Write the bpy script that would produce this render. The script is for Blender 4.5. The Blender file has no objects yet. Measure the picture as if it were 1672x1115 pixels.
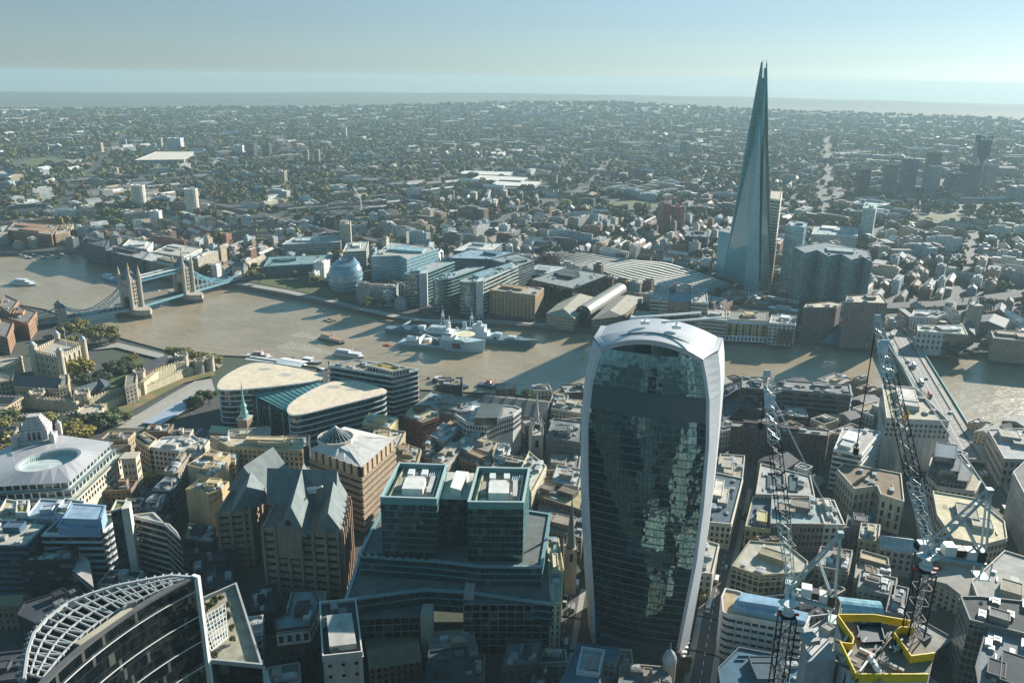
import bpy, bmesh, math, random
from math import sin, cos, pi, radians, sqrt, atan2, floor
from mathutils import Vector, Matrix, noise

S = bpy.context.scene
COL = S.collection
rnd = random.Random(7)

# ---------------------------------------------------------------- camera
CAM = Vector((48.42, 356.9, 286.41)); YAW, PITCH, ROLL, FPX = 3.085098, -0.3161318, 0.0135592, 1313.085
_F = Vector((sin(YAW)*cos(PITCH), cos(YAW)*cos(PITCH), sin(PITCH)))
_R = Vector((cos(YAW), -sin(YAW), 0)); _U = _R.cross(_F)
_R2 = _R*cos(ROLL)+_U*sin(ROLL); _U2 = _U*cos(ROLL)-_R*sin(ROLL)
cd = bpy.data.cameras.new("camera"); cam = bpy.data.objects.new("camera", cd); COL.objects.link(cam)
cam.matrix_world = Matrix(((_R2.x, _U2.x, -_F.x, CAM.x), (_R2.y, _U2.y, -_F.y, CAM.y), (_R2.z, _U2.z, -_F.z, CAM.z), (0, 0, 0, 1)))
cd.sensor_width = 36; cd.lens = 36*FPX/1672; cd.clip_start = 1; cd.clip_end = 60000
S.camera = cam

# ---------------------------------------------------------------- sky, sun, exposure
SUN_AZ, SUN_EL = radians(222), radians(21)      # compass azimuth of the sun, elevation
W = bpy.data.worlds.new("World"); S.world = W; W.use_nodes = True
wn = W.node_tree.nodes; wl = W.node_tree.links
sky = wn.new("ShaderNodeTexSky"); sky.sky_type = 'NISHITA'; sky.sun_disc = False
sky.sun_elevation = SUN_EL; sky.sun_rotation = SUN_AZ; sky.altitude = 100; sky.air_density = 1.0; sky.dust_density = .15; sky.ozone_density = 3.5
bg = wn["Background"]; bg.inputs[1].default_value = 0.038
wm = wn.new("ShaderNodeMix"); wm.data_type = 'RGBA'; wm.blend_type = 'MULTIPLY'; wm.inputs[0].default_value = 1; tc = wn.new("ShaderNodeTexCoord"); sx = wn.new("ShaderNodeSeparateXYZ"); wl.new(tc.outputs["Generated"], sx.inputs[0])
cr = wn.new("ShaderNodeValToRGB"); wl.new(sx.outputs[2], cr.inputs[0]); cr.color_ramp.elements[0].position = .09; cr.color_ramp.elements[0].color = (.72, .91, 1.02, 1); cr.color_ramp.elements[1].position = .40; cr.color_ramp.elements[1].color = (.52, 1.42, 1.72, 1); wl.new(cr.outputs[0], wm.inputs[7])  # upper dome, out of frame, tinted teal and boosted as added fill light
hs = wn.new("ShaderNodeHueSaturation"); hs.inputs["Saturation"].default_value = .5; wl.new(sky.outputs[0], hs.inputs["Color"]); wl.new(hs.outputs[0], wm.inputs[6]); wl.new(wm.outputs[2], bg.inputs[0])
sd = bpy.data.lights.new("sun", 'SUN'); sd.energy = 5.0; sd.angle = radians(0.53); sd.color = (1.0, 0.94, 0.84)
sun = bpy.data.objects.new("sun", sd); COL.objects.link(sun)
_sv = Vector((sin(SUN_AZ)*cos(SUN_EL), cos(SUN_AZ)*cos(SUN_EL), sin(SUN_EL)))
sun.rotation_euler = _sv.to_track_quat('Z', 'Y').to_euler()
S.view_settings.view_transform = 'Standard'; S.view_settings.look = 'None'; S.view_settings.gamma = 1.0
S.view_settings.use_curve_mapping = False; S.view_settings.exposure = 1.32
S.render.engine = 'CYCLES'
C = S.cycles
C.use_denoising = True; C.denoiser = 'OPENIMAGEDENOISE'; C.max_bounces = 6; C.diffuse_bounces = 2; C.glossy_bounces = 3
C.transmission_bounces = 4; C.volume_bounces = 1; C.transparent_max_bounces = 6; C.caustics_reflective = False; C.caustics_refractive = False
C.volume_max_steps = 64; C.use_adaptive_sampling = False

# ---------------------------------------------------------------- geometry helpers
def at(u, v, z):
    d = _F*FPX+_R2*(u-836)-_U2*(v-557.5)
    return CAM+d*((z-CAM.z)/d.z)
def pix(p):
    d = Vector(p)-CAM; z = d.dot(_F)
    return (836+FPX*d.dot(_R2)/z, 557.5-FPX*d.dot(_U2)/z) if z > 1 else (-9999, -9999)
def sm(a, b, x):
    t = min(1, max(0, (x-a)/(b-a))); return t*t*(3-2*t)
def lerp(a, b, t): return a+(b-a)*t
def interp(xs, ys, x):
    if x <= xs[0]: return ys[0]
    for i in range(1, len(xs)):
        if x <= xs[i]: return lerp(ys[i-1], ys[i], (x-xs[i-1])/(xs[i]-xs[i-1]))
    return ys[-1]
def ccw(p):
    a = sum(p[i][0]*p[(i+1) % len(p)][1]-p[(i+1) % len(p)][0]*p[i][1] for i in range(len(p)))
    return list(p) if a > 0 else list(reversed(p))
def area(p): return abs(sum(p[i][0]*p[(i+1) % len(p)][1]-p[(i+1) % len(p)][0]*p[i][1] for i in range(len(p))))/2
def cen(p): return (sum(a[0] for a in p)/len(p), sum(a[1] for a in p)/len(p))
def off(p, d):
    """offset a CCW polygon outward by d (negative: inward)"""
    n = len(p); r = []
    for i in range(n):
        a, b, c = Vector(p[i-1][:2]), Vector(p[i][:2]), Vector(p[(i+1) % n][:2])
        e1, e2 = (b-a).normalized(), (c-b).normalized()
        n1, n2 = Vector((e1.y, -e1.x)), Vector((e2.y, -e2.x))
        m = n1+n2; l = m.length
        if l < 1e-6: r.append(tuple(b+n1*d)); continue
        m /= l; k = min(2.5, 1/max(0.2, m.dot(n1)))
        q = b+m*d*k; r.append((q.x, q.y))
    return r
def inside(p, x, y):
    c = False; n = len(p); j = n-1
    for i in range(n):
        if (p[i][1] > y) != (p[j][1] > y) and x < (p[j][0]-p[i][0])*(y-p[i][1])/(p[j][1]-p[i][1])+p[i][0]: c = not c
        j = i
    return c

class MB:
    """collects faces; build() links them as one mesh object"""
    def __init__(s, o=(0, 0, 0)):
        s.v = []; s.f = []; s.m = []; s.uv = []; s.o = Vector(o); s.col = []
    def face(s, pts, m=0, uv=None, c=None):
        i = len(s.v); s.v += [tuple(Vector(p)-s.o) for p in pts]; s.f.append(tuple(range(i, i+len(pts)))); s.m.append(m)
        s.uv += uv if uv else [(p[0], p[1]) for p in pts]
        if c is not None: s.col += [c]*len(pts)
    def wall(s, a, b, z0, z1, m=0, u0=0.0, us=1, vs=1, c=None):
        l = sqrt((b[0]-a[0])**2+(b[1]-a[1])**2); n = max(1, round(l*us)) if us != 1 else l; h = (z1-z0)
        n2 = max(1, round(h*vs)) if vs != 1 else h
        s.face([(a[0], a[1], z0), (b[0], b[1], z0), (b[0], b[1], z1), (a[0], a[1], z1)], m, [(u0, 0), (u0+n, 0), (u0+n, n2), (u0, n2)], c)
        return u0+n
    def prism(s, p, z0, z1, mw=0, mt=None, top=True, bottom=False, us=1, vs=1, c=None, ct=None):
        p = ccw(p); u = 0
        for i in range(len(p)): u = s.wall(p[i], p[(i+1) % len(p)], z0, z1, mw, u, us, vs, c)
        if top: s.face([(a[0], a[1], z1) for a in p], mw if mt is None else mt, None, ct or c)
        if bottom: s.face([(a[0], a[1], z0) for a in reversed(p)], mw, None, c)
    def ringp(s, outer, inner, z0, z1, m=0):
        n = len(outer)
        for i in range(n):
            j = (i+1) % n; a, b, c, d = outer[i], outer[j], inner[j], inner[i]
            s.wall(a, b, z0, z1, m); s.wall(c, d, z0, z1, m)
            s.face([(a[0], a[1], z1), (b[0], b[1], z1), (c[0], c[1], z1), (d[0], d[1], z1)], m)
            s.face([(d[0], d[1], z0), (c[0], c[1], z0), (b[0], b[1], z0), (a[0], a[1], z0)], m)
    def box(s, c, sz, rz=0, m=0, rm=None):
        M = rm if rm else Matrix.Rotation(rz, 3, 'Z'); c = Vector(c); hx, hy, hz = sz[0]/2, sz[1]/2, sz[2]/2
        P = [c+M @ Vector((x*hx, y*hy, z*hz)) for z in (-1, 1) for x, y in ((-1, -1), (1, -1), (1, 1), (-1, 1))]
        for q in ((3, 2, 1, 0), (4, 5, 6, 7), (0, 1, 5, 4), (1, 2, 6, 5), (2, 3, 7, 6), (3, 0, 4, 7)): s.face([P[k] for k in q], m)
    def beam(s, a, b, w, h=None, m=0):
        a, b = Vector(a), Vector(b); d = b-a; l = d.length
        if l < 1e-5: return
        s.box((a+b)/2, (w, h or w, l), m=m, rm=d.to_track_quat('Z', 'Y').to_matrix())
    def tube(s, a, b, r0, r1=None, n=8, m=0, cap=True):
        a, b = Vector(a), Vector(b); r1 = r0 if r1 is None else r1
        M = (b-a).to_track_quat('Z', 'Y').to_matrix()
        A = [a+M @ Vector((cos(2*pi*k/n)*r0, sin(2*pi*k/n)*r0, 0)) for k in range(n)]
        B = [b+M @ Vector((cos(2*pi*k/n)*r1, sin(2*pi*k/n)*r1, 0)) for k in range(n)]
        for k in range(n):
            j = (k+1) % n
            if r1 > 1e-4: s.face([A[k], A[j], B[j], B[k]], m)
            else: s.face([A[k], A[j], B[k]], m)
        if cap:
            if r1 > 1e-4: s.face(B, m)
            s.face(A[::-1], m)
    def lathe(s, c, prof, n=20, m=0):
        """prof: list of (radius, z) from bottom to top about the vertical through c"""
        for (r0, z0), (r1, z1) in zip(prof, prof[1:]):
            for k in range(n):
                a0, a1 = 2*pi*k/n, 2*pi*(k+1)/n
                q = [(c[0]+r0*cos(a0), c[1]+r0*sin(a0), z0), (c[0]+r0*cos(a1), c[1]+r0*sin(a1), z0), (c[0]+r1*cos(a1), c[1]+r1*sin(a1), z1), (c[0]+r1*cos(a0), c[1]+r1*sin(a0), z1)]
                if r0 < 1e-4: q = [q[0], q[2], q[3]]
                elif r1 < 1e-4: q = q[:3]
                s.face(q, m, [(k*1.0, z0), (k+1.0, z0), (k+1.0, z1), (k*1.0, z1)][:len(q)])
    def loft(s, A, B, m=0, closed=True, us=1.0, v0=0, v1=1):
        n = len(A)
        for k in range(n if closed else n-1):
            j = (k+1) % n; s.face([A[k], A[j], B[j], B[k]], m, [(k*us, v0), ((k+1)*us, v0), ((k+1)*us, v1), (k*us, v1)])
    def build(s, name, mats, parent=None, color=None, smooth=False):
        me = bpy.data.meshes.new(name); me.from_pydata(s.v, [], s.f)
        for q in (mats if isinstance(mats, (list, tuple)) else [mats]): me.materials.append(q)
        me.polygons.foreach_set("material_index", s.m)
        uvl = me.uv_layers.new(name="UVMap"); uvl.data.foreach_set("uv", [x for p in s.uv for x in (p[0], p[1])])
        if s.col:
            ca = me.color_attributes.new("Col", 'FLOAT_COLOR', 'CORNER'); ca.data.foreach_set("color", [x for q in s.col for x in (q[0], q[1], q[2], 1.0)])
        if smooth: me.polygons.foreach_set("use_smooth", [True]*len(s.f))
        me.update()
        return link(name, me, parent, s.o, color)
def link(name, me, parent=None, loc=(0, 0, 0), color=None):
    o = bpy.data.objects.new(name, me); COL.objects.link(o)
    loc = Vector(loc)
    if parent is not None: o.parent = parent; loc = loc-parent_loc(parent)
    o.location = loc
    if color: o.color = (color[0], color[1], color[2], 1)
    return o
def parent_loc(p):
    l = Vector(p.location)
    while p.parent: p = p.parent; l += Vector(p.location)
    return l
def tag(o, label, cat, group=None):
    o["label"] = label; o["category"] = cat
    if group: o["group"] = group
    return o
def thing(name, label, cat, loc=(0, 0, 0), group=None):
    o = bpy.data.objects.new(name, None); COL.objects.link(o); o.location = loc; o.empty_display_size = 2
    return tag(o, label, cat, group)
def kind(o, k): o["kind"] = k; return o
def setc(o, c): o.color = (c[0], c[1], c[2], 1); return o

# ---------------------------------------------------------------- materials
class NT:
    def __init__(s, name):
        s.mat = bpy.data.materials.new(name); s.mat.use_nodes = True; s.t = s.mat.node_tree; s.b = s.t.nodes["Principled BSDF"]; s.n = s.t.nodes
    def nd(s, typ, **kw):
        n = s.n.new("ShaderNode"+typ)
        for k, v in kw.items():
            if k.startswith("i_"):
                key = k[2:]; n.inputs[int(key) if key.isdigit() else key].default_value = v
            else: setattr(n, k, v)
        return n
    def ln(s, a, b): s.t.links.new(a, b)
    def math(s, op, a, b=None, cl=False):
        n = s.n.new("ShaderNodeMath"); n.operation = op; n.use_clamp = cl
        for i, x in enumerate((a, b)):
            if x is None: continue
            if hasattr(x, "is_output"): s.ln(x, n.inputs[i])
            else: n.inputs[i].default_value = x
        return n.outputs[0]
    def mix(s, f, a, b, bt='MIX'):
        n = s.n.new("ShaderNodeMix"); n.data_type = 'RGBA'; n.blend_type = bt
        for i, x in ((0, f), (6, a), (7, b)):
            if hasattr(x, "is_output"): s.ln(x, n.inputs[i])
            else: n.inputs[i].default_value = x if i == 0 else (x[0], x[1], x[2], 1)
        return n.outputs[2]
    def noise(s, scale, detail=3, vec=None, rough=.55):
        n = s.nd("TexNoise", i_Scale=scale, i_Detail=detail, i_Roughness=rough)
        if vec is not None: s.ln(vec, n.inputs["Vector"])
        return n.outputs[0]
    def pos(s): return s.nd("NewGeometry").outputs["Position"]
    def ramp(s, f, stops):
        n = s.nd("ValToRGB"); e = n.color_ramp.elements
        while len(e) < len(stops): e.new(0.5)
        for q, (p, c) in zip(e, stops): q.position = p; q.color = (c[0], c[1], c[2], 1)
        s.ln(f, n.inputs[0]); return n.outputs[0]
    def objcol(s): return s.nd("ObjectInfo").outputs["Color"]
    def base(s, c): s.ln(c, s.b.inputs["Base Color"])
    def p(s, **kw):
        for k, v in kw.items(): s.b.inputs[k.replace("_", " ")].default_value = v
        return s.mat
    def bump(s, h, strength=.3, dist=.5):
        n = s.nd("Bump", i_Strength=strength, i_Distance=dist); s.ln(h, n.inputs["Height"]); s.ln(n.outputs[0], s.b.inputs["Normal"])

def m_plain(name, c=None, rough=.75, var=.35, scale=.25, metal=0.0, streak=False, spec=.4):
    t = NT(name); base = t.objcol() if c is None else None
    pos = t.pos(); n1 = t.noise(scale, 4, pos); 
    if streak:
        mp = t.nd("Mapping"); mp.inputs["Scale"].default_value = (1, 1, .12); t.ln(pos, mp.inputs[0]); n1 = t.noise(.6, 4, mp.outputs[0])
    n2 = t.noise(scale*7, 2, pos)
    f = t.math('ADD', t.math('MULTIPLY', n1, .7), t.math('MULTIPLY', n2, .3))
    r = t.ramp(f, [(.25, (1-var,)*3), (.72, (1+var*.35,)*3)])
    t.base(t.mix(1.0, base if base is not None else c, r, 'MULTIPLY'))
    t.p(Roughness=rough, Metallic=metal); t.b.inputs["Specular IOR Level"].default_value = spec
    return t.mat
def m_facade(name, wu, wv, glass=(.012, .02, .024), grough=.12, vc=False, mull=0, ledge=True):
    """wall with window openings; UV counts bays and storeys"""
    t = NT(name); uv = t.nd("UVMap").outputs[0]; sp = t.nd("SeparateXYZ"); t.ln(uv, sp.inputs[0])
    u, v = sp.outputs[0], sp.outputs[1]
    fu, fv = t.math('FRACT', u), t.math('FRACT', v)
    mu = t.math('LESS_THAN', t.math('ABSOLUTE', t.math('SUBTRACT', fu, .5)), wu/2)
    mv = t.math('LESS_THAN', t.math('ABSOLUTE', t.math('SUBTRACT', fv, .52)), wv/2)
    mask = t.math('MULTIPLY', mu, mv)
    cb = t.nd("CombineXYZ"); t.ln(t.math('FLOOR', u), cb.inputs[0]); t.ln(t.math('FLOOR', v), cb.inputs[1])
    oi = t.nd("ObjectInfo"); t.ln(oi.outputs["Random"], cb.inputs[2])
    wnz = t.nd("TexWhiteNoise"); t.ln(cb.outputs[0], wnz.inputs[0]); r = wnz.outputs[0]
    pos = t.pos(); n = t.noise(.15, 4, pos)
    if vc: wallc = t.nd("VertexColor", layer_name="Col").outputs[0]
    else: wallc = oi.outputs["Color"]
    wallc = t.mix(1.0, wallc, t.ramp(n, [(.3, (.72,)*3), (.7, (1.08,)*3)]), 'MULTIPLY')
    if ledge: wallc = t.mix(t.math('MULTIPLY', t.math('LESS_THAN', fv, .1), .3), wallc, (.02, .02, .02))
    gl = t.mix(t.math('MULTIPLY', t.math('GREATER_THAN', r, .86), .5), glass, (.30, .28, .24))
    gl = t.mix(t.math('MULTIPLY', r, .5), gl, (.03, .05, .06))
    t.base(t.mix(mask, wallc, gl))
    t.ln(t.math('ADD', t.math('MULTIPLY', mask, grough-.8), .8), t.b.inputs["Roughness"])
    t.ln(t.math('ADD', t.math('MULTIPLY', mask, .45), .35), t.b.inputs["Specular IOR Level"])
    return t.mat
def m_glass(name, c, fu=.08, fv=.12, line=(.03, .04, .04), rough=.06, ior=2.0, wob=.25, wscale=.08, var=.5, metal=.0, tilt=.012):
    """curtain wall: reflective panes in a thin grid, each pane very slightly out of true; UV counts panes and storeys"""
    t = NT(name); uv = t.nd("UVMap").outputs[0]; sp = t.nd("SeparateXYZ"); t.ln(uv, sp.inputs[0])
    u, v = sp.outputs[0], sp.outputs[1]
    m = t.math('MAXIMUM', t.math('LESS_THAN', t.math('FRACT', u), fu), t.math('LESS_THAN', t.math('FRACT', v), fv))
    cb = t.nd("CombineXYZ"); t.ln(t.math('FLOOR', u), cb.inputs[0]); t.ln(t.math('FLOOR', v), cb.inputs[1])
    wnz = t.nd("TexWhiteNoise"); t.ln(cb.outputs[0], wnz.inputs[0])
    g = t.mix(t.math('MULTIPLY', wnz.outputs[0], var), c, (c[0]*.25, c[1]*.3, c[2]*.3))
    g = t.mix(t.math('MULTIPLY', t.math('GREATER_THAN', wnz.outputs[0], .93), .35), g, (.25, .26, .22))
    t.base(t.mix(m, g, line)); t.ln(t.math('ADD', t.math('MULTIPLY', m, .4), rough), t.b.inputs["Roughness"])
    t.b.inputs["IOR"].default_value = ior; t.b.inputs["Metallic"].default_value = metal
    pos = t.pos(); h = t.math('ADD', t.math('MULTIPLY', t.noise(wscale, 2, pos), 6), t.math('MULTIPLY', wnz.outputs[0], .0))
    t.bump(h, wob, 1.0)
    if tilt:
        bn = t.b.inputs["Normal"].links[0].from_socket; v1 = t.nd("VectorMath", operation='SUBTRACT'); t.ln(wnz.outputs[1], v1.inputs[0]); v1.inputs[1].default_value = (.5, .5, .5)
        v2 = t.nd("VectorMath", operation='SCALE'); t.ln(v1.outputs[0], v2.inputs[0]); v2.inputs["Scale"].default_value = tilt*2
        v3 = t.nd("VectorMath", operation='ADD'); t.ln(bn, v3.inputs[0]); t.ln(v2.outputs[0], v3.inputs[1]); v4 = t.nd("VectorMath", operation='NORMALIZE'); t.ln(v3.outputs[0], v4.inputs[0]); t.ln(v4.outputs[0], t.b.inputs["Normal"])
    return t.mat
def m_bands(name, c, fv=.35, glass=(.012, .03, .034), vert=.0):
    """ribbon windows between spandrels; wall colour from the object"""
    return m_facade(name, 1.0-vert, 1-fv, glass, .1)

M = {}
M['plain'] = m_plain('plain_surface'); M['stone'] = m_plain('weathered_stone', None, .85, .5, .12, streak=True)
M['smooth'] = m_plain('painted_metal', None, .38, .15, .1, spec=.5)
M['roof'] = m_plain('flat_roof', None, .9, .55, .18)
M['punch'] = m_facade('punched_windows', .5, .56); M['punchvc'] = m_facade('distant_windows', .5, .5, vc=True)
M['slot'] = m_facade('slot_windows', .34, .66); M['band'] = m_facade('ribbon_windows', 1.0, .55); M['grid'] = m_facade('window_grid', .8, .72)
M['pane'] = m_plain('window_glass', (.012, .022, .026), .1, .5, .6, spec=.7)
M['teal'] = m_glass('teal_curtain_wall', (.006, .045, .045)); M['blue'] = m_glass('blue_curtain_wall', (.02, .07, .10), ior=2.0)
M['dark'] = m_glass('dark_curtain_wall', (.004, .008, .010), .04, .06, (.012, .016, .018), ior=1.8)
M['pale'] = m_glass('pale_curtain_wall', (.17, .36, .42), .06, .1, (.30, .42, .45), ior=1.8)
M['white'] = m_plain('white_paint', (.78, .78, .75), .45, .12, .1)
M['black'] = m_plain('black_paint', (.012, .013, .014), .5, .3, .5)
M['yellow'] = m_plain('yellow_paint', (.66, .45, .02), .5, .3, .4); M['red'] = m_plain('red_paint', (.55, .04, .02), .5, .2, .4)
M['gold'] = m_plain('gilding', (.75, .42, .06), .3, .2, .5, metal=.7)
M['copper'] = m_plain('green_copper', (.22, .42, .36), .7, .35, .3)
M['mirror'] = m_glass('mirror_curtain_wall', (.27, .41, .41), .07, .12, (.16, .24, .24), .05, 2.0, .08, .12, .8, .0, .03)
def m_seam(name, pitch=1.6):
    """standing-seam metal roof; UV across the seams"""
    t = NT(name); uv = t.nd("UVMap").outputs[0]; sp = t.nd("SeparateXYZ"); t.ln(uv, sp.inputs[0])
    m = t.math('LESS_THAN', t.math('FRACT', t.math('MULTIPLY', sp.outputs[0], 1/pitch)), .2)
    n = t.ramp(t.noise(.2, 4, t.pos()), [(.3, (.75,)*3), (.7, (1.1,)*3)])
    c = t.mix(1.0, t.objcol(), n, 'MULTIPLY'); t.base(t.mix(t.math('MULTIPLY', m, .45), c, (.05, .06, .06)))
    t.bump(m, .5, .15); t.b.inputs['Specular IOR Level'].default_value = .15; t.p(Roughness=.75); return t.mat
M['seam'] = m_seam('seamed_metal_roof')
# ---------------------------------------------------------------- ground, river, roads, hills
NB = [(2600, -1500), (1500, -900), (1000, -690)]+[at(u, v, 0)[:2] for u, v in ((75, 512), (200, 560), (290, 585), (400, 590), (530, 610), (690, 645), (950, 660), (1180, 640), (1400, 645), (1590, 715), (1672, 707))]+[(-700, -260), (-1800, -60), (-3500, 100)]
SB = [(2600, -1900), (1600, -1250)]+[at(u, v, 0)[:2] for u, v in ((0, 418), (130, 415), (195, 440), (290, 458), (400, 473), (560, 505), (700, 525), (800, 532), (960, 545), (1180, 556), (1330, 562), (1440, 572), (1600, 583), (1672, 590))]+[(-900, -420), (-1800, -360), (-3500, -300)]
def yon(P, x):
    for (x0, y0), (x1, y1) in zip(P, P[1:]):
        if x1 <= x <= x0: return lerp(y1, y0, (x-x1)/(x0-x1))
    return P[0][1] if x > P[0][0] else P[-1][1]
def ynb(x): return yon(NB, x)
def ysb(x): return yon(SB, x)
def hills(x, y):
    r = sqrt((x-CAM.x)**2+(y-CAM.y)**2)
    if r < 3000: return 0
    az = atan2(-(x-CAM.x), -(y-CAM.y))              # 0 = due south, positive to the west (right)
    n = noise.fractal(Vector((x/2600, y/2600, 1.7)), 1.0, 2.0, 3)
    h = 12*sm(3000, 6000, r)*(1+n)
    h += (74+18*n)*math.exp(-((r-7600)/1500)**2)*interp([-.55, -.25, -.08, .05, .25, .5], [.12, .3, .85, 1.0, .75, .6], az)
    h += (72+26*n)*math.exp(-((r-12000)/1700)**2)*interp([-.55, -.3, 0, .3, .55], [.55, .75, .92, .9, .95], az)
    return h-r*r/(2*7.4e6)*sm(2500, 6000, r)
def G(x, y):
    if y > ynb(x): return 5+9*sm(25, 300, y-ynb(x))
    return 5+hills(x, y)
rows_n = [0, 12, 30, 60, 100, 150, 200, 250, 300, 420, 700, 1500, 4000, 9000, 13000]
def sheet(name, pts_rows, mat):
    mb = MB()
    for A, B in zip(pts_rows, pts_rows[1:]):
        for k in range(len(A)-1): mb.face([A[k], A[k+1], B[k+1], B[k]], 0)
    o = mb.build(name, mat, smooth=True); return kind(o, "structure")
def dense(P, step=60):
    r = []
    for (x0, y0), (x1, y1) in zip(P, P[1:]):
        n = max(1, int(sqrt((x1-x0)**2+(y1-y0)**2)/step))
        r += [(lerp(x0, x1, k/n), lerp(y0, y1, k/n)) for k in range(n)]
    return r+[tuple(P[-1])]
# ground material: asphalt and paving, grey-brown, patches of green
t = NT('city_ground'); pos = t.pos()
n1 = t.noise(.02, 5, pos); n2 = t.noise(.3, 3, pos); n3 = t.noise(.004, 4, pos)
c = t.ramp(n2, [(.3, (.035, .037, .04)), (.6, (.058, .057, .055)), (.75, (.10, .097, .09))])
c = t.mix(t.math('MULTIPLY', t.ramp(n1, [(.48, (0,)*3), (.56, (1,)*3)]), .75), c, (.035, .055, .022))
t.base(c); M['ground'] = t.p(Roughness=.9)
t = NT('far_land'); pos = t.pos(); n1 = t.noise(.012, 6, pos, .65); n2 = t.noise(.0011, 4, pos)
c = t.ramp(n1, [(.35, (.022, .034, .016)), (.5, (.045, .055, .03)), (.58, (.11, .105, .09)), (.64, (.03, .04, .025)), (.72, (.22, .2, .17))])
c = t.mix(t.math('MULTIPLY', t.ramp(n2, [(.5, (0,)*3), (.62, (1,)*3)]), .8), c, (.03, .045, .02))
t.base(c); M['farland'] = t.p(Roughness=.95)
t = NT('embankment_stone'); n1 = t.noise(.5, 4, t.pos()); t.base(t.ramp(n1, [(.3, (.07, .07, .062)), (.7, (.17, .16, .14))])); M['bank'] = t.p(Roughness=.9)
DN = dense(NB, 25); DS = dense(SB, 25)
sheet('ground', [[(x, y+d, 5+9*sm(25, 300, d)) for x, y in DN] for d in rows_n], M['ground'])
rs = [0, 40, 120, 300, 700, 1400, 2100]
sheet('south_ground', [[(x*(1+d/3500), y-d, G(x*(1+d/3500), y-d) if d > 0 else 5) for x, y in DS] for d in rs], M['ground'])
# far terrain: polar grid about the camera, lying under the near sheet where both meet
R_ = [2300+i*180 for i in range(20)]+[5900+i*260 for i in range(26)]+[12800, 13400]
pr = []
for r in R_:
    row = []
    for k in range(121):
        az = -1.05+2.1*k/120; x, y = CAM.x-r*sin(az), CAM.y-r*cos(az)
        row.append((x, y, 5+hills(x, y)-(1.5 if r < 2450 else -.3)))
    pr.append(row)
SPL = next(i for i, q in enumerate(R_) if q > 8600)
sheet('hills', pr[:SPL+1], M['farland'])
t = NT('far_woodland'); pos = t.pos(); n1 = t.noise(.006, 5, pos, .65); t.base(t.ramp(n1, [(.4, (.010, .020, .010)), (.56, (.03, .042, .02)), (.66, (.09, .09, .06))])); M['wood'] = t.p(Roughness=.95)
sheet('far_ridge', pr[SPL:], M['wood'])
for nm, D in (('north_embankment', DN), ('south_embankment', DS)):
    mb = MB()
    for (a, b) in zip(D, D[1:]):
        q = [(a[0], a[1], -3), (b[0], b[1], -3), (b[0], b[1], 6.1), (a[0], a[1], 6.1)]
        mb.face(q, 0); s = .9 if nm[0] == 'n' else -.9
        A, B = (a[0], a[1]+s, 6.1), (b[0], b[1]+s, 6.1)
        mb.face([q[3], q[2], B, A], 0); mb.face([A, B, (B[0], B[1], 4.5), (A[0], A[1], 4.5)], 0)
    o = mb.build(nm, M['bank']); kind(o, "structure")
# river: silty water with wind ripples
t = NT('river_water'); pos = t.pos(); mp = t.nd("Mapping"); mp.inputs["Scale"].default_value = (1, 2.2, 1); mp.inputs["Rotation"].default_value = (0, 0, .25); t.ln(pos, mp.inputs[0])
n1 = t.noise(.11, 4, mp.outputs[0], .6); n2 = t.noise(.012, 4, pos); n4 = t.noise(.035, 3, mp.outputs[0])
t.base(t.ramp(n2, [(.35, (.245, .192, .118)), (.65, (.315, .252, .172))]))
h = t.math('ADD', t.math('MULTIPLY', n1, .7), t.math('MULTIPLY', n4, 1.3)); t.bump(h, .5, 1.8); M['water'] = t.p(Roughness=.24, IOR=1.33)
mb = MB(); mb.face([(-5000, -2500, 0), (5000, -2500, 0), (5000, 600, 0), (-5000, 600, 0)]); kind(mb.build('river_water', M['water']), "structure")
# haze
t = NT('haze_air'); t.n.remove(t.b); vp = t.nd("VolumePrincipled"); vp.inputs["Color"].default_value = (.36, .505, .555, 1)
vp.inputs["Density"].default_value = 0.8e-4; vp.inputs["Anisotropy"].default_value = .15
t.ln(vp.outputs[0], t.n["Material Output"].inputs["Volume"]); M['haze'] = t.mat
vp.inputs['Density Attribute'].default_value = ''
try: t.mat.cycles.homogeneous_volume = True
except Exception: pass
mb = MB(); mb.prism([(-14000, -13600), (14000, -13600), (14000, 14000), (-14000, 14000)], -60, 313, bottom=True); kind(mb.build('haze', M['haze']), "stuff")
# ---------------------------------------------------------------- building kit
FOOT = []                      # footprints already taken: (polygon, bbox)
def take(p, grow=3):
    q = off(ccw(p), grow); xs = [a[0] for a in q]; ys = [a[1] for a in q]; FOOT.append((q, (min(xs), min(ys), max(xs), max(ys))))
def free(x, y, pad=0):
    for q, b in FOOT:
        if b[0]-pad <= x <= b[2]+pad and b[1]-pad <= y <= b[3]+pad and inside(q, x, y): return False
    return True
def px_poly(s, z):
    """'x,y x,y ...' photo points at height z -> ground plan; three points make a parallelogram"""
    P = [at(*[float(t) for t in q.split(',')], z) for q in s.split()] if isinstance(s, str) else [at(*q, z) for q in s]
    P = [(p.x, p.y) for p in P]
    if len(P) == 3: P.append((P[0][0]+P[2][0]-P[1][0], P[0][1]+P[2][1]-P[1][1]))
    return ccw(P)
def unit_mesh(name, mat, fn):
    mb = MB(); fn(mb); o = mb.build(name, mat); me = o.data; bpy.data.objects.remove(o); return me
ME = {}
ME['pane'] = unit_mesh('window', M['pane'], lambda b: b.box((0, 0, 0), (1, 1, 1)))
def _ahu(b):
    b.box((0, 0, .5), (1, 1, .86)); b.box((0, 0, .03), (1.08, 1.08, .06)); b.box((.26, 0, .97), (.34, .6, .1)); b.box((-.26, 0, .97), (.34, .6, .1)); b.box((0, .52, .5), (.7, .05, .5))
ME['ahu'] = unit_mesh('air_handler', M['smooth'], _ahu)
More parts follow.
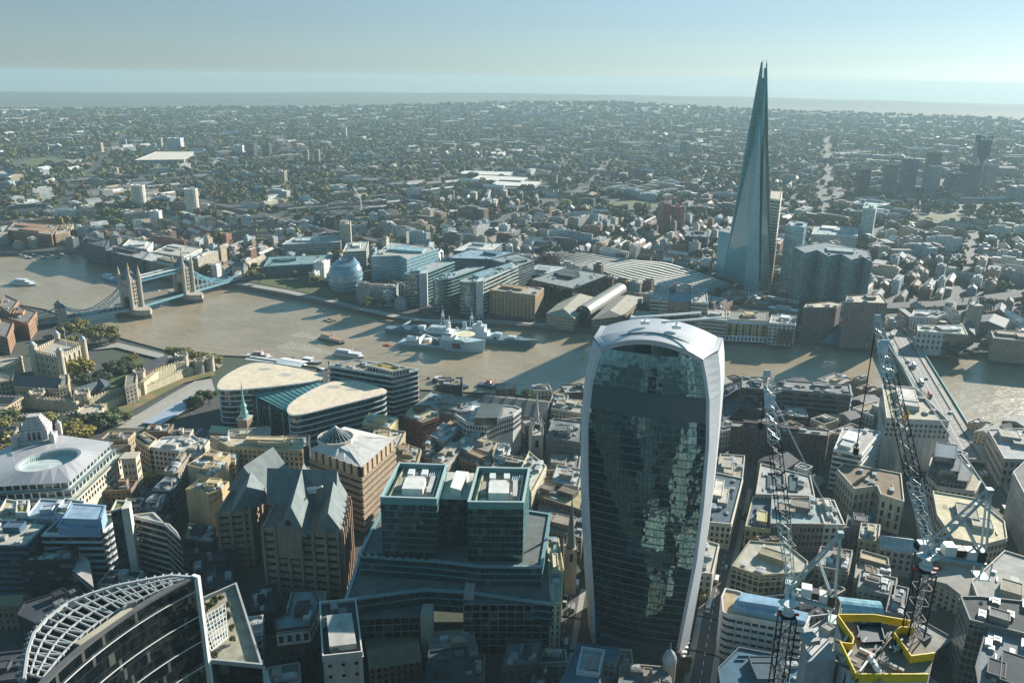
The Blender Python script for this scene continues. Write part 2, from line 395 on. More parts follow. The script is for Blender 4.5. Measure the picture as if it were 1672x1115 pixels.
def _dish(b): b.tube((0, 0, 0), (0, 0, 1), .04, .03, 6); b.tube((0, 0, .7), (.3, 0, .75), .03, .03, 5); b.box((.3, 0, .75), (.08, .25, .3)); b.box((-.18, .1, .6), (.07, .2, .28))
ME['mast'] = unit_mesh('antenna_mast', M['smooth'], _dish)
def put(name, me, parent, loc, sc=(1, 1, 1), rz=0, color=None):
    o = link(name, me, parent, loc, color); o.scale = sc; o.rotation_euler = (0, 0, rz); return o
def facing(a, b, z):
    """outward normal of edge a->b of a CCW plan and whether the photograph's side of it can be seen"""
    d = Vector((b[0]-a[0], b[1]-a[1])); l = d.length; n = Vector((d.y, -d.x))/max(l, 1e-6)
    m = Vector(((a[0]+b[0])/2, (a[1]+b[1])/2)); return l, d/max(l, 1e-6), n, n.dot(Vector((CAM.x, CAM.y))-m) > 0
def windows(par, poly, z0, z1, bay=3.2, fl=3.8, w=.5, h=.55, cap=96, out=.07, edges=None, name='window', pane='pane', start=.5):
    """separate window panes on every wall that faces the viewpoint, top storeys first"""
    L = []
    for i in range(len(poly)):
        if edges is not None and i not in edges: continue
        a, b = poly[i], poly[(i+1) % len(poly)]; l, d, n, vis = facing(a, b, z1)
        if not vis or l < bay*1.2: continue
        nb = max(1, int(l/bay)); bw = l/nb; nf = max(1, int((z1-z0)/fl)); fh = (z1-z0)/nf
        for f in range(nf):
            for k in range(nb): L.append((f, a[0]+d.x*bw*(k+.5)+n.x*out, a[1]+d.y*bw*(k+.5)+n.y*out, z1-fh*(f+start), bw*w, fh*h, atan2(d.y, d.x)))
    L.sort(key=lambda t: t[0])
    for f, x, y, z, ww, hh, rz in L[:cap]: put(name, ME[pane], par, (x, y, z), (ww, .16, hh), rz)
    return L[cap:]
def bands(par, poly, z0, z1, n, color, depth=.5, th=.9, mat='plain', name='floor_band', inset=.4):
    """one protruding ring per storey"""
    fh = (z1-z0)/n
    for k in range(n):
        z = z1-fh*k; mb = MB((poly[0][0], poly[0][1], 0)); mb.ringp(off(poly, depth), off(poly, -inset), z-th, z); mb.build(name, M[mat], par, color)
def rooftop(par, poly, z, rc, wc, r, plant=1, units=4, parapet=.9, pw='plain', mast=False, pitch=None):
    """parapet, roof surface, plant rooms and small plant"""
    inn = off(poly, -.5); c = cen(poly); o0 = (c[0], c[1], z)
    mb = MB(o0); mb.face([(a[0], a[1], z+.05) for a in inn]); mb.build('roof', M['roof'], par, rc)
    if parapet: mb = MB(o0); mb.ringp(off(poly, .12), inn, z-.3, z+parapet); mb.build('parapet', M[pw], par, wc)
    # longest edge gives the grid direction
    e = max(range(len(poly)), key=lambda i: (poly[i][0]-poly[i-1][0])**2+(poly[i][1]-poly[i-1][1])**2)
    d = Vector((poly[e][0]-poly[e-1][0], poly[e][1]-poly[e-1][1])).normalized(); rz = atan2(d.y, d.x); nn = Vector((-d.y, d.x))
    ext = max((Vector(p)-Vector(c)).dot(d) for p in poly), max((Vector(p)-Vector(c)).dot(nn) for p in poly)
    inner = off(poly, -2.2)
    for k in range(plant):
        for _ in range(12):
            u, v = r.uniform(-.45, .45)*ext[0], r.uniform(-.4, .4)*ext[1]; sx, sy = ext[0]*r.uniform(.35, .7), ext[1]*r.uniform(.5, .8)
            cs = [(c[0]+d.x*(u+a*sx/2)+nn.x*(v+b*sy/2), c[1]+d.y*(u+a*sx/2)+nn.y*(v+b*sy/2)) for a, b in ((-1, -1), (1, -1), (1, 1), (-1, 1))]
            if all(inside(inner, *q) for q in cs):
                h = r.uniform(2.2, 3.8); mb = MB(o0); mb.prism(cs, z, z+h, 0, 1); lv = off(ccw(cs), .15); mb.ringp(lv, off(ccw(cs), -.3), z+h, z+h+.35)
                g = r.uniform(.75, 1.1); mb.build('plant_room', [M['plain'], M['roof']], par, [min(.8, q*g) for q in wc]); break
    for k in range(units//2+1):       # felt patches, ducts and roof lights
        for _ in range(8):
            u, v = r.uniform(-.8, .8)*ext[0], r.uniform(-.8, .8)*ext[1]; x, y = c[0]+d.x*u+nn.x*v, c[1]+d.y*u+nn.y*v; sx, sy, q = (r.uniform(3, 8), r.uniform(2, 5), 0) if k % 3 == 0 else (r.uniform(4, 10), .7, 1) if k % 3 == 1 else (2.2, 1.4, 2)
            cs = [(x+d.x*a*sx/2+nn.x*b*sy/2, y+d.y*a*sx/2+nn.y*b*sy/2) for a, b in ((-1, -1), (1, -1), (1, 1), (-1, 1))]
            if all(inside(inner, *w) for w in cs):
                g = r.uniform(.55, 1.5); mb = MB(o0); mb.prism(cs, z, z+(.09, .75, .5)[q]); mb.build(('roof_patch', 'duct', 'roof_light')[q], M[('roof', 'smooth', 'pane')[q]], par, [min(.7, e*g) for e in rc]); break
    for k in range(units):
        for _ in range(10):
            u, v = r.uniform(-.9, .9)*ext[0], r.uniform(-.9, .9)*ext[1]; x, y = c[0]+d.x*u+nn.x*v, c[1]+d.y*u+nn.y*v
            if inside(inner, x, y):
                s = r.uniform(1.6, 3.6); g = r.choice((.46, .38, .28, .56, .18)); g *= min(1, .35+sum(rc)*.9); put('air_handler', ME['ahu'], par, (x, y, z), (s*r.uniform(1, 2.2), s, s*.62), rz, (g, g, g*.97)); break
    if mast: put('antenna_mast', ME['mast'], par, (c[0]+ext[0]*.3*d.x, c[1]+ext[0]*.3*d.y, z), (6, 6, 8), rz, (.6, .6, .6))
BR = random.Random(31)
def block(name, label, cat, h, s, wall=(.42, .38, .31), roof=(.3, .29, .27), style='win', g=None, n=None, bay=3.2, fl=3.8, w=.5, hh=.56, plant=1, units=4, cap=96, bcol=None, glass='dark', parapet=.9, gable=None, group=None, mast=False, depth=.5, th=1.1, grow=3):
    """a building whose roof outline was read off at height h"""
    poly = px_poly(s, h) if isinstance(s, str) else ccw(s)
    c = cen(poly); g = G(*c) if g is None else g; take(poly, grow)
    t = thing(name, label, cat, (c[0], c[1], g), group); o0 = (c[0], c[1], g); n = n or max(1, round((h-g)/fl))
    if style == 'win':
        mb = MB(o0); mb.prism(poly, g-1, h, 0, 0, top=False, us=1/bay, vs=1/fl); mb.build('wall', M['stone'], t, wall)
        rest = windows(t, poly, g+fl, h-1.2, bay, fl, w, hh, cap)
        for z in (h-1.0, g+fl*1.1): mb = MB(o0); mb.ringp(off(poly, .35), off(poly, -.1), z-.3, z+.15); mb.build('cornice', M['plain'], t, [q*1.1 for q in wall])
    elif style in ('punch', 'slot', 'band', 'grid'):
        mb = MB(o0); mb.prism(poly, g-1, h, 0, 0, top=False, us=1/bay, vs=1/fl); mb.build('wall', M[style], t, wall)
        if h-g > 12 and style != 'band': mb = MB(o0); mb.ringp(off(poly, .4), off(poly, -.1), h-1.5, h-.9); mb.build('cornice', M['plain'], t, [min(.7, q*1.15) for q in wall])
    elif style == 'plain':
        mb = MB(o0); mb.prism(poly, g-1, h, 0, 0, top=False); mb.build('wall', M['stone'], t, wall)
    elif style == 'slab':          # glass with projecting floor bands
        mb = MB(o0); mb.prism(poly, g-1, h, 0, 0, top=False, us=1/bay, vs=n/(h-g)); mb.build('glass_wall', M[glass], t)
        bands(t, poly, g, h, n, bcol or wall, depth, th)
    elif style == 'glass':
        mb = MB(o0); mb.prism(poly, g-1, h, 0, 0, top=False, us=1/bay, vs=n/(h-g)); mb.build('glass_wall', M[glass], t)
    if gable:                       # pitched roof: ridge along the longer side
        pitched(t, poly, h, gable, roof)
    else: rooftop(t, poly, h, roof, wall, BR, plant, units, parapet, mast=mast)
    return t, poly, g
def pitched(par, poly, z, rise, rc, hip=.0, name='roof', mat='seam', over=.4):
    p = off(poly, over); q = p[:4]
    if (Vector(q[0])-Vector(q[1])).length < (Vector(q[1])-Vector(q[2])).length: q = q[1:]+q[:1]
    A, B, Cc, D = [Vector((a[0], a[1], z)) for a in q]; m0, m1 = (A+D)/2, (B+Cc)/2
    r0, r1 = m0.lerp(m1, hip)+Vector((0, 0, rise)), m1.lerp(m0, hip)+Vector((0, 0, rise)); L = (B-A).length; w = (D-A).length/2
    mb = MB((A.x, A.y, z)); mb.face([A, B, r1, r0], 0, [(0, 0), (L, 0), (L, w), (0, w)]); mb.face([Cc, D, r0, r1], 0, [(0, 0), (L, 0), (L, w), (0, w)])
    mb.face([B, Cc, r1], 0 if hip else 1, [(0, 0), (w, 0), (w/2, 5)]); mb.face([D, A, r0], 0 if hip else 1, [(0, 0), (w, 0), (w/2, 5)])
    return mb.build(name, [M[mat], M['plain']], par, rc)
# ---------------------------------------------------------------- trees
def leafmat():
    t = NT('foliage'); oi = t.nd("ObjectInfo"); n = t.noise(.35, 3, t.pos()); c = t.mix(1.0, oi.outputs["Color"], t.ramp(n, [(.3, (.55,)*3), (.7, (1.35, 1.3, 1.1))]), 'MULTIPLY')
    t.base(c); return t.p(Roughness=.8)
M['leaf'] = leafmat(); M['bark'] = m_plain('bark', (.07, .055, .04), .9, .4, 1.0)
def crown_mesh(seed, n, leaf, lobes=7, wide=1.0):
    r = random.Random(seed); mb = MB(); L = [(0, 0, .62, .34)]
    for k in range(lobes): a = r.uniform(0, 2*pi); d = r.uniform(.16, .34)*wide; L.append((cos(a)*d, sin(a)*d, r.uniform(.38, .85), r.uniform(.15, .27)))
    for k in range(n):
        x, y, z, R = r.choice(L); v = Vector((r.gauss(0, 1), r.gauss(0, 1), r.gauss(0, 1))).normalized()*R*r.uniform(.62, 1.06)
        p = Vector((x, y, z))+Vector((v.x, v.y, v.z*.85)); nrm = (v.normalized()+Vector((r.gauss(0, .5), r.gauss(0, .5), r.gauss(.2, .5)))).normalized()
        Q = nrm.to_track_quat('Z', 'Y').to_matrix(); s = leaf*r.uniform(.6, 1.3); a = r.uniform(0, pi)
        mb.face([p+Q @ Vector((cos(a+b)*s*f, sin(a+b)*s*f, e*s)) for b, f, e in ((0, 1, .15), (1.4, .8, -.1), (3.0, 1.1, .1), (4.6, .75, -.15))])
    me = mb.build('crown', M['leaf']); d = me.data; bpy.data.objects.remove(me); return d
def trunk_mesh(seed):
    r = random.Random(seed); mb = MB(); mb.tube((0, 0, -.03), (0, 0, .4), .035, .024, 6); mb.tube((0, 0, .4), (.03, 0, .72), .024, .008, 5)
    for k in range(4): a = k*1.6+r.random(); mb.tube((0, 0, .3+.05*k), (cos(a)*.2, sin(a)*.2, .5+.06*k), .015, .005, 4)
    o = mb.build('trunk', M['bark']); d = o.data; bpy.data.objects.remove(o); return d
CROWN = [crown_mesh(k, 900, .052) for k in range(5)]; CROWN_FAR = [crown_mesh(20+k, 260, .10, 6) for k in range(4)]; TRUNK = [trunk_mesh(k) for k in range(3)]
GREEN = {'dark green': (.040, .062, .022), 'green': (.085, .115, .034), 'olive': (.155, .14, .036), 'yellow green': (.23, .20, .04), 'russet': (.13, .072, .03), 'deep green': (.028, .048, .022)}
TR = random.Random(5)
def tree(x, y, h, tone, label, w=None, group=None, far=False, z=None, cat='tree', name='tree'):
    z = G(x, y) if z is None else z; t = thing(name, label, cat, (x, y, z), group); w = (w or h*1.05); c = GREEN[tone]; j = TR.uniform(.8, 1.25); rz = TR.uniform(0, 6.28)
    put('trunk', TRUNK[TR.randrange(3)], t, (x, y, z), (h, h, h), rz)
    put('crown', (CROWN_FAR if far else CROWN)[TR.randrange(4)], t, (x, y, z), (w*1.15, w*1.15, h*1.0), rz, [q*j for q in c]); return t
# ---------------------------------------------------------------- the bulging glass tower with white fins
def walkie():
    e1, e2 = Vector((-.970, .242, 0)), Vector((.242, .970, 0)); Cc = Vector((4.6, 18.3, 0)); D = 34
    t = thing('office_tower', 'bulging dark glass tower with white side fins and an arched white roof', 'tower', (Cc.x-e2.x*17, Cc.y-e2.y*17, 13)); o0 = t.location
    zs = [10, 40, 70, 100, 130, 150, 160, 168]
    fL = [-18.5, -21, -24, -27, -29.2, -28.6, -26.8, -24.5]; fR = [20, 22.5, 25, 25.8, 25.3, 23.5, 21.2, 18.8]
    oL = [-25, -28.5, -31.5, -34, -35.3, -34.8, -33.8, -32.5]; oR = [25.5, 27.5, 29, 29.6, 29.5, 29, 28, 26.5]
    def fo(z): q = (z-14)/160; return -12.6*q+4*sin(pi*max(0, min(1, q)))
    def P(s, f, z): return Cc+e1*s+e2*f+Vector((0, 0, z))
    def top(s, back): # arched roof line
        q = (s-(-3))/(28 if back else 23); return max(168.3, (175 if not back else 174.5)-6.5*min(1.2, q*q))
    N = 44; zz = [10+(168-10)*k/N for k in range(N+1)]
    fL_, fR_ = (lambda z: interp(zs, fL, z)), (lambda z: interp(zs, fR, z)); oL_, oR_ = (lambda z: interp(zs, oL, z)), (lambda z: interp(zs, oR, z))
    # front and back glass, gently bowed
    for nm, back in (('front_glass', False), ('rear_glass', True)):
        mb = MB(o0); K = 14
        for i in range(N):
            for k in range(K):
                q = []
                for (z, kk) in ((zz[i], k), (zz[i], k+1), (zz[i+1], k+1), (zz[i+1], k)):
                    u = kk/K; s = lerp((oL_ if back else fL_)(z), (oR_ if back else fR_)(z), u); b = 2.2*(1-(2*u-1)**2)
                    q.append(P(s, fo(z)-D-b if back else fo(z)+b, z))
                if back: q = q[::-1]
                uv = [(k*2, i), (k*2+2, i), (k*2+2, i+1), (k*2, i+1)]
                if not back: q = [q[1], q[0], q[3], q[2]]
                mb.face(q, 0, uv)
        # arched head above the last full storey
        for k in range(K):
            q = []
            for kk, up in ((k, 0), (k+1, 0), (k+1, 1), (k, 1)):
                u = kk/K; z = 168; s = lerp((oL_ if back else fL_)(z), (oR_ if back else fR_)(z), u); b = 2.2*(1-(2*u-1)**2)
                zt = max(168.2, top(s, back)-2.2) if up else 168; q.append(P(s, (fo(z)-D-b) if back else fo(z)+b, zt))
            mb.face(q, 0, [(k*2, 44), (k*2+2, 44), (k*2+2, 46), (k*2, 46)])
        mb.build(nm, M['wtglass'], t, smooth=True)
    # horizontal rails across the front, one part per storey that shows
    for i in range(1, 38):
        z = 14+i*3.95; mb = MB(o0); K = 10
        for k in range(K):
            pa = [P(lerp(fL_(z), fR_(z), (k+a)/K), fo(z)+2.2*(1-(2*(k+a)/K-1)**2)+.22, z) for a in (0, 1)]
            mb.beam(pa[0], pa[1], .24, .30)
        mb.build('floor_rail', M['smooth'], t, (.09, .15, .16))
    mb = MB(o0)       # plant storey louvre belt below the sky garden
    for z0, z1 in ((139, 150.5),):
        K = 10
        for k in range(K):
            q = [P(lerp(fL_(z), fR_(z), (k+a)/K), fo(z)+2.2*(1-(2*(k+a)/K-1)**2)+.35, z) for z, a in ((z0, 0), (z0, 1), (z1, 1), (z1, 0))]
            mb.face([q[1], q[0], q[3], q[2]], 0)
    mb.build('louvre_belt', M['smooth'], t, (.02, .06, .07))
    # white side fins: wide tapering faces from the front glass edge to the outer rear edge
    for nm, f_, o_, sg in (('left', fL_, oL_, -1), ('right', fR_, oR_, 1)):
        mb = MB(o0)
        for i in range(N):
            a0, a1 = zz[i], zz[i+1]
            def pts(z):
                i0 = P(f_(z), fo(z)+.3, z); i1 = P(f_(z)+sg*1.6, fo(z)+.9, z); m1 = P(lerp(f_(z), o_(z), .75)+sg*1.6, fo(z)-D*.35, z); b1 = P(o_(z)+sg*.6, fo(z)-D, z); b0 = P(o_(z)-sg*1.5, fo(z)-D-.3, z)
                return [i0, i1, m1, b1, b0]
            A, B = pts(a0), pts(a1); mb.loft(A, B, closed=False) if sg < 0 else mb.loft(A[::-1], B[::-1], closed=False)
        mb.build('side_fin', M['fin'], t, smooth=False)
    # arched roof shell between the fins, and the front brow
    mb = MB(o0); K = 40; prev = None
    for k in range(K+1):
        u = k/K; z = 168; sF = lerp(fL_(z)-1.6, fR_(z)+1.6, u); sB = lerp(oL_(z)-.6, oR_(z)+.6, u); b = 1.2*(1-(2*u-1)**2)
        F1 = P(sF, fo(z)+b+1.2, top(sF, False)); F0 = P(sF, fo(z)+b+1.0, top(sF, False)-2.4); Bk = P(sB, fo(z)-D-b, top(sB, True)); Bl = P(sB, fo(z)-D-b, top(sB, True)-3); sM = lerp(lerp(fL_(z), oL_(z), .75)-1.6, lerp(fR_(z), oR_(z), .75)+1.6, u); Mid = P(sM, fo(z)-D*.35, (top(sF, False)+top(sB, True))/2+.5)
        cur = (F0, F1, Mid, Bk, Bl)
        if prev:
            for j in range(4): mb.face([cur[j], prev[j], prev[j+1], cur[j+1]], 0)
        prev = cur
    mb.build('arched_roof', M['smooth'], t, (.40, .405, .41))
    mb = MB(o0); prev = None     # dark gutter line set back from the brow
    for k in range(5, K-4):
        u = k/K; sF = lerp(fL_(168), fR_(168), u); p = P(sF, fo(168)-6.5, top(sF, False)+.75)
        if prev: mb.beam(prev, p, .5, .35)
        prev = p
    mb.build('roof_gutter', M['black'], t)
    # roof cleaning cradles
    for (s, f, L, a) in ((-9, -30, 26, .25), (6, -28, 24, .22)):
        b = P(s, f, 176); mb = MB(b); d = (e1*cos(a)-e2*sin(a))
        mb.box(b+Vector((0, 0, .8)), (4, 2.4, 1.6), atan2(d.y, d.x)); mb.tube(b+Vector((0, 0, 1.4)), b+Vector((0, 0, 3.4)), .5, .4); mb.beam(b+Vector((0, 0, 3))-d*6, b+d*L+Vector((0, 0, 6.5)), .8); mb.box(b-d*6+Vector((0, 0, 3)), (2, 1.4, 1.4)); mb.beam(b+d*L+Vector((0, 0, 6.5)), b+d*L+Vector((0, 0, 4.5)), .2)
        mb.build('cleaning_cradle', M['white'], t)
    mb = MB(o0); mb.prism([(P(s, f, 0).x, P(s, f, 0).y) for s, f in ((-17, 3.5), (19, 3.5), (19, 1), (-17, 1))], 10, 22); mb.build('base_glazing', M['smooth'], t, (.03, .07, .085))
    # entrance canopy fins on the west side
    mb = MB(o0)
    for k in range(9): a = P(24+1.2*sin(k*.35), 2-k*3.4, 14); mb.box(a+Vector((0, 0, 2+k*.25)), (2.4, 1.6, .5)); mb.beam(a, a+Vector((0, 0, 2+k*.25)), .25)
    mb.build('entrance_canopy', M['white'], t)
    take([(P(s, f, 0).x, P(s, f, 0).y) for s, f in ((-30, 6), (30, 6), (30, -48), (-30, -48))])
M['fin'] = m_plain('white_cladding', (.47, .485, .50), .6, .12, .15)
M['wtglass'] = m_glass('wavy_dark_glass', (.105, .20, .225), .06, .0, (.01, .03, .03), .03, 1.5, .05, .11, .45, .9, .007)
walkie()

# ---------------------------------------------------------------- the tall glass spire
def shard():
    zA = 306
    t = thing('glass_skyscraper', 'tall tapering glass skyscraper that ends in open splinters', 'skyscraper', (-228, -785, 6)); o0 = t.location
    A, B, Cc, D = [at(u, v, z) for u, v, z in ((1179, 452, 8), (1214, 472, 8), (1240, 479, 8), (1259, 472, 8))]
    ctr = Vector((-226, -800, 0)); E, F_, H = ctr*2-A, ctr*2-B, ctr*2-Cc
    apx = at(1248, 94, 310); apx = Vector((apx.x*.9+ctr.x*.1, apx.y*.9+ctr.y*.1, 310))
    tops = {'a': at(1241, 98, 304), 'b': at(1250, 99, 303)}
    base = [A, B, Cc, D, E, F_]
    mb = MB(o0)
    for k in range(6):      # dark core set well inside the facets
        p, q = base[k], base[(k+1) % 6]; i0, i1 = ctr.lerp(p, .25), ctr.lerp(q, .25); a0, a1 = apx.lerp(p, .04), apx.lerp(q, .04)
        mb.face([(i0.x, i0.y, 8), (i1.x, i1.y, 8), (a1.x, a1.y, 252), (a0.x, a0.y, 252)], 0)
    mb.build('core', M['smooth'], t, (.05, .24, .30))
    def facet(p, q, tz, tw0, tw1, mat, gap0, gap1, z0=8, nm='glass_facet', col=None, shift=0.0):
        mb = MB(o0); n = 48
        out = Vector((q.y-p.y, p.x-q.x, 0)).normalized()
        if out.dot(((p+q)/2-ctr)) < 0: out = -out
        P0, P1 = p.lerp(q, gap0), q.lerp(p, gap1); c_top = Vector((apx.x, apx.y, tz))+out*(1.5+shift); d = (P1-P0).normalized()
        T0, T1 = c_top+d*tw0, c_top+d*tw1
        for k in range(n):
            a, b = k/n, (k+1)/n; r = []
            for s in (a, b): r.append((P0.lerp(T0, s), P1.lerp(T1, s)))
            (l0, r0), (l1, r1) = r
            for X in (l0, r0, l1, r1): pass
            lz = lambda v, s: Vector((v.x, v.y, lerp(z0, tz, s)))
            w0, w1 = (r0-l0).length/3.2, (r1-l1).length/3.2
            mb.face([lz(l0, a), lz(r0, a), lz(r1, b), lz(l1, b)], 0, [(-w0/2, k*1.5), (w0/2, k*1.5), (w1/2, k*1.5+1.5), (-w1/2, k*1.5+1.5)])
        mb.build(nm, M[mat], t, col)
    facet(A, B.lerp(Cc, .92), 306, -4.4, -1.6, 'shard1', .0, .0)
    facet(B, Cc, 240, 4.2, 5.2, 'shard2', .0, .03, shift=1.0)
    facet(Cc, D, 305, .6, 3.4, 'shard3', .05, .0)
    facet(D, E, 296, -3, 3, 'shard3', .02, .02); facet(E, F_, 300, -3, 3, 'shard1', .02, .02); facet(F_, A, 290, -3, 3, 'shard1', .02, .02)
    # open steel frame of the crown
    for (a, b) in ((-3.0, -.8), (1.0, 3.0)):
        mb = MB(o0); X = _R2*1.0
        for k in range(14):
            z = 262+k*3.1; w = lerp(4.2, 1.0, k/13); c = Vector((apx.x, apx.y, z))+X*((a+b)/2)*1.0
            mb.beam(c-X*w*.5, c+X*w*.5, .35)
            if k: mb.beam(pc-X*pw*.5, c-X*w*.5, .3); mb.beam(pc+X*pw*.5, c+X*w*.5, .3)
            pc, pw = c, w
        mb.beam(pc, pc+Vector((0, 0, 6)), .4); mb.build('crown_frame', M['smooth'], t, (.1, .3, .3))
    # lower wing on the left and glazed base columns
    wing = [at(u, v, 75) for u, v in ((1174, 377), (1193, 381))]; w0 = [(wing[0].x, wing[0].y), (wing[1].x, wing[1].y), (wing[1].x-8, wing[1].y-26), (wing[0].x-8, wing[0].y-26)]
    mb = MB(o0); mb.prism(w0, 6, 75, 0, 1, us=1/3, vs=1/4); mb.build('back_wing', [M['shard1'], M['roof']], t, (.2, .2, .2)); take(w0)
    for k in range(5):
        p = B.lerp(Cc, .1+.2*k)+Vector((0, 0, 0)); mb = MB(o0); mb.tube((p.x*1.0, p.y+4, 5), (p.x, p.y+2, 24), .7, .7, 6); mb.build('column', M['white'], t)
    cp = [at(u, v, 12) for u, v in ((1219, 482), (1229, 484), (1259, 474), (1250, 471))]; mb = MB(o0); mb.prism([(p.x, p.y) for p in cp], 11.2, 12, bottom=True); mb.build('entrance_canopy', M['plain'], t, (.5, .48, .42))
    take([(p.x, p.y) for p in (A, B, Cc, D, E, F_)], 8)
M['shard1'] = m_glass('spire_glass_shaded', (.075, .32, .40), .06, .3, (.03, .17, .21), .12, 1.4, .05, .03, .25, .0)  # one glass in three tones: lit and shaded facets put into the colour
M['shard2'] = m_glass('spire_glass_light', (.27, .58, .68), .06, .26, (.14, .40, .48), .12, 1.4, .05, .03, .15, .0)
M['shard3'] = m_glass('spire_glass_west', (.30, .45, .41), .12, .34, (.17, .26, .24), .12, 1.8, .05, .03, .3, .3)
shard()
# ---------------------------------------------------------------- twin-towered suspension bridge
STONE = (.42, .37, .30); CYAN = (.13, .31, .38)
def tower_bridge():
    N, S_ = at(219, 514, 0), at(304, 489, 0); ax = (S_-N); ax.z = 0; L = ax.length; ax.normalize(); pr = Vector((-ax.y, ax.x, 0))   # pr points east
    aN, aS = at(101, 521, 8), at(393, 452, 8); aN.z = aS.z = 0
    t = thing('suspension_bridge', 'stone bridge with two gothic towers and pale blue hanging chains', 'bridge', N.lerp(S_, .5)); o0 = t.location
    rz = atan2(ax.y, ax.x)
    def stone(mb, c, sx, sy, z0, z1): mb.box((c.x, c.y, (z0+z1)/2), (sx, sy, z1-z0), rz)
    for c in (N, S_):
        mb = MB(o0); pts = []
        for k in range(20): a = 2*pi*k/20; u, v = 11*cos(a), 29*sin(a)*(1 if abs(sin(a)) < .95 else 1.06); pts.append(c+ax*max(-10.5, min(10.5, u*1.25))+pr*v)
        mb.prism([(p.x, p.y) for p in pts], -2, 4.2, 1, 1, top=False); mb.prism([(p.x+(c.x-p.x)*.04, p.y+(c.y-p.y)*.04) for p in pts], 4.2, 10.5); mb.build('pier', [M['stone'], M['bank']], t, STONE)
        mb = MB(o0); stone(mb, c, 14, 17, 10, 46)
        for s in (-1, 1): mb.box(c+pr*(8.6*s)+Vector((0, 0, 30)), (6, .6, 30), rz); mb.box(c+ax*(7.1*s)+Vector((0, 0, 44)), (.6, 15, 2), rz)
        tw = mb.build('tower', M['stone'], t, STONE)
        for i in range(6):          # window bays
            for s in (-1, 1):
                for q in (-2.6, 0, 2.6): put('window', ME['pane'], tw, c+ax*q*1.0+pr*(s*8.95)+Vector((0, 0, 17+i*4.8)), (1.1, .2, 2.8), rz)
        for s in (-1, 1):
            for q in (-3.2, 0, 3.2): put('window', ME['pane'], tw, c+pr*q+ax*(s*7.05)+Vector((0, 0, 38)), (.2, 1.3, 3.6), rz)
            mb = MB(o0); p = c+ax*(s*7.15); mb.box(p+Vector((0, 0, 16)), (.25, 8, 11), rz); mb.tube(p+Vector((0, 0, 21.5))-ax*.12, p+Vector((0, 0, 21.5))+ax*.12, 4, 4, 14); mb.build('archway', M['black'], tw)
        mb = MB(o0); q = [c+ax*(x*7.4)+pr*(y*8.8)+Vector((0, 0, 46)) for x, y in ((-1, -1), (1, -1), (1, 1), (-1, 1))]; r0, r1 = c+pr*-3+Vector((0, 0, 58)), c+pr*3+Vector((0, 0, 58))
        mb.face([q[0], q[1], r0]); mb.face([q[2], q[3], r1]); mb.face([q[1], q[2], r1, r0]); mb.face([q[3], q[0], r0, r1]); mb.build('roof', M['plain'], tw, (.11, .14, .16))
        for x, y in ((-1, -1), (1, -1), (1, 1), (-1, 1)):
            p = c+ax*(x*7.2)+pr*(y*8.6); mb = MB(o0); mb.lathe(p, [(2.3, 10), (2.3, 48), (2.7, 48.5), (2.5, 51), (2.0, 51.3), (.9, 58), (0, 63.5)], 8); mb.build('turret', M['stone'], tw, (.47, .42, .34))
        mb = MB(o0); mb.lathe(c, [(.9, 57.5), (.5, 60), (1.1, 61), (0, 67)], 8); mb.build('finial', M['gold'], tw)
    def truss(a, b, h, w, nm, par=t, col=CYAN, n=10):
        mb = MB(o0); mb.beam(a, b, w, .7); mb.beam(a+Vector((0, 0, h)), b+Vector((0, 0, h)), w, .7)
        for k in range(n): p, q = a.lerp(b, k/n), a.lerp(b, (k+1)/n); mb.beam(p, q+Vector((0, 0, h)), .35); mb.beam(p+Vector((0, 0, h)), q, .35)
        return mb.build(nm, M['smooth'], par, col)
    for s in (-1, 1):             # high level walkways
        a, b = N+ax*7+pr*(s*5.5)+Vector((0, 0, 41)), S_-ax*7+pr*(s*5.5)+Vector((0, 0, 41)); w = truss(a, b, 4, 3.6, 'walkway', n=14); mb = MB(o0); mb.box((a+b)/2+Vector((0, 0, 4.6)), ((b-a).length, 4.2, .5), rz); mb.build('walkway_roof', M['plain'], w, (.6, .6, .56))
    # road deck: side spans and bascules
    def deck(a, b, z0, z1, nm):
        mb = MB(o0); d = (b-a).normalized(); n = Vector((-d.y, d.x, 0)); P = lambda c, s, z: c+n*s+Vector((0, 0, z))
        mb.face([P(a, -9, z0), P(b, -9, z1), P(b, 9, z1), P(a, 9, z0)], 1)
        mb.face([P(a, 9, z0-1.6), P(b, 9, z1-1.6), P(b, -9, z1-1.6), P(a, -9, z0-1.6)], 0)
        for s in (-1, 1): mb.beam(P(a, 9.2*s, z0-.4), P(b, 9.2*s, z1-.4), .5, 2.4); mb.beam(P(a, 9.2*s, z0+1.3), P(b, 9.2*s, z1+1.3), .3, .25)
        return mb.build(nm, [M['smooth'], M['tarmac']], t, (.20, .38, .44))
    deck(N+ax*8, S_-ax*8, 10.6, 10.6, 'bascule_deck'); deck(aN, N-ax*8, 9, 10.6, 'side_deck'); deck(S_+ax*8, aS, 10.6, 9, 'side_deck')
    far = aN+(aN-N).normalized()*150; deck(far, aN, 8.5, 9, 'approach_deck')
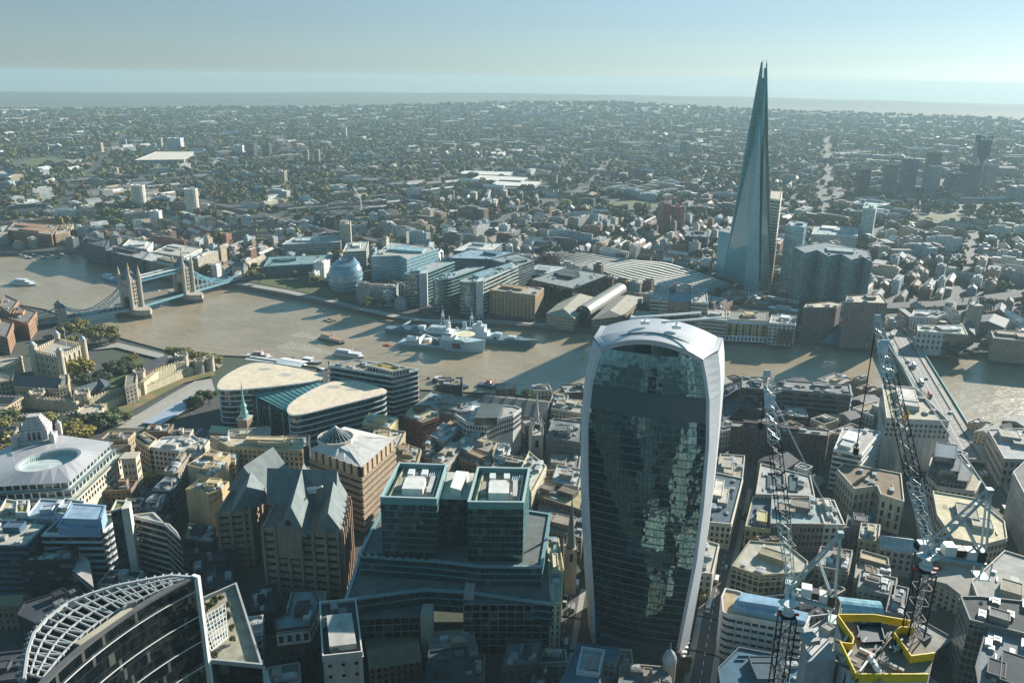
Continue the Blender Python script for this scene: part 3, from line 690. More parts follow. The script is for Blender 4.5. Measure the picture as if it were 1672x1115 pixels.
    for c, e, s1 in ((N, aN, -1), (S_, aS, 1)):
        d = (e-c); d.z = 0; D = d.length; d.normalize(); n = Vector((-d.y, d.x, 0))
        for s in (-1, 1):
            pts = []; lo = []
            for k in range(25):
                u = k/24; x = lerp(8, D-4, u); m = .68
                z = 12.6+26*((m-u)/m)**2 if u < m else 12.6+9*((u-m)/(1-m))**1.6
                h = 3.4*sin(pi*min(1, u/m))+.5 if u < m else .5+2.2*sin(pi*(u-m)/(1-m))
                p = c+d*x+n*(s*8.8); pts.append(p+Vector((0, 0, z+h*.5))); lo.append(p+Vector((0, 0, z-h*.5)))
            mb = MB(o0)
            for k in range(24):
                mb.beam(pts[k], pts[k+1], .75); mb.beam(lo[k], lo[k+1], .75); mb.beam(lo[k], pts[k+1], .35); mb.beam(pts[k], lo[k+1], .3)
            mb.build('chain', M['smooth'], t, (.20, .42, .50))
            for k in range(2, 22, 2):
                mb = MB(o0); q = lo[k]; mb.beam(q, Vector((q.x, q.y, 10.5)), .4); mb.build('hanger', M['smooth'], t, (.5, .62, .66))
    for c, e in ((N, aN), (S_, aS)):
        d = (e-c).normalized(); r2 = atan2(d.y, d.x); n = Vector((-d.y, d.x, 0)); ab = None
        mb = MB(o0)
        for s in (-1, 1): mb.box(e+n*(8.3*s)+Vector((0, 0, 11)), (9, 4.6, 26), r2)
        mb.box(e+Vector((0, 0, 21)), (9, 13, 6), r2); mb.box(e+Vector((0, 0, 2)), (14, 24, 12), r2); ab = mb.build('abutment_tower', M['stone'], t, STONE)
        mb = MB(o0); q = [e+d*(x*4.9)+n*(y*11)+Vector((0, 0, 24)) for x, y in ((-1, -1), (1, -1), (1, 1), (-1, 1))]; r0, r1 = e+n*-8+Vector((0, 0, 30)), e+n*8+Vector((0, 0, 30)); mb.face([q[1], q[2], r1, r0]); mb.face([q[3], q[0], r0, r1]); mb.face([q[0], q[1], r0]); mb.face([q[2], q[3], r1]); mb.build('roof', M['plain'], ab, (.10, .12, .13))
    # approach chains land beyond the northern abutment
    for s in (-1, 1):
        d = (far-aN).normalized(); n = Vector((-d.y, d.x, 0)); mb = MB(o0); mb.beam(aN+n*(8.5*s)+Vector((0, 0, 20)), aN+d*60+n*(8.5*s)+Vector((0, 0, 9.5)), .9, 1.2); mb.build('anchor_chain', M['smooth'], t, (.20, .42, .50))
    for p in (aN, aS): take([(p.x+a*12, p.y+b*12) for a, b in ((-1, -1), (1, -1), (1, 1), (-1, 1))])
    d = (far-aN).normalized(); n = Vector((-d.y, d.x, 0)); take([((aN+n*11).x, (aN+n*11).y), ((far+n*11).x, (far+n*11).y), ((far-n*11).x, (far-n*11).y), ((aN-n*11).x, (aN-n*11).y)])
    return N, S_, aN, aS, far
M['tarmac'] = m_plain('asphalt', (.075, .075, .075), .9, .3, .3); M['paving'] = m_plain('paving', (.32, .30, .26), .9, .3, .4); M['grass'] = m_plain('mown_grass', (.085, .10, .03), .95, .45, .12)
TB = tower_bridge()
# ---------------------------------------------------------------- leaning glass egg
def city_hall():
    c = at(564, 477, 5); t = thing('glass_hall', 'round glass hall leaning back like an egg beside the river', 'hall', (c.x, c.y, 5)); mb = MB(t.location); n = 40; N = 22; prev = None
    prof = [(0, 14), (.06, 16.5), (.2, 20.5), (.38, 23.3), (.55, 23.6), (.72, 21.5), (.86, 17.6), (.95, 13.2), (1.0, 9.5)]
    lean = Vector((-.10, -.42, 0))
    for i in range(N+1):
        u = i/N; r = interp([p[0] for p in prof], [p[1] for p in prof], u); z = 5+45*u; cc = c+lean*(u*u*18)
        tilt = 5*sm(.8, 1, u)
        cur = [Vector((cc.x+r*cos(a), cc.y+r*sin(a), z-tilt*sin(a)*.6)) for a in [2*pi*k/n for k in range(n)]]
        if prev: mb.loft(prev, cur, 0, us=1, v0=i, v1=i+1)
        prev = cur
    mb.build('glass_shell', M['hall'], t, smooth=True)
    mb = MB(t.location); top = [p+Vector((0, 0, .5)) for p in prev]; q = [c+lean*18+(p-(c+lean*18))*.82 for p in top]; q = [Vector((p.x, p.y, r.z-1.2)) for p, r in zip(q, top)]
    mb.loft(top, q); mb.face(q); mb.build('roof', M['smooth'], t, (.10, .15, .18))
    for u in (.16, .3, .44, .58, .72, .86):
        r = interp([p[0] for p in prof], [p[1] for p in prof], u)+.25; z = 5+45*u; cc = c+lean*(u*u*18); mb = MB(t.location); ring = [Vector((cc.x+r*cos(a), cc.y+r*sin(a), z)) for a in [2*pi*k/n for k in range(n)]]
        for k in range(n): mb.beam(ring[k], ring[(k+1) % n], .4, .5)
        mb.build('floor_ring', M['smooth'], t, (.35, .45, .5))
    take([(c.x+26*cos(a), c.y+26*sin(a)) for a in [k*.5 for k in range(12)]])
M['hall'] = m_glass('egg_glass', (.10, .22, .30), .06, .14, (.25, .33, .36), .1, 1.9, .05, .05, .4)
city_hall()
# ---------------------------------------------------------------- ships and boats
def local(p0, p1):
    d = Vector((p1[0]-p0[0], p1[1]-p0[1], 0)); L = d.length; d.normalize(); return Vector((p0[0], p0[1], 0)), d, Vector((-d.y, d.x, 0)), L
def hull(mb, T, L, B, H, bow=.3, flare=1.0, sheer=.25, stern=.8, m=0, md=1, z0=-.8):
    n = 18; prev = None
    for k in range(n+1):
        u = k/n; w = B/2*(lerp(stern, 1, sm(0, .25, u)) if u < .3 else 1-max(0, (u-(1-bow))/bow)**1.8); w = max(w, .02*B)
        ht = H*(1+sheer*max(0, (u-.5)*2)**2); xo = max(0, u-.85)/.15*L*.03
        cur = [T(u*L-xo*1.2, w*.75, z0), T(u*L+xo*.2, w*flare, ht), T(u*L+xo*.2, -w*flare, ht), T(u*L-xo*1.2, -w*.75, z0)]
        if prev:
            mb.face([prev[0], cur[0], cur[1], prev[1]], m); mb.face([prev[1], cur[1], cur[2], prev[2]], md); mb.face([prev[2], cur[2], cur[3], prev[3]], m)
        else: mb.face(cur, m)
        prev = cur
    mb.face(prev[::-1], m)
def T_of(o, d, n): return lambda x, y, z: o+d*x+n*y+Vector((0, 0, z))
def bx(mb, T, d, x0, x1, y0, y1, z0, z1, m=0): mb.box(T((x0+x1)/2, (y0+y1)/2, (z0+z1)/2), (abs(x1-x0), abs(y1-y0), z1-z0), atan2(d.y, d.x), m)
def warship():
    o, d, n, L = local(at(632, 541, 1), at(880, 566, 1)); T = T_of(o, d, n); B = 19
    t = thing('warship', 'long grey cruiser with gun turrets moored behind the pale blue ship', 'ship', T(L/2, 0, 0)); q = t.location
    mb = MB(q); hull(mb, T, L, B, 6.5, .34, 1.05, .4, .6); mb.build('hull', [M['smooth'], M['plain']], t, (.10, .17, .20))
    mb = MB(q); bx(mb, T, d, L*.28, L*.72, -7, 7, 6.3, 10); bx(mb, T, d, L*.52, L*.68, -6, 6, 10, 14); bx(mb, T, d, L*.58, L*.66, -5, 5, 14, 20); bx(mb, T, d, L*.3, L*.42, -5, 5, 10, 13.5); mb.tube(T(L*.62, 0, 20), T(L*.62, 0, 24), 3.4, 2.8, 10); mb.build('superstructure', M['smooth'], t, (.42, .48, .50))
    for x in (.42, .53): mb = MB(q); mb.tube(T(L*x, 0, 10), T(L*x-1.5, 0, 21), 2.6, 2.2, 12); mb.tube(T(L*x-1.5, 0, 21), T(L*x-1.6, 0, 21.6), 2.5, 2.5, 12); mb.build('funnel', M['smooth'], t, (.38, .45, .48))
    for x in (.38, .57):
        mb = MB(q)
        for s in (-1, 1): mb.beam(T(L*x-3, 2.4*s, 11), T(L*x, 0, 34), .45)
        mb.beam(T(L*x+3, 0, 12), T(L*x, 0, 34), .45); mb.beam(T(L*x, -4, 30), T(L*x, 4, 30), .3); mb.box(T(L*x, 0, 27), (3, 3, 2)); mb.beam(T(L*x, 0, 34), T(L*x, 0, 40), .25); mb.build('mast', M['smooth'], t, (.5, .55, .56))
    for x, z, s in ((.15, 7, -1), (.24, 9.5, -1), (.74, 9.5, 1), (.83, 7.4, 1)):
        mb = MB(q); bx(mb, T, d, L*x-4, L*x+4, -3.6, 3.6, z, z+3.2); mb.tube(T(L*x, 0, z-2.5), T(L*x, 0, z), 3.4, 3.4, 12)
        for g in (-1.8, 0, 1.8): mb.tube(T(L*x+s*4, g, z+2), T(L*x+s*12, g, z+2.8), .3, .25, 6)
        mb.build('gun_turret', M['smooth'], t, (.44, .50, .52))
    for x in (.33, .46, .5): 
        for s in (-1, 1): mb = MB(q); mb.lathe(T(L*x, 6.2*s, 0), [(0, 10), (1.6, 10.4), (1.6, 12), (0, 13)], 8); mb.build('gun_director', M['smooth'], t, (.6, .62, .62))
    mb = MB(q); mb.beam(T(L*.98, 0, 9), T(L*.98, 0, 15), .2); mb.build('jackstaff', M['white'], t)
    # fixed mooring brow
def survey_ship():
    o, d, n, L = local(at(655, 560, 1), at(792, 574, 1)); T = T_of(o, d, n); B = 20
    t = thing('supply_ship', 'pale blue ship with a yellow round helideck and square badge panel', 'ship', T(L/2, 0, 0)); q = t.location
    mb = MB(q); hull(mb, T, L*.62, B, 4.2, .1, 1, .0, .92); mb.build('aft_hull', [M['smooth'], M['plain']], t, (.30, .42, .48))
    mb = MB(q); hull(mb, lambda x, y, z: T(L*.5+x, y, z), L*.5, B, 12.5, .62, 1.1, .18, 1.0); mb.build('bow_hull', [M['smooth'], M['plain']], t, (.36, .49, .56))
    mb = MB(q); mb.box(T(L*.3, 0, 4.35), (L*.36, B*.86, .2), atan2(d.y, d.x)); mb.build('work_deck', M['plain'], t, (.45, .30, .14))
    for s in (-1, 1): mb = MB(q); bx(mb, T, d, 3, L*.54, s*B*.48-.4, s*B*.48+.4, 4, 5.6); mb.build('bulwark', M['smooth'], t, (.36, .49, .56))
    mb = MB(q); bx(mb, T, d, L*.52, L*.66, -9, 9, 12.3, 17); bx(mb, T, d, L*.54, L*.63, -8, 8, 17, 20.5); mb.box(T(L*.585, 0, 19), (L*.095, 16.4, 1.2), atan2(d.y, d.x), 1); bx(mb, T, d, L*.55, L*.60, -4, 4, 20.5, 23); mb.build('bridge_house', [M['white'], M['pane']], t)
    mb = MB(q)
    for s in (-1, 1): mb.beam(T(L*.56, 3*s, 22), T(L*.58, 0, 34), .5)
    mb.beam(T(L*.6, 0, 22), T(L*.58, 0, 38), .5); mb.box(T(L*.58, 0, 30), (3, 5, .6)); mb.lathe(T(L*.575, 3, 0), [(0, 24), (1.6, 24.8), (1.5, 26.4), (0, 27.4)], 10); mb.build('mast', M['white'], t)
    mb = MB(q); c = T(L*.77, 0, 0); mb.lathe(c, [(0, 18.6), (10.6, 18.6), (11, 19.2), (0, 19.25)], 24); hd = mb.build('helideck', M['plain'], t, (.70, .66, .50))
    mb = MB(q); mb.lathe(c, [(5.0, 19.32), (6.0, 19.34)], 24); mb.box(c+Vector((0, 0, 19.33)), (7, .9, .02), atan2(d.y, d.x)); mb.build('landing_circle', M['yellow'], hd)
    mb = MB(q)
    for a in (0, 1.57, 3.14, 4.7): mb.beam(c+Vector((cos(a)*8, sin(a)*8, 18.6)), c+Vector((cos(a)*4, sin(a)*4, 13)), .5)
    mb.build('helideck_frame', M['white'], t)
    mb = MB(q); mb.tube(T(L*.08, 0, 6.6), T(L*.2, 0, 6.6), 4.0, 4.0, 14); mb.build('storage_drum', M['white'], t)
    mb = MB(q); bx(mb, T, d, L*.24, L*.26, -9, 9, 4.3, 11); bx(mb, T, d, L*.26, L*.34, 2, 9, 4.3, 8); mb.beam(T(L*.25, -8, 4), T(L*.25, -8, 13), 1.0); mb.build('deck_gantry', M['white'], t)
    mb = MB(q); mb.tube(T(L*.46, -5, 4.3), T(L*.46, -5, 12), 1.3, 1.1, 8); mb.beam(T(L*.46, -5, 11.6), T(L*.3, -4, 15.5), .9); mb.build('deck_crane', M['smooth'], t, (.75, .74, .7))
    mb = MB(q); bx(mb, T, d, L*.40, L*.52, -8, 8, 4.3, 9.5); mb.box(T(L*.46, 0, 10.2), (L*.08, 10, 1.6), atan2(d.y, d.x)); mb.build('winch_house', M['smooth'], t, (.05, .10, .11))
    # badge panel and portholes on the near side of the bow hull
    pb = T(L*.70, 10.35, 7.6) if n.y > 0 else T(L*.70, -10.35, 7.6); s = 1 if n.y > 0 else -1
    mb = MB(q); mb.box(pb, (8.6, .3, 5.6), atan2(d.y, d.x)); bp = mb.build('badge_panel', M['black'], t)
    mb = MB(q); mb.box(pb+n*(s*.2), (4.2, .1, 1.5), atan2(d.y, d.x)); mb.box(pb+n*(s*.2)+Vector((0, 0, -.4)), (5.4, .1, .5), atan2(d.y, d.x)); mb.build('badge', M['red'], bp)
    for k in range(4): put('window', ME['pane'], t, T(L*(.74+.016*k), 10.2*s, 10.8), (1, .4, .6), atan2(d.y, d.x))
warship(); survey_ship()
def boat(name, label, cat, a, b, B, H, hc, cc, cabin=((.2, .8, .8, 2.6),), roofc=None, group=None, extra=None, stripe=None):
    o, d, n, L = local(at(*a, .6), at(*b, .6)); T = T_of(o, d, n); t = thing(name, label, cat, T(L/2, 0, 0), group); q = t.location; rz = atan2(d.y, d.x)
    mb = MB(q); hull(mb, T, L, B, H, .3, 1.05, .35, .85, z0=-.5); mb.build('hull', [M['smooth'], M['plain']], t, hc)
    z = H
    for (u0, u1, w, h) in cabin:
        mb = MB(q); bx(mb, T, d, L*u0, L*u1, -B*w/2, B*w/2, z, z+h); cb = mb.build('cabin', M['smooth'], t, cc)
        mb = MB(q); bx(mb, T, d, L*u0-.06, L*u1+.06, -B*w/2-.06, B*w/2+.06, z+h*.35, z+h*.75); mb.build('window_strip', M['pane'], cb)
        if roofc: mb = MB(q); bx(mb, T, d, L*u0-.3, L*u1+.3, -B*w/2-.2, B*w/2+.2, z+h, z+h+.25); mb.build('cabin_roof', M['smooth'], t, roofc)
        z += h
    if extra: extra(t, T, d, L, B, z)
    return t
W_ = (.75, .76, .75)
def mast_(t, T, d, L, B, z): mb = MB(t.location); mb.beam(T(L*.6, 0, z), T(L*.58, 0, z+3.5), .25); mb.beam(T(L*.6, -1, z+2.5), T(L*.6, 1, z+2.5), .15); mb.build('mast', M['white'], t)
boat('passenger_boat', 'white passenger boat with blue side band alone upstream of the towers', 'boat', (19, 462), (61, 466), 10, 2.6, (.72, .75, .78), W_, ((.1, .78, .85, 2.6), (.2, .62, .7, 2.3)), (.5, .55, .6), extra=mast_)
boat('passenger_boat', 'dark hulled river boat with orange and white top deck in mid river', 'boat', (523, 551), (563, 561), 8.5, 1.8, (.05, .06, .07), W_, ((.12, .9, .9, 2.6), (.12, .45, .75, 2.2)), (.42, .25, .14), extra=mast_)
boat('passenger_boat', 'long white river bus passing the floating pier', 'boat', (547, 577), (596, 584), 8.5, 2.0, W_, W_, ((.06, .84, .86, 2.5), (.1, .5, .6, 1.8)), (.6, .63, .66), extra=mast_)
boat('speedboat', 'small orange inflatable speedboat leaving a white wake', 'boat', (627, 562), (639, 565), 3, .9, (.6, .1, .03), (.5, .1, .05), ((.3, .6, .6, 1.1),))
boat('motor_boat', 'blue and white motor boat moored under the bridge walkways', 'boat', (168, 453), (194, 462), 9, 2.6, (.08, .22, .42), W_, ((.1, .7, .8, 3), (.2, .5, .6, 2.4)), (.5, .6, .7), extra=mast_)
boat('motor_boat', 'small dark launch under the northern bridge tower', 'boat', (228, 462), (247, 459), 6, 1.5, (.05, .07, .1), (.4, .45, .5), ((.2, .7, .75, 2),), (.3, .35, .4))
boat('motor_boat', 'small black barge beside the southern bridge pier', 'boat', (313, 487), (299, 490), 5, 1.2, (.03, .03, .04), (.2, .2, .2), ((.5, .8, .7, 1.8),))
boat('tug', 'blue tug with an orange wheelhouse moored off the long market roof', 'boat', (714, 628), (766, 633), 9, 2.0, (.04, .10, .16), (.15, .3, .42), ((.2, .55, .8, 2.6), (.28, .42, .5, 2.4)), (.55, .28, .05), extra=mast_)
boat('tug', 'black barge with white deckhouse lying beside the blue tug', 'boat', (706, 622), (736, 620), 8, 1.8, (.03, .03, .03), (.6, .6, .58), ((.15, .5, .8, 2.4),), (.5, .5, .5), extra=mast_)
boat('tug', 'dark blue tug with white rail moored right of the orange topped tug', 'boat', (781, 628), (822, 634), 8, 2.2, (.03, .06, .11), W_, ((.3, .6, .75, 2.5), (.35, .5, .5, 2)), (.35, .1, .08), extra=mast_)
for k, (u, v, lb) in enumerate(((128, 429, 'tiny yellow buoy near the far left bank'), (67, 432, 'yellow buoy left of the twin towered bridge'), (951, 585, 'yellow buoy beside the bulging tower roof'), (830, 630, 'yellow buoy right of the dark blue tug'), (700, 618, 'black buoy off the white balconied building'), (529, 510, 'small black buoy in open river above the river boat'))):
    p = at(u, v, 0); t = thing('buoy', lb, 'buoy', p, 'mooring buoys'); mb = MB(p); mb.lathe(p, [(0, -.5), (1.6, -.3), (1.7, .8), (.5, 1.5), (.3, 3), (0, 3.2)], 10); mb.build('float', M['black'] if 'black' in lb else M['yellow'], t); mb = MB(p); mb.lathe(p, [(.5, 3.2), (.5, 3.8), (0, 4)], 6); mb.build('top_mark', M['white'], t)
# two punts rafted together
for k, (a, b) in enumerate((((530, 522), (543, 526)), ((536, 520), (550, 524)))):
    boat('flat_boat', ('near' if not k else 'far')+' of two flat work boats rafted together in mid river', 'boat', a, b, 4, 1, (.18, .16, .12), (.4, .38, .33), ((.1, .3, .6, 1.2),), group='rafted work boats')
# moored boats along the far left bank
for k in range(11):
    u = 30+k*7.5; v = 417+(k % 3)*2.2-k*.12; c = ((.06, .07, .09), (.55, .55, .54), (.09, .14, .2))[k % 3]
    boat('moored_boat', ('dark', 'white', 'blue')[k % 3]+' narrow boat moored on the far left bank, %s from the left' % ('first second third fourth fifth sixth seventh eighth ninth tenth eleventh'.split()[k]), 'boat', (u, v), (u+8, v+1.2), 5, 1.5, c, (.5, .5, .48), ((.2, .7, .8, 1.6),), group='boats moored along the far left bank')
# ---------------------------------------------------------------- floating pier
def floating_pier():
    o, d, n, L = local(at(402, 588, 2), at(545, 606, 2)); T = T_of(o, d, n); t = thing('floating_pier', 'floating boat pier with a white pavilion roof and long dark pontoon', 'pier', T(L/2, 0, 0)); q = t.location
    mb = MB(q); bx(mb, T, d, 0, L, -7, 7, -1, 1.6); mb.build('pontoon', M['plain'], t, (.06, .07, .07))
    mb = MB(q); bx(mb, T, d, L*.04, L*.36, -5, 5, 1.6, 4.8); mb.build('shelter', M['punch'], t, (.3, .3, .3)); mb = MB(q); bx(mb, T, d, L*.02, L*.38, -6, 6, 4.8, 5.3); mb.build('shelter_roof', M['smooth'], t, (.5, .5, .48))
    mb = MB(q); a, b = T(L*.42, -8, 0), T(L*.68, 8, 0); bx(mb, T, d, L*.42, L*.66, -7, 7, 1.6, 5); mb.build('pavilion', M['pane'], t)
    mb = MB(q); A = [T(L*.40, -9, 6.5), T(L*.68, -9, 5.5), T(L*.68, 9, 5.5), T(L*.40, 9, 6.5)]; r0, r1 = T(L*.40, 0, 9), T(L*.68, 0, 7.5); mb.face([A[0], A[1], r1, r0]); mb.face([A[2], A[3], r0, r1]); mb.build('pavilion_roof', M['white'], t)
    for k in range(3): mb = MB(q); p = T(L*.1+k*L*.4, 8.2, 0); mb.tube(p+Vector((0, 0, -2)), p+Vector((0, 0, 9)), .6, .6, 8); mb.build('mooring_pile', M['black'], t)
    mb = MB(q); e = T(L*.8, 0, 3); mb.beam(e, Vector((e.x-12, ynb(e.x)+8, 6)), 3.5, .5); mb.beam(e+Vector((0, 0, 1.2)), Vector((e.x-12, ynb(e.x)+8, 7.2)), 3.6, .15); mb.build('gangway', M['white'], t)
floating_pier()
boat('passenger_boat', 'white pleasure boat tied up at the left end of the floating pier', 'boat', (404, 580), (446, 585), 8, 1.8, (.6, .6, .6), W_, ((.2, .8, .8, 2.4), (.3, .6, .6, 2)), (.5, .32, .28), extra=mast_)
boat('passenger_boat', 'white pleasure boat with open deck tied up at the right end of the pier', 'boat', (494, 588), (526, 593), 8, 1.8, (.3, .3, .3), W_, ((.1, .5, .8, 2.4),), (.7, .7, .68), extra=mast_)
# long brow and pontoon between warship and south bank
mb = MB(); t = thing('mooring_jetty', 'pale walkway jetty linking the grey cruiser to the far bank', 'jetty', at(700, 522, 2)); mb.o = t.location
for a, b in (((672, 522), (655, 535)), ((672, 522), (770, 524))): mb.beam(at(*a, 5), at(*b, 5), 3, 1)
mb.build('walkway', M['smooth'], t, (.45, .5, .5)); mb = MB(t.location); p = at(778, 524, 2); mb.box(p+Vector((0, 0, 3)), (20, 9, 6), .2); mb.build('ticket_hut', M['grid'], t, (.35, .38, .38))
for u in (690, 710, 730, 750): mb = MB(t.location); p = at(u, 524, 2); mb.tube((p.x, p.y, -2), (p.x, p.y, 6), .6, .6, 6); mb.build('pile', M['black'], t)
# ---------------------------------------------------------------- road bridge on the right
def london_bridge():
    z = 12.5; Ls, Rs, Rn = at(1450, 556, z), at(1496, 557, z), at(1596, 718, z); d = (Rn-Rs).normalized(); n = Vector((d.y, -d.x, 0)); L = (Rn-Rs).length; w = abs((Ls-Rs).dot(n)); n = n if (Ls-Rs).dot(n) > 0 else -n
    P = lambda x, y, z: Rs+d*x+n*y+Vector((0, 0, z-Rs.z)); t = thing('road_bridge', 'wide flat road bridge with pavements and green railings', 'bridge', P(L/2, w/2, 0)); q = t.location; rz = atan2(d.y, d.x); x0, x1 = -40, L+40
    mb = MB(q); mb.box(P((x0+x1)/2, w/2, z-1.2), (x1-x0, w, 2.4), rz); mb.build('deck', M['stone'], t, (.36, .35, .32))
    mb = MB(q); mb.box(P((x0+x1)/2, w/2, z+.05), (x1-x0, w*.56, .1), rz); mb.build('carriageway', M['road'], t)
    for y in (w*.11, w*.89): mb = MB(q); mb.box(P((x0+x1)/2, y, z+.1), (x1-x0, w*.2, .22), rz); mb.build('pavement', M['paving'], t)
    for y in (.4, w-.4): mb = MB(q); mb.box(P((x0+x1)/2, y, z+.75), (x1-x0, .5, 1.5), rz); mb.box(P((x0+x1)/2, y, z+1.6), (x1-x0, .7, .25), rz, 1); mb.build('railing', [M['stone'], M['smooth']], t, (.16, .33, .28))
    for y in (w*.235, w*.765): mb = MB(q); mb.box(P((x0+x1)/2, y, z+.45), (x1-x0, .35, .7), rz); mb.build('barrier', M['black'], t)
    for y in (w*.36, w*.5, w*.64):
        mb = MB(q)
        for k in range(int((x1-x0)/9)): mb.box(P(x0+k*9, y, z+.112), (4 if y != w*.5 else 8, .22, .012), rz)
        mb.build('lane_marking', M['white'], t)
    for x in (L*.18, L*.55, L*.9):
        mb = MB(q)
        for s in (.2, .8): mb.box(P(x, w*s, 4.5), (6, w*.3, 13), rz)
        mb.box(P(x, w*.5, 9.6), (14, w*.96, 2.6), rz); mb.build('pier', M['stone'], t, (.33, .32, .29))
    return P, d, n, L, w, z, rz
def roadmat():
    t = NT('worn_carriageway'); p = t.pos(); mp = t.nd("Mapping"); mp.inputs["Rotation"].default_value = (0, 0, -1.45); mp.inputs["Scale"].default_value = (.03, .9, 1); t.ln(p, mp.inputs[0])
    t.base(t.ramp(t.noise(1.0, 3, mp.outputs[0]), [(.35, (.11, .108, .1)), (.65, (.2, .195, .18))])); return t.p(Roughness=.85)
M['road'] = roadmat(); LB = london_bridge()
def vehicle(name, label, cat, p, rz, L, W, H, col, bus=False, group=None):
    t = thing(name, label, cat, p, group); q = Vector(p); d = Vector((cos(rz), sin(rz), 0)); n = Vector((-d.y, d.x, 0)); P = lambda x, y, z: q+d*x+n*y+Vector((0, 0, z))
    mb = MB(q); mb.box(P(0, 0, .45+H*.22), (L, W, H*.44), rz); mb.box(P(-L*.03 if not bus else 0, 0, .45+H*.66), (L*(.99 if bus else .72), W*.96, H*.46), rz); b = mb.build('body', M['smooth'], t, col)
    mb = MB(q); mb.box(P(-L*.03 if not bus else 0, 0, .45+H*.64), (L*(1.0 if bus else .74), W*.99, H*.24), rz); mb.build('windows', M['pane'], t)
    for x in (-.3, .3):
        for y in (-.45, .45): mb = MB(q); mb.tube(P(L*x, W*y-.15, .45), P(L*x, W*y+.15, .45), .45, .45, 8); mb.build('wheel', M['black'], t)
    return t
P_, d_, n_, L_, w_, z_, rz_ = LB
for k, (u, v, lb) in enumerate(((1492, 597, 'white topped bus farther along the road bridge'), (1504, 625, 'white topped bus nearer on the road bridge'), (1456, 548, 'grey bus at the far end of the road bridge'), (1476, 541, 'red bus turning off the far end of the road bridge'))):
    p = at(u, v+2, z_+.1); vehicle('bus', lb, 'bus', p, rz_, 11, 2.6, 4.2, ((.72, .72, .7), (.72, .72, .7), (.4, .4, .4), (.4, .06, .04))[k], True, 'buses on the road bridge')
def person_mesh():
    mb = MB()
    for s in (-1, 1): mb.tube((.05*s*2, 0, 0), (.1*s, 0, .85), .07, .1, 6, cap=False)
    mb.lathe((0, 0), [(0, .8), (.18, .84), (.17, 1.05), (.23, 1.4), (.1, 1.5), (.06, 1.54), (.1, 1.6), (.115, 1.68), (.08, 1.77), (0, 1.8)], 8)
    for s in (-1, 1): mb.tube((.22*s, 0, 1.4), (.27*s, .05, .8), .06, .04, 5)
    o = mb.build('person', M['plain']); me = o.data; bpy.data.objects.remove(o); return me
ME['person'] = person_mesh(); r = random.Random(3)
for k in range(56):
    side = k % 5 != 0; y = w_*(r.uniform(.80, .97) if side else r.uniform(.03, .18)); x = r.uniform(-20, L_*1.0); c = r.choice(((.02, .02, .03), (.05, .05, .08), (.25, .05, .04), (.5, .48, .45), (.04, .07, .12)))
    o = put('person', ME['person'], None, P_(x, y, z_+.22), (1.05, 1.05, 1.0), r.uniform(0, 6), c); tag(o, 'tiny pedestrian walking on the '+('left-hand' if side else 'right-hand')+' pavement of the road bridge', 'person', 'pedestrians on the '+('left' if side else 'right')+' bridge pavement')
# ---------------------------------------------------------------- foam behind the moving boats
t = NT('wake_foam'); n1 = t.noise(.35, 4, t.pos(), .7)
t.b.inputs['Base Color'].default_value = (.62, .60, .54, 1); t.ln(t.math('MULTIPLY', t.ramp(n1, [(.45, (0,)*3), (.7, (1,)*3)]), .75), t.b.inputs['Alpha']); M['foam'] = t.p(Roughness=.8)
for a, b, w0, w1, lb in (((547, 578), (462, 562), 4, 26, 'pale foam wake trailing behind the white river bus'), ((640, 565), (672, 571), 2, 9, 'short white wake behind the orange speedboat'), ((19, 463), (-20, 460), 4, 16, 'faint wake behind the white boat upstream'), ((523, 553), (480, 545), 4, 18, 'faint wake behind the dark hulled boat')):
    A, Bq = at(*a, .03), at(*b, .03); d = (Bq-A).normalized(); n = Vector((-d.y, d.x, 0)); mb = MB(); N = 10
    for k in range(N): p, q, u, v = A.lerp(Bq, k/N), A.lerp(Bq, (k+1)/N), lerp(w0, w1, k/N)/2, lerp(w0, w1, (k+1)/N)/2; mb.face([p-n*u, q-n*v, q+n*v, p+n*u])
    o = mb.build('boat_wake', M['foam']); kind(o, 'stuff'); tag(o, lb, 'wake')
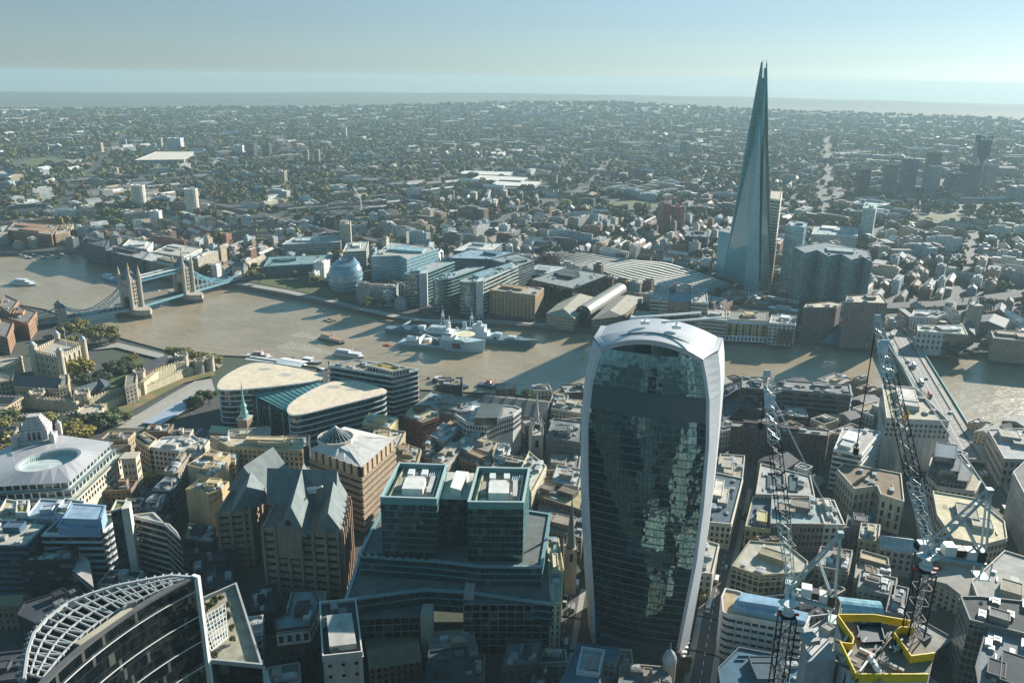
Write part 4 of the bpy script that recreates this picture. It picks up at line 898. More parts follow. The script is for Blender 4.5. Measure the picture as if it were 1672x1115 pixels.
# ---------------------------------------------------------------- green glass complex with two rooftop towers
TAN = (.40, .31, .21); BROWN = (.25, .17, .12); CREAM = (.52, .47, .37); WHITE = (.70, .69, .65); GREY = (.24, .24, .23); DARK = (.05, .055, .06); NAVY = (.03, .05, .075); BRICK = (.24, .10, .065); STEEL = (.30, .36, .38)
def plantation():
    T1 = px_poly('587,908 715,917 784,925 884,926 898,841 640,800', 55); T2 = px_poly('567,979 694,962 757,966 900,986 905,880 600,880', 44)
    c = cen(T2); t = thing('office_complex', 'green glass office complex with terraces and two rooftop towers', 'office building', (c[0], c[1], 14)); o0 = t.location; take(T2)
    T2 = off(T2, .5)
    for nm, p, z0, z1, n in (('upper_storeys', T1, 44, 55, 3), ('lower_storeys', T2, 32, 44, 3)):
        mb = MB(o0); mb.prism(p, z0, z1, 0, 1, us=1/2.5, vs=n/(z1-z0)); mb.build(nm, [M['teal'], M['roof']], t, (.13, .15, .14))
        bands(t, p, z0, z1, n, (.08, .22, .24), .3, .5, 'smooth', 'glass_ledge'); mb = MB(o0); mb.ringp(off(p, .8), off(p, -.8), z1-.2, z1+.9); mb.build('terrace_edge', M['smooth'], t, (.17, .27, .29))
    bays = [px_poly('621,813 713,816 730,760 651,757', 88), px_poly('764,821 855,822 865,766 780,764', 88)]
    for q, lab in zip(bays, ('left', 'right')):
        mb = MB(o0); mb.prism(q, 55, 85, 0, 1, top=False, us=1/2.2, vs=8/30); b = mb.build('rooftop_tower', M['teal'], t)
        inn = off(q, -1.4); mb = MB(o0); mb.ringp(q, off(q, -.5), 85, 88.4); mb.build('glass_screen', M['screen'], b)
        mb = MB(o0); mb.ringp(off(q, .25), off(q, -.9), 88.4, 88.9); mb.build('screen_rail', M['smooth'], b, (.38, .47, .46))
        mb = MB(o0); mb.face([(a[0], a[1], 85.2) for a in inn]); mb.build('roof', M['roof'], b, (.36, .31, .22))
        bands(b, q, 55, 85, 8, (.05, .16, .16), .15, .35, 'smooth', 'glass_ledge')
        for i, m_ in ((0, 'beam'),):
            for f in (.08, .93): mb = MB(o0); a_, b_ = Vector(inn[0]).lerp(Vector(inn[1]), f), Vector(inn[3]).lerp(Vector(inn[2]), f); mb.beam((a_.x, a_.y, 86), (b_.x, b_.y, 86), .8); mb.build('cradle_rail', M['smooth'], b, (.5, .45, .33))
        A, B, Cc, D = [Vector((a[0], a[1], 0)) for a in inn]; e = (B-A).normalized(); rz = atan2(e.y, e.x); P = lambda u, v, z: A.lerp(B, u).lerp(D.lerp(Cc, u), v)+Vector((0, 0, z))
        W_x, W_y = (B-A).length, (D-A).length
        for (u, v, su, sv, h, cc) in ((.5, .36, .42, .34, 4.2, (.62, .61, .58)), (.45, .62, .36, .16, 2.2, (.55, .54, .5)), (.3, .83, .13, .16, 2.4, (.6, .62, .62)), (.6, .83, .13, .16, 2.4, (.6, .62, .62)), (.82, .5, .1, .5, 1.6, (.42, .42, .4)), (.16, .5, .12, .4, 1.2, (.3, .27, .2))):
            mb = MB(o0); mb.box(P(u, v, 85.2+h/2), (W_x*su, W_y*sv, h), rz); mb.build('plant_housing', M['plain'], b, cc)
        for k in range(14): s = BR.uniform(.7, 1.8); put('air_handler', ME['ahu'], b, P(BR.uniform(.1, .92), BR.uniform(.1, .9), 85.2), (s*1.4, s, s*.9), rz, BR.choice(((.6, .6, .6), (.3, .32, .33), (.45, .42, .3))))
        for k in range(5): mb = MB(o0); mb.beam(P(.72+k*.045, .75, 86.2), P(.72+k*.045, .98, 86.2), .5); mb.build('duct', M['smooth'], b, (.35, .42, .46))
    link = px_poly('713,814 764,816 775,772 730,770', 82); mb = MB(o0); mb.prism(link, 55, 82, 0, 1, us=1/2.5, vs=8/27); mb.build('link_block', [M['teal'], M['roof']], t, (.5, .48, .42))
    wh = px_poly('735,795 752,800 765,770 745,768', 86); mb = MB(o0); mb.prism(wh, 82, 86); mb.build('stair_housing', M['plain'], t, (.72, .72, .68))
    # planting, lamps and parapets on the terraces
    for k in range(9): a = Vector(T1[0]).lerp(Vector(T1[1]), .05+.1*k); put('terrace_shrub', CROWN_FAR[k % 4], t, (a.x*.985+c[0]*.015, a.y*.985+c[1]*.015, 54.9), (2.6, 2.6, 2.2), k, (.045, .05, .02))
    # lower street blocks with stone piers and window grids
    for s, g0 in (('583,1009 686,1005 690,978 590,985', 36), ('757,985 900,986 903,950 757,950', 43)):
        p = px_poly(s, g0); mb = MB(o0); mb.prism(p, 12, g0, 0, 1, us=1/4.2, vs=6/(g0-12)); lb = mb.build('street_block', [M['dark'], M['roof']], t, (.1, .12, .12))
        n = len(p)
        for i in range(n):
            a, b = p[i], p[(i+1) % n]; l, d, nn, vis = facing(a, b, g0)
            if vis and l > 12:
                mb = MB(o0)
                for k in range(int(l/4.2)+1): mb.box((a[0]+d.x*k*4.2+nn.x*.2, a[1]+d.y*k*4.2+nn.y*.2, (12+g0)/2), (.45, .5, g0-12), atan2(d.y, d.x))
                for k in range(7): mb.box(((a[0]+b[0])/2+nn.x*.2, (a[1]+b[1])/2+nn.y*.2, g0-.3-k*4), (l, .4, .5), atan2(d.y, d.x))
                mb.build('stone_grid', M['plain'], lb, (.15, .19, .20))
    for s, z in (('686,1006 706,1004 708,985 690,985', 39), ('757,972 773,974 776,950 760,950', 45)):
        mb = MB(o0); mb.prism(px_poly(s, z), 12, z); mb.build('stone_pier', M['plain'], t, (.36, .34, .29))
M['screen'] = m_glass('glass_screen', (.10, .26, .25), .06, .1, (.3, .45, .43), .1, 1.6, .05, .1, .3)
plantation()
# ---------------------------------------------------------------- brown granite buildings with steep metal roofs
def gabled(par, px, eave, ridge, rc=(.17, .20, .20), o0=None, wall=BROWN, sub='gable_roof'):
    """steep roof over a four point plan; the gable ends are stone"""
    p = px_poly(px, eave); r = pitched(par, p, eave, ridge-eave, rc, name=sub); r.data.materials[1] = M['plain']; return r
def minster():
    specs = [('steep roofed brown office block, the left of three, with balcony bands', ['355,838 405,834 436,798 385,792'], 50, [('372,800 432,806 478,775 420,765', 50, 67), ('378,838 432,822 442,790 392,782', 50, 63)]),
             ('steep roofed brown office block in the middle with a stone gable front', ['430,862 556,872 570,812 460,800'], 54, [('436,822 548,826 556,796 446,792', 54, 71), ('458,870 500,876 520,800 478,796', 54, 71), ('515,868 560,870 566,806 532,800', 54, 66)])]
    for lab, body, h, roofs in specs:
        p = px_poly(body[0], h); c = cen(p); t = thing('granite_office', lab, 'office building', (c[0], c[1], 14)); o0 = t.location; take(p)
        mb = MB(o0); mb.prism(p, 13, h, 0, 1, us=1/2.4, vs=1/4); mb.build('wall', [M['dark'], M['roof']], t, (.22, .155, .115))
        bands(t, p, 13, h+.5, 9, (.33, .235, .17), .9, 2.5, 'stone', 'balcony_band')
        for i in range(len(p)):
            a, b = p[i], p[(i+1) % len(p)]; l, d, n, vis = facing(a, b, h)
            if vis and l > 10:
                for k in range(int(l/7)+1):
                    q = (a[0]+d.x*min(l, k*7)+n.x*.9, a[1]+d.y*min(l, k*7)+n.y*.9); mb = MB(o0); mb.box((q[0], q[1], (13+h)/2), (1.5, 2.2, h-13+1.5), atan2(d.y, d.x)); mb.lathe(q, [(1.1, h+.5), (0, h+4.5)], 4); mb.build('stone_pier', M['stone'], t, (.31, .215, .155))
        for q, e, r in roofs: gabled(t, q, e, r)
        if 'middle' in lab:
            f = px_poly('452,872 492,876 494,866 456,862', h); mb = MB(o0); mb.prism(f, 40, h+4); a, b = f[0], f[1]; mb.build('gable_front', M['stone'], t, (.27, .19, .14))
            g = at(470, 850, 60); mb = MB(o0); e = Vector((f[1][0]-f[0][0], f[1][1]-f[0][1], 0)).normalized(); nn = Vector((e.y, -e.x, 0)); m = at(472, 872, h); 
            mb.tube(m+nn*.3+Vector((0, 0, 7)), m+nn*.8+Vector((0, 0, 7)), 1.7, 1.7, 14); mb.box(m+nn*.6+Vector((0, 0, -6)), (7, .5, 11), atan2(e.y, e.x)); mb.build('tall_window', M['pane'], t)
            mb = MB(o0); q = at(508, 800, 62); mb.box(q, (6, 3, 3), .3); mb.beam(q, q+Vector((-8, 4, 5)), .8); mb.build('cleaning_cradle', M['white'], t)
    # right-hand building with a glazed cone in its roof
    h = 60; p = px_poly('507,733 590,762 643,716 562,697', h); c = cen(p); t = thing('granite_office', 'brown office block with a glazed cone set in its pale roof', 'office building', (c[0], c[1], 14)); o0 = t.location; take(p)
    mb = MB(o0); mb.prism(p, 13, h, 0, 0, top=False, us=1/3, vs=1/4); mb.build('wall', M['dark'], t, (.30, .21, .15)); bands(t, p, 13, h-7, 9, (.38, .28, .19), 1.0, 2.6, 'stone', 'balcony_band')
    mb = MB(o0); k = at(549, 724, h); q = [Vector((a[0], a[1], h)) for a in off(p, .5)]; apex = Vector((k.x, k.y, h+3.5)); n = 16; R = 11.5
    ringp = [Vector((k.x+R*cos(2*pi*i/n), k.y+R*sin(2*pi*i/n), h+3.2)) for i in range(n)]
    for i in range(4):
        a, b = q[i], q[(i+1) % 4]; near = sorted(ringp, key=lambda v: (v-(a+b)/2).length)[:7]; near.sort(key=lambda v: (v-a).length); 
        for u, v in zip(near, near[1:]): mb.face([a.lerp(b, near.index(u)/6), a.lerp(b, near.index(v)/6), v, u], 0, [(0, 0), (3, 0), (3, 9), (0, 9)])
    for i in range(n): mb.face([ringp[i], ringp[(i+1) % n], (k.x, k.y, h+2.9)])
    mb.build('roof', M['plain'], t, (.50, .48, .45)); mb = MB(o0); mb.ringp([(k.x+(R+.3)*cos(2*pi*i/16), k.y+(R+.3)*sin(2*pi*i/16)) for i in range(16)], [(k.x+(R-.6)*cos(2*pi*i/16), k.y+(R-.6)*sin(2*pi*i/16)) for i in range(16)], h+2, h+5); mb.build('stone_ring', M['plain'], t, (.55, .5, .43))
    mb = MB(o0); mb.lathe(k, [(R-.8, h+4), (0, h+12.5)], 20); cn = mb.build('glass_cone', M['dark'], t)
    for i in range(20): mb = MB(o0); a = 2*pi*i/20; mb.beam((k.x+(R-.8)*cos(a), k.y+(R-.8)*sin(a), h+4.05), (k.x, k.y, h+12.6), .16); mb.build('glazing_rib', M['white'], cn)
    for i in range(len(p)):
        a, b = p[i], p[(i+1) % 4]; l, d, nn, vis = facing(a, b, h)
        if vis:
            for j in range(int(l/6)): mb = MB(o0); mb.box((a[0]+d.x*(j*6+3)+nn.x*.5, a[1]+d.y*(j*6+3)+nn.y*.5, h-4), (3.8, 1.0, 8), atan2(d.y, d.x)); mb.build('stone_panel', M['plain'], t, (.50, .38, .25))
minster()
# ---------------------------------------------------------------- stepped dark glass tower with a latticed crown (bottom left)
def lattice_tower():
    Z = 134; a, b = at(318, 944, Z), at(70, 1120, Z); arc = [at(u, v, Z) for u, v in ((318, 944), (280, 941), (238, 948), (192, 957), (150, 970), (110, 986), (78, 1010), (56, 1035), (46, 1065), (40, 1110))]
    m = (a+b)/2; o0 = Vector((m.x, m.y, 14)); t = thing('stepped_tower', 'dark glass tower with a curved front and open white lattice crown', 'tower', o0)
    n = Vector((b.y-a.y, a.x-b.x, 0)).normalized(); n = n if n.dot(CAM-m) > 0 else -n
    ch = [a.lerp(b, k/16)+n*(-3.6*4*(k/16)*(1-k/16)) for k in range(17)]       # concave front
    plan = ccw([(p.x, p.y) for p in ch]+[(p.x, p.y) for p in reversed(arc)]); take(plan)
    mb = MB(o0)
    for k in range(16):
        p, q = ch[k], ch[k+1]; u0 = k*3.2
        for z0, z1 in ((14, Z),): mb.face([(q.x, q.y, z0), (p.x, p.y, z0), (p.x, p.y, z1), (q.x, q.y, z1)], 0, [(u0+3.2, 0), (u0, 0), (u0, 30), (u0+3.2, 30)])
    mb.build('curved_glass_front', M['dark'], t)
    for j in range(9):
        z = Z-4.5-j*9.5; mb = MB(o0)
        for k in range(16): mb.beam(Vector((ch[k].x, ch[k].y, z))+n*.25, Vector((ch[k+1].x, ch[k+1].y, z))+n*.25, .2)
        mb.build('floor_rail', M['white'], t)
    mb = MB(o0)
    for p, q in zip(arc, arc[1:]): mb.wall((p.x, p.y), (q.x, q.y), 14, Z-2, 0, 0, 1/3, 1/4)
    mb.build('rear_glass', M['dark'], t); mb = MB(o0); mb.face([(x, y, Z-6) for x, y in plan]); mb.build('roof', M['plain'], t, (.015, .017, .018))
    mb = MB(o0); s = 0
    for k in range(16): mb.beam(Vector((ch[k].x, ch[k].y, Z+.2))-n*.7, Vector((ch[k+1].x, ch[k+1].y, Z+.2))-n*.7, 2.2, .6)
    mb.build('front_parapet', M['plain'], t, (.10, .10, .10))
    mb = MB(o0)
    for p, q in zip(arc, arc[1:]): mb.beam(p+Vector((0, 0, .3)), q+Vector((0, 0, .3)), .7, .9)
    mb.build('crown_rim', M['smooth'], t, (.42, .43, .42))
    # lattice beams: radial from the chord to the arc, and two curved purlins
    AP = [arc[0]]; 
    def arcpt(f):
        L = [0]
        for p, q in zip(arc, arc[1:]): L.append(L[-1]+(q-p).length)
        return Vector((interp(L, [p.x for p in arc], f*L[-1]), interp(L, [p.y for p in arc], f*L[-1]), Z))
    for k in range(1, 24):
        f = k/24; p = a.lerp(b, f)+n*(-3.6*4*f*(1-f)); p = Vector((p.x, p.y, Z)); q = arcpt(f); i = p.lerp(q, .22); mb = MB(o0); mb.beam(i, q, .34, .7); mb.build('crown_beam', M['smooth'], t, (.40, .41, .40))
        if k < 23:
            f2 = (k+1)/24; q2 = arcpt(f2)
            if k % 2: mb = MB(o0); p2 = a.lerp(b, f2)+n*(-3.6*4*f2*(1-f2)); mb.beam(i, q2.lerp(Vector((p2.x, p2.y, Z)), .1), .35, .6); mb.build('crown_brace', M['smooth'], t, (.40, .41, .40))
    for w in (.25, .52, .78):
        mb = MB(o0); pr = None
        for k in range(1, 24):
            f = k/24; p = a.lerp(b, f)+n*(-3.6*4*f*(1-f)); cur = Vector((p.x, p.y, Z+.2)).lerp(arcpt(f)+Vector((0, 0, .2)), w)
            if pr: mb.beam(pr, cur, .35, .6)
            pr = cur
        mb.build('crown_purlin', M['smooth'], t, (.40, .41, .40))
    for k in range(30):          # saw-tooth fins on the rim
        q = arcpt((k+.5)/30); mb = MB(o0); d = (q-m).normalized(); mb.beam(q+Vector((0, 0, -2.5)), q+Vector((d.x, d.y, 0))*1.4+Vector((0, 0, .6)), .25, 1.2); mb.build('rim_fin', M['smooth'], t, (.3, .33, .34))
    p, q = a.lerp(b, .38)-n*5.5, a.lerp(b, .72)-n*5.5; mb = MB(o0); mb.beam(p+Vector((0, 0, .4)), q+Vector((0, 0, .4)), 2.0, .8); mb.build('cradle_track', M['plain'], t, (.42, .37, .27))
    mb = MB(o0); c = a.lerp(b, .36)-n*6; mb.box(c+Vector((0, 0, 1.2)), (2.5, 1.5, 1.6), .6); mb.beam(c+Vector((0, 0, 1)), c-n*5+Vector((0, 0, 2.5)), .4); mb.build('cleaning_cradle', M['smooth'], t, (.2, .2, .2))
    mb = MB(o0); e = (a-b).normalized(); mb.box(a+e*.3+n*.3+Vector((0, 0, 1-(Z-14)/2)), (2.6, 1.2, Z-14), atan2(n.y, n.x)); mb.build('white_end_fin', M['white'], t)
    # second and third steps
    Z2 = 101; q2 = px_poly('322,985 386,957 428,1090 345,1082', Z2); mb = MB(o0); mb.prism(q2, 14, Z2, 0, 1, us=1/3, vs=1/4); s2 = mb.build('middle_step', [M['dark'], M['roof']], t, (.34, .31, .24)); take(q2)
    mb = MB(o0); mb.ringp(off(q2, .3), off(q2, -.4), Z2, Z2+1.6); mb.build('terrace_rail', M['smooth'], s2, (.35, .36, .34))
    A, B, Cc, D = [at(u, v, Z2+2.6) for u, v in ((326, 1010), (368, 985), (372, 1040), (345, 1062))]
    for k in range(9): mb = MB(o0); mb.beam(A.lerp(D, k/8), B.lerp(Cc, k/8), .22); mb.build('pergola_beam', M['white'], s2)
    for k in range(8): mb = MB(o0); mb.beam(A.lerp(B, k/7), D.lerp(Cc, k/7), .22); mb.build('pergola_beam', M['white'], s2)
    for k in range(30):
        f = BR.random(); u, v = [(lerp(334, 376, f), lerp(1000, 968, f)), (lerp(372, 378, f), lerp(985, 1050, f)), (lerp(345, 350, f), lerp(1048, 1078, f)), (lerp(328, 334, f), lerp(985, 1020, f))][k % 4]; p = at(u+BR.uniform(-3, 3), v+BR.uniform(-3, 3), Z2); s = BR.uniform(1.8, 3.2); put('terrace_shrub', CROWN_FAR[k % 4], s2, p, (s, s, s), k, BR.choice(((.05, .06, .015), (.10, .10, .02), (.035, .05, .015))))
    Z3 = 78; q3 = px_poly('340,1098 432,1086 470,1180 330,1200', Z3); mb = MB(o0); mb.prism(q3, 14, Z3, 0, 1, us=1/3, vs=1/4); s3 = mb.build('lower_step', [M['dark'], M['plain']], t, (.48, .46, .42)); take(q3)
    for k in range(16): p = at(342+k*5.6, 1094-k*.4, Z3); mb = MB(o0); mb.beam(p+Vector((0, 0, .2)), p+Vector((0, 0, 3.4))+n*.8, .3, 1.3); mb.build('terrace_fin', M['white'], s3)
lattice_tower()
# ---------------------------------------------------------------- stone block with an oval court in its raised grey roof
def oval_block():
    h = 50; p = px_poly('-120,800 112,786 182,723 60,706', h); c = cen(p); t = thing('stone_hotel', 'stone block whose grey roof has an oval hole over a courtyard', 'hotel', (c[0], c[1], 14)); o0 = t.location; take(p)
    k = at(80, 752, h+3); n = 28; e = [Vector((k.x, k.y, 0))+(at(80+52, 752-9, h)-at(80, 752, h))*cos(2*pi*i/n)+(at(80+9, 752-17, h)-at(80, 752, h))*sin(2*pi*i/n) for i in range(n)]
    q = [Vector((x, y, h)) for x, y in off(p, 1.2)]; per = []
    for i in range(n):   # roof rises gently from the eaves to the lip of the oval
        d = (e[i]-k); d.z = 0; best = None
        for j in range(len(q)):
            a, b = q[j], q[(j+1) % len(q)]; den = d.x*(b.y-a.y)-d.y*(b.x-a.x)
            if abs(den) < 1e-6: continue
            s = ((a.x-k.x)*(b.y-a.y)-(a.y-k.y)*(b.x-a.x))/den; u = ((a.x-k.x)*d.y-(a.y-k.y)*d.x)/den
            if s > 0 and -.001 <= u <= 1.001 and (best is None or s < best): best = s
        per.append(Vector((k.x+d.x*best, k.y+d.y*best, h)))
    mb = MB(o0); ring = [Vector((v.x, v.y, h+4)) for v in e]; mb.loft(per, ring); 
    for i in range(len(q)): pass
    lip = [Vector((k.x+(v.x-k.x)*.9, k.y+(v.y-k.y)*.9, h+3.6)) for v in ring]; mb.loft(ring, lip); mb.build('raised_roof', M['smooth'], t, (.36, .355, .36))
    mb = MB(o0)
    for j in range(len(q)):      # corners of the eaves
        a = q[j]; nb = sorted(range(n), key=lambda i: (per[i]-a).length)[:2]; mb.face([a, per[nb[0]], per[nb[1]]])
    mb.build('roof_corner', M['smooth'], t, (.36, .355, .36))
    mb = MB(o0); lo = [Vector((v.x, v.y, 22)) for v in lip]; mb.loft(lip[::-1], lo[::-1], us=3, v1=7); mb.face(lo); mb.build('court_wall', M['court'], t, (.45, .55, .54))
    z = h
    for nm, z1, z0, gr, mat, colr in (('attic_storey', h-.3, h-5, -1.0, 'grid', (.45, .52, .5)), ('glass_storey', h-5, h-10, 1.2, 'grid', (.42, .5, .48)), ('stone_wall', h-10, 12, 4.5, 'stone', CREAM)):
        pp = off(p, gr); mb = MB(o0); mb.prism(pp, z0, z1, 0, 1, us=1/4.5 if mat == 'grid' else 1, vs=1/5 if mat == 'grid' else 1); mb.build(nm, [M[mat], M['roof']], t, colr)
        mb = MB(o0); mb.ringp(off(pp, .7), off(pp, -.3), z1-.5, z1+.3); mb.build('ledge', M['smooth'], t, (.16, .18, .18))
    pp = off(p, 4.5); windows(t, pp, 14, h-11, 3.4, 3.6, .45, .55, 99); mb = MB(o0); mb.ringp(off(pp, .9), off(pp, -.2), h-11, h-10); mb.build('cornice', M['stone'], t, CREAM); mb = MB(o0); mb.ringp(off(pp, .6), off(pp, -.2), 27, 28); mb.build('string_course', M['stone'], t, CREAM)
    # end pavilion and drum bay on the lit side
    for u, v, z in ((213, 745, 42),):
        g = at(u, v, z); mb = MB(o0); mb.box((g.x, g.y, (12+z)/2), (9, 9, z-12), .2); mb.box((g.x, g.y, z+.5), (10, 10, 1), .2); cp = mb.build('corner_pavilion', M['stone'], t, (.5, .43, .33)); R9 = Matrix.Rotation(.2, 3, 'Z')
        for zz in (20, 26, 32, 37):
            for sx in (-2.4, 0, 2.4): put('window', ME['pane'], cp, (g+R9 @ Vector((sx, 4.55, 0))).xy.to_3d()+Vector((0, 0, zz)), (1.1, .2, 2.4), .2); put('window', ME['pane'], cp, (g+R9 @ Vector((-4.55, sx, 0))).xy.to_3d()+Vector((0, 0, zz)), (.2, 1.1, 2.4), .2)
M['court'] = m_facade('court_windows', .4, .5, (.02, .08, .1))
oval_block()
def stone_tower():
    c = at(62, 716, 52); t = thing('stone_tower', 'stepped pale stone tower standing behind the oval-roofed block', 'tower', (c.x, c.y, 13)); o0 = t.location; rz = .35; mb = MB(o0)
    mb.box((c.x, c.y, 30), (24, 22, 36), rz); mb.box((c.x, c.y, 50), (21, 18, 8), rz); mb.build('lower_stage', M['stone'], t, (.42, .40, .37))
    mb = MB(o0); mb.box((c.x, c.y, 57), (16, 14, 8), rz)
    for s in range(5): mb.box((c.x, c.y, 62+s*1.6), (14.5-s*1.7, 12-s*1.5, 1.7), rz)
    mb.build('upper_stage', M['stone'], t, (.46, .44, .41))
    for s in (-1, 1):
        for q in (-1, 1): mb = MB(o0); d = Matrix.Rotation(rz, 3, 'Z') @ Vector((11*s, 9.5*q, 0)); mb.box(c+d+Vector((0, 0, 2)), (3.2, 3.2, 9), rz); mb.lathe(c+d, [(1.8, 58), (0, 61)], 6); mb.build('corner_pier', M['stone'], t, (.45, .43, .4))
    for q in (-3, 0, 3):
        d = Matrix.Rotation(rz, 3, 'Z') @ Vector((q, 7.1, 0)); put('window', ME['pane'], t, (c.x+d.x, c.y+d.y, 57), (1.6, .3, 5), rz)
    d = Matrix.Rotation(rz, 3, 'Z') @ Vector((0, 11.1, 0)); put('portal_window', ME['pane'], t, (c.x+d.x, c.y+d.y, 40), (5, .3, 12), rz); take([(c.x+a*14, c.y+b*14) for a, b in ((-1, -1), (1, -1), (1, 1), (-1, 1))])
    f = at(22, 748, 58); tf = thing('flagpole', 'white flagpole with pale flag behind the oval-roofed block', 'flagpole', (f.x, f.y, 48)); mb = MB(f); mb.tube((f.x, f.y, 46), (f.x, f.y, 62), .15, .1, 6); mb.build('pole', M['white'], tf); mb = MB(f)
    for k in range(4): mb.face([(f.x+k, f.y+.3*(k % 2), 61.6-.1*k), (f.x+k+1, f.y+.3*((k+1) % 2), 61.5-.1*k), (f.x+k+1, f.y+.3*((k+1) % 2), 59.3-.1*k), (f.x+k, f.y+.3*(k % 2), 59.4-.1*k)])
    mb.build('flag', M['plain'], tf, (.5, .65, .7))
stone_tower()
# ---------------------------------------------------------------- twin rounded blocks with cream roofs and glass atrium
def smoothpoly(P, k=2):
    for _ in range(k):
        R = []
        for a, b in zip(P, P[1:]+P[:1]): R += [(a[0]*.75+b[0]*.25, a[1]*.75+b[1]*.25), (a[0]*.25+b[0]*.75, a[1]*.25+b[1]*.75)]
        P = R
    return P
def tower_place():
    specs = (('left', '352,632 362,615 405,592 440,592 528,609 528,621 430,633 362,638', 42), ('right', '466,672 474,655 535,622 575,620 632,634 631,643 545,664 480,680', 41))
    for nm, s, h in specs:
        p = ccw(smoothpoly(px_poly(s, h))); c = cen(p); t = thing('rounded_office', nm+' of two rounded blocks with flat cream roofs and white bands', 'office building', (c[0], c[1], 9)); o0 = t.location; take(p)
        body = off(p, -1.2); mb = MB(o0); mb.prism(body, 7, h-.4, 0, 0, top=False, us=1/2, vs=7/34); mb.build('glass_wall', M['teal'], t)
        mb = MB(o0); mb.prism(p, h-1.1, h, 0, 1, bottom=True); mb.build('roof_edge', [M['smooth'], M['smooth']], t, (.62, .6, .55)); mb = MB(o0); mb.face([(a[0], a[1], h+.06) for a in off(p, -.8)]); rf = mb.build('roof', M['plain'], t, (.66, .55, .40))
        for k in range(2): g = at(*(((432, 603), (466, 612)) if nm == 'left' else ((545, 632), (577, 636)))[k], h); mb = MB(o0); mb.face([(g.x+x, g.y+y, h+.12) for x, y in ((-6, -2), (-1, -4), (5, -3), (7, 2), (0, 3), (-5, 2))]); mb.build('roof_patch', M['plain'], rf, (.42, .38, .33))
        for k in range(6): z = h-5.2-k*4.8; mb = MB(o0); mb.ringp(off(body, .7), off(body, -.3), z-.7, z); mb.build('floor_band', M['smooth'], t, (.62, .65, .66))
    q = [at(u, v, z) for u, v, z in ((398, 637, 38), (520, 622, 40), (545, 640, 40), (468, 672, 32))]; m = sum(q, Vector())/4; t = thing('glass_atrium', 'sloping teal glass atrium roof between the two cream-roofed blocks', 'atrium', (m.x, m.y, 9)); mb = MB(t.location)
    N = 12
    for i in range(N):
        for j in range(6):
            g = lambda u, v: q[0].lerp(q[1], u).lerp(q[3].lerp(q[2], u), v); mb.face([g(i/N, j/6), g(i/N, (j+1)/6), g((i+1)/N, (j+1)/6), g((i+1)/N, j/6)][::-1], 0, [(i*2, j*2), (i*2, j*2+2), (i*2+2, j*2+2), (i*2+2, j*2)])
    mb.build('glass_roof', M['screen'], t); mb = MB(t.location)
    for i in range(N+1): mb.beam(q[0].lerp(q[1], i/N)+Vector((0, 0, .3)), q[3].lerp(q[2], i/N)+Vector((0, 0, .3)), .3)
    mb.build('roof_truss', M['smooth'], t, (.12, .3, .3)); mb = MB(t.location); mb.wall((q[0].x, q[0].y), (q[3].x, q[3].y), 8, 33, 0, 0, 1/3, 1/4); mb.build('glass_front', M['teal'], t)
    for k in range(3): p = q[0].lerp(q[3], .3+.3*k); mb = MB(t.location); mb.tube((p.x, p.y, 8), (p.x, p.y, 36-3*k), .6, .5, 8); mb.build('column', M['smooth'], t, (.3, .5, .48))
tower_place()
# ---------------------------------------------------------------- churches
def spire(c, prof, n, mat, name, par, col=None): mb = MB(c); mb.lathe(c, prof, n); return mb.build(name, mat, par, col)
def all_hallows():
    c = at(400, 690, 26); c.z = 9; t = thing('church', 'church with a green roofed nave and slender green copper spire', 'church', c); e = (at(390, 703, 18)-at(333, 697, 18)); e.z = 0; e.normalize(); rz = atan2(e.y, e.x)
    mb = MB(c); mb.box(c+Vector((0, 0, 10)), (8.5, 8.5, 22), rz); tw = mb.build('tower', M['stone'], t, (.24, .17, .12)); mb = MB(c); mb.box(c+Vector((0, 0, 21.5)), (9.6, 9.6, 1.2), rz); mb.build('parapet', M['stone'], tw, (.4, .42, .36))
    for s in (-1, 1): put('belfry_opening', ME['pane'], tw, c+Matrix.Rotation(rz, 3, 'Z') @ Vector((2*s, 4.3, 17)), (1.6, .3, 3), rz)
    spire(c, [(3.4, 31), (3.3, 35), (2.4, 36.5), (2.3, 40), (2.8, 40.4), (1.2, 43), (1.0, 46), (0, 62)], 8, M['copper'], 'spire', t)
    n = Vector((-e.y, e.x, 0)); a = c-e*4.3; pl = [(a+n*-5), (a-e*25+n*-5), (a-e*25+n*6), (a+n*6)]; pl = ccw([(p.x, p.y) for p in pl]); mb = MB(c); mb.prism(pl, 8, 17, 0, 0, us=1/3.4, vs=1/9); mb.build('nave', M['slot'], t, (.25, .2, .15)); pitched(t, pl, 17, 3.6, (.28, .44, .34)); take(pl); take([(c.x+x, c.y+y) for x, y in ((-6, -6), (6, -6), (6, 6), (-6, 6))])
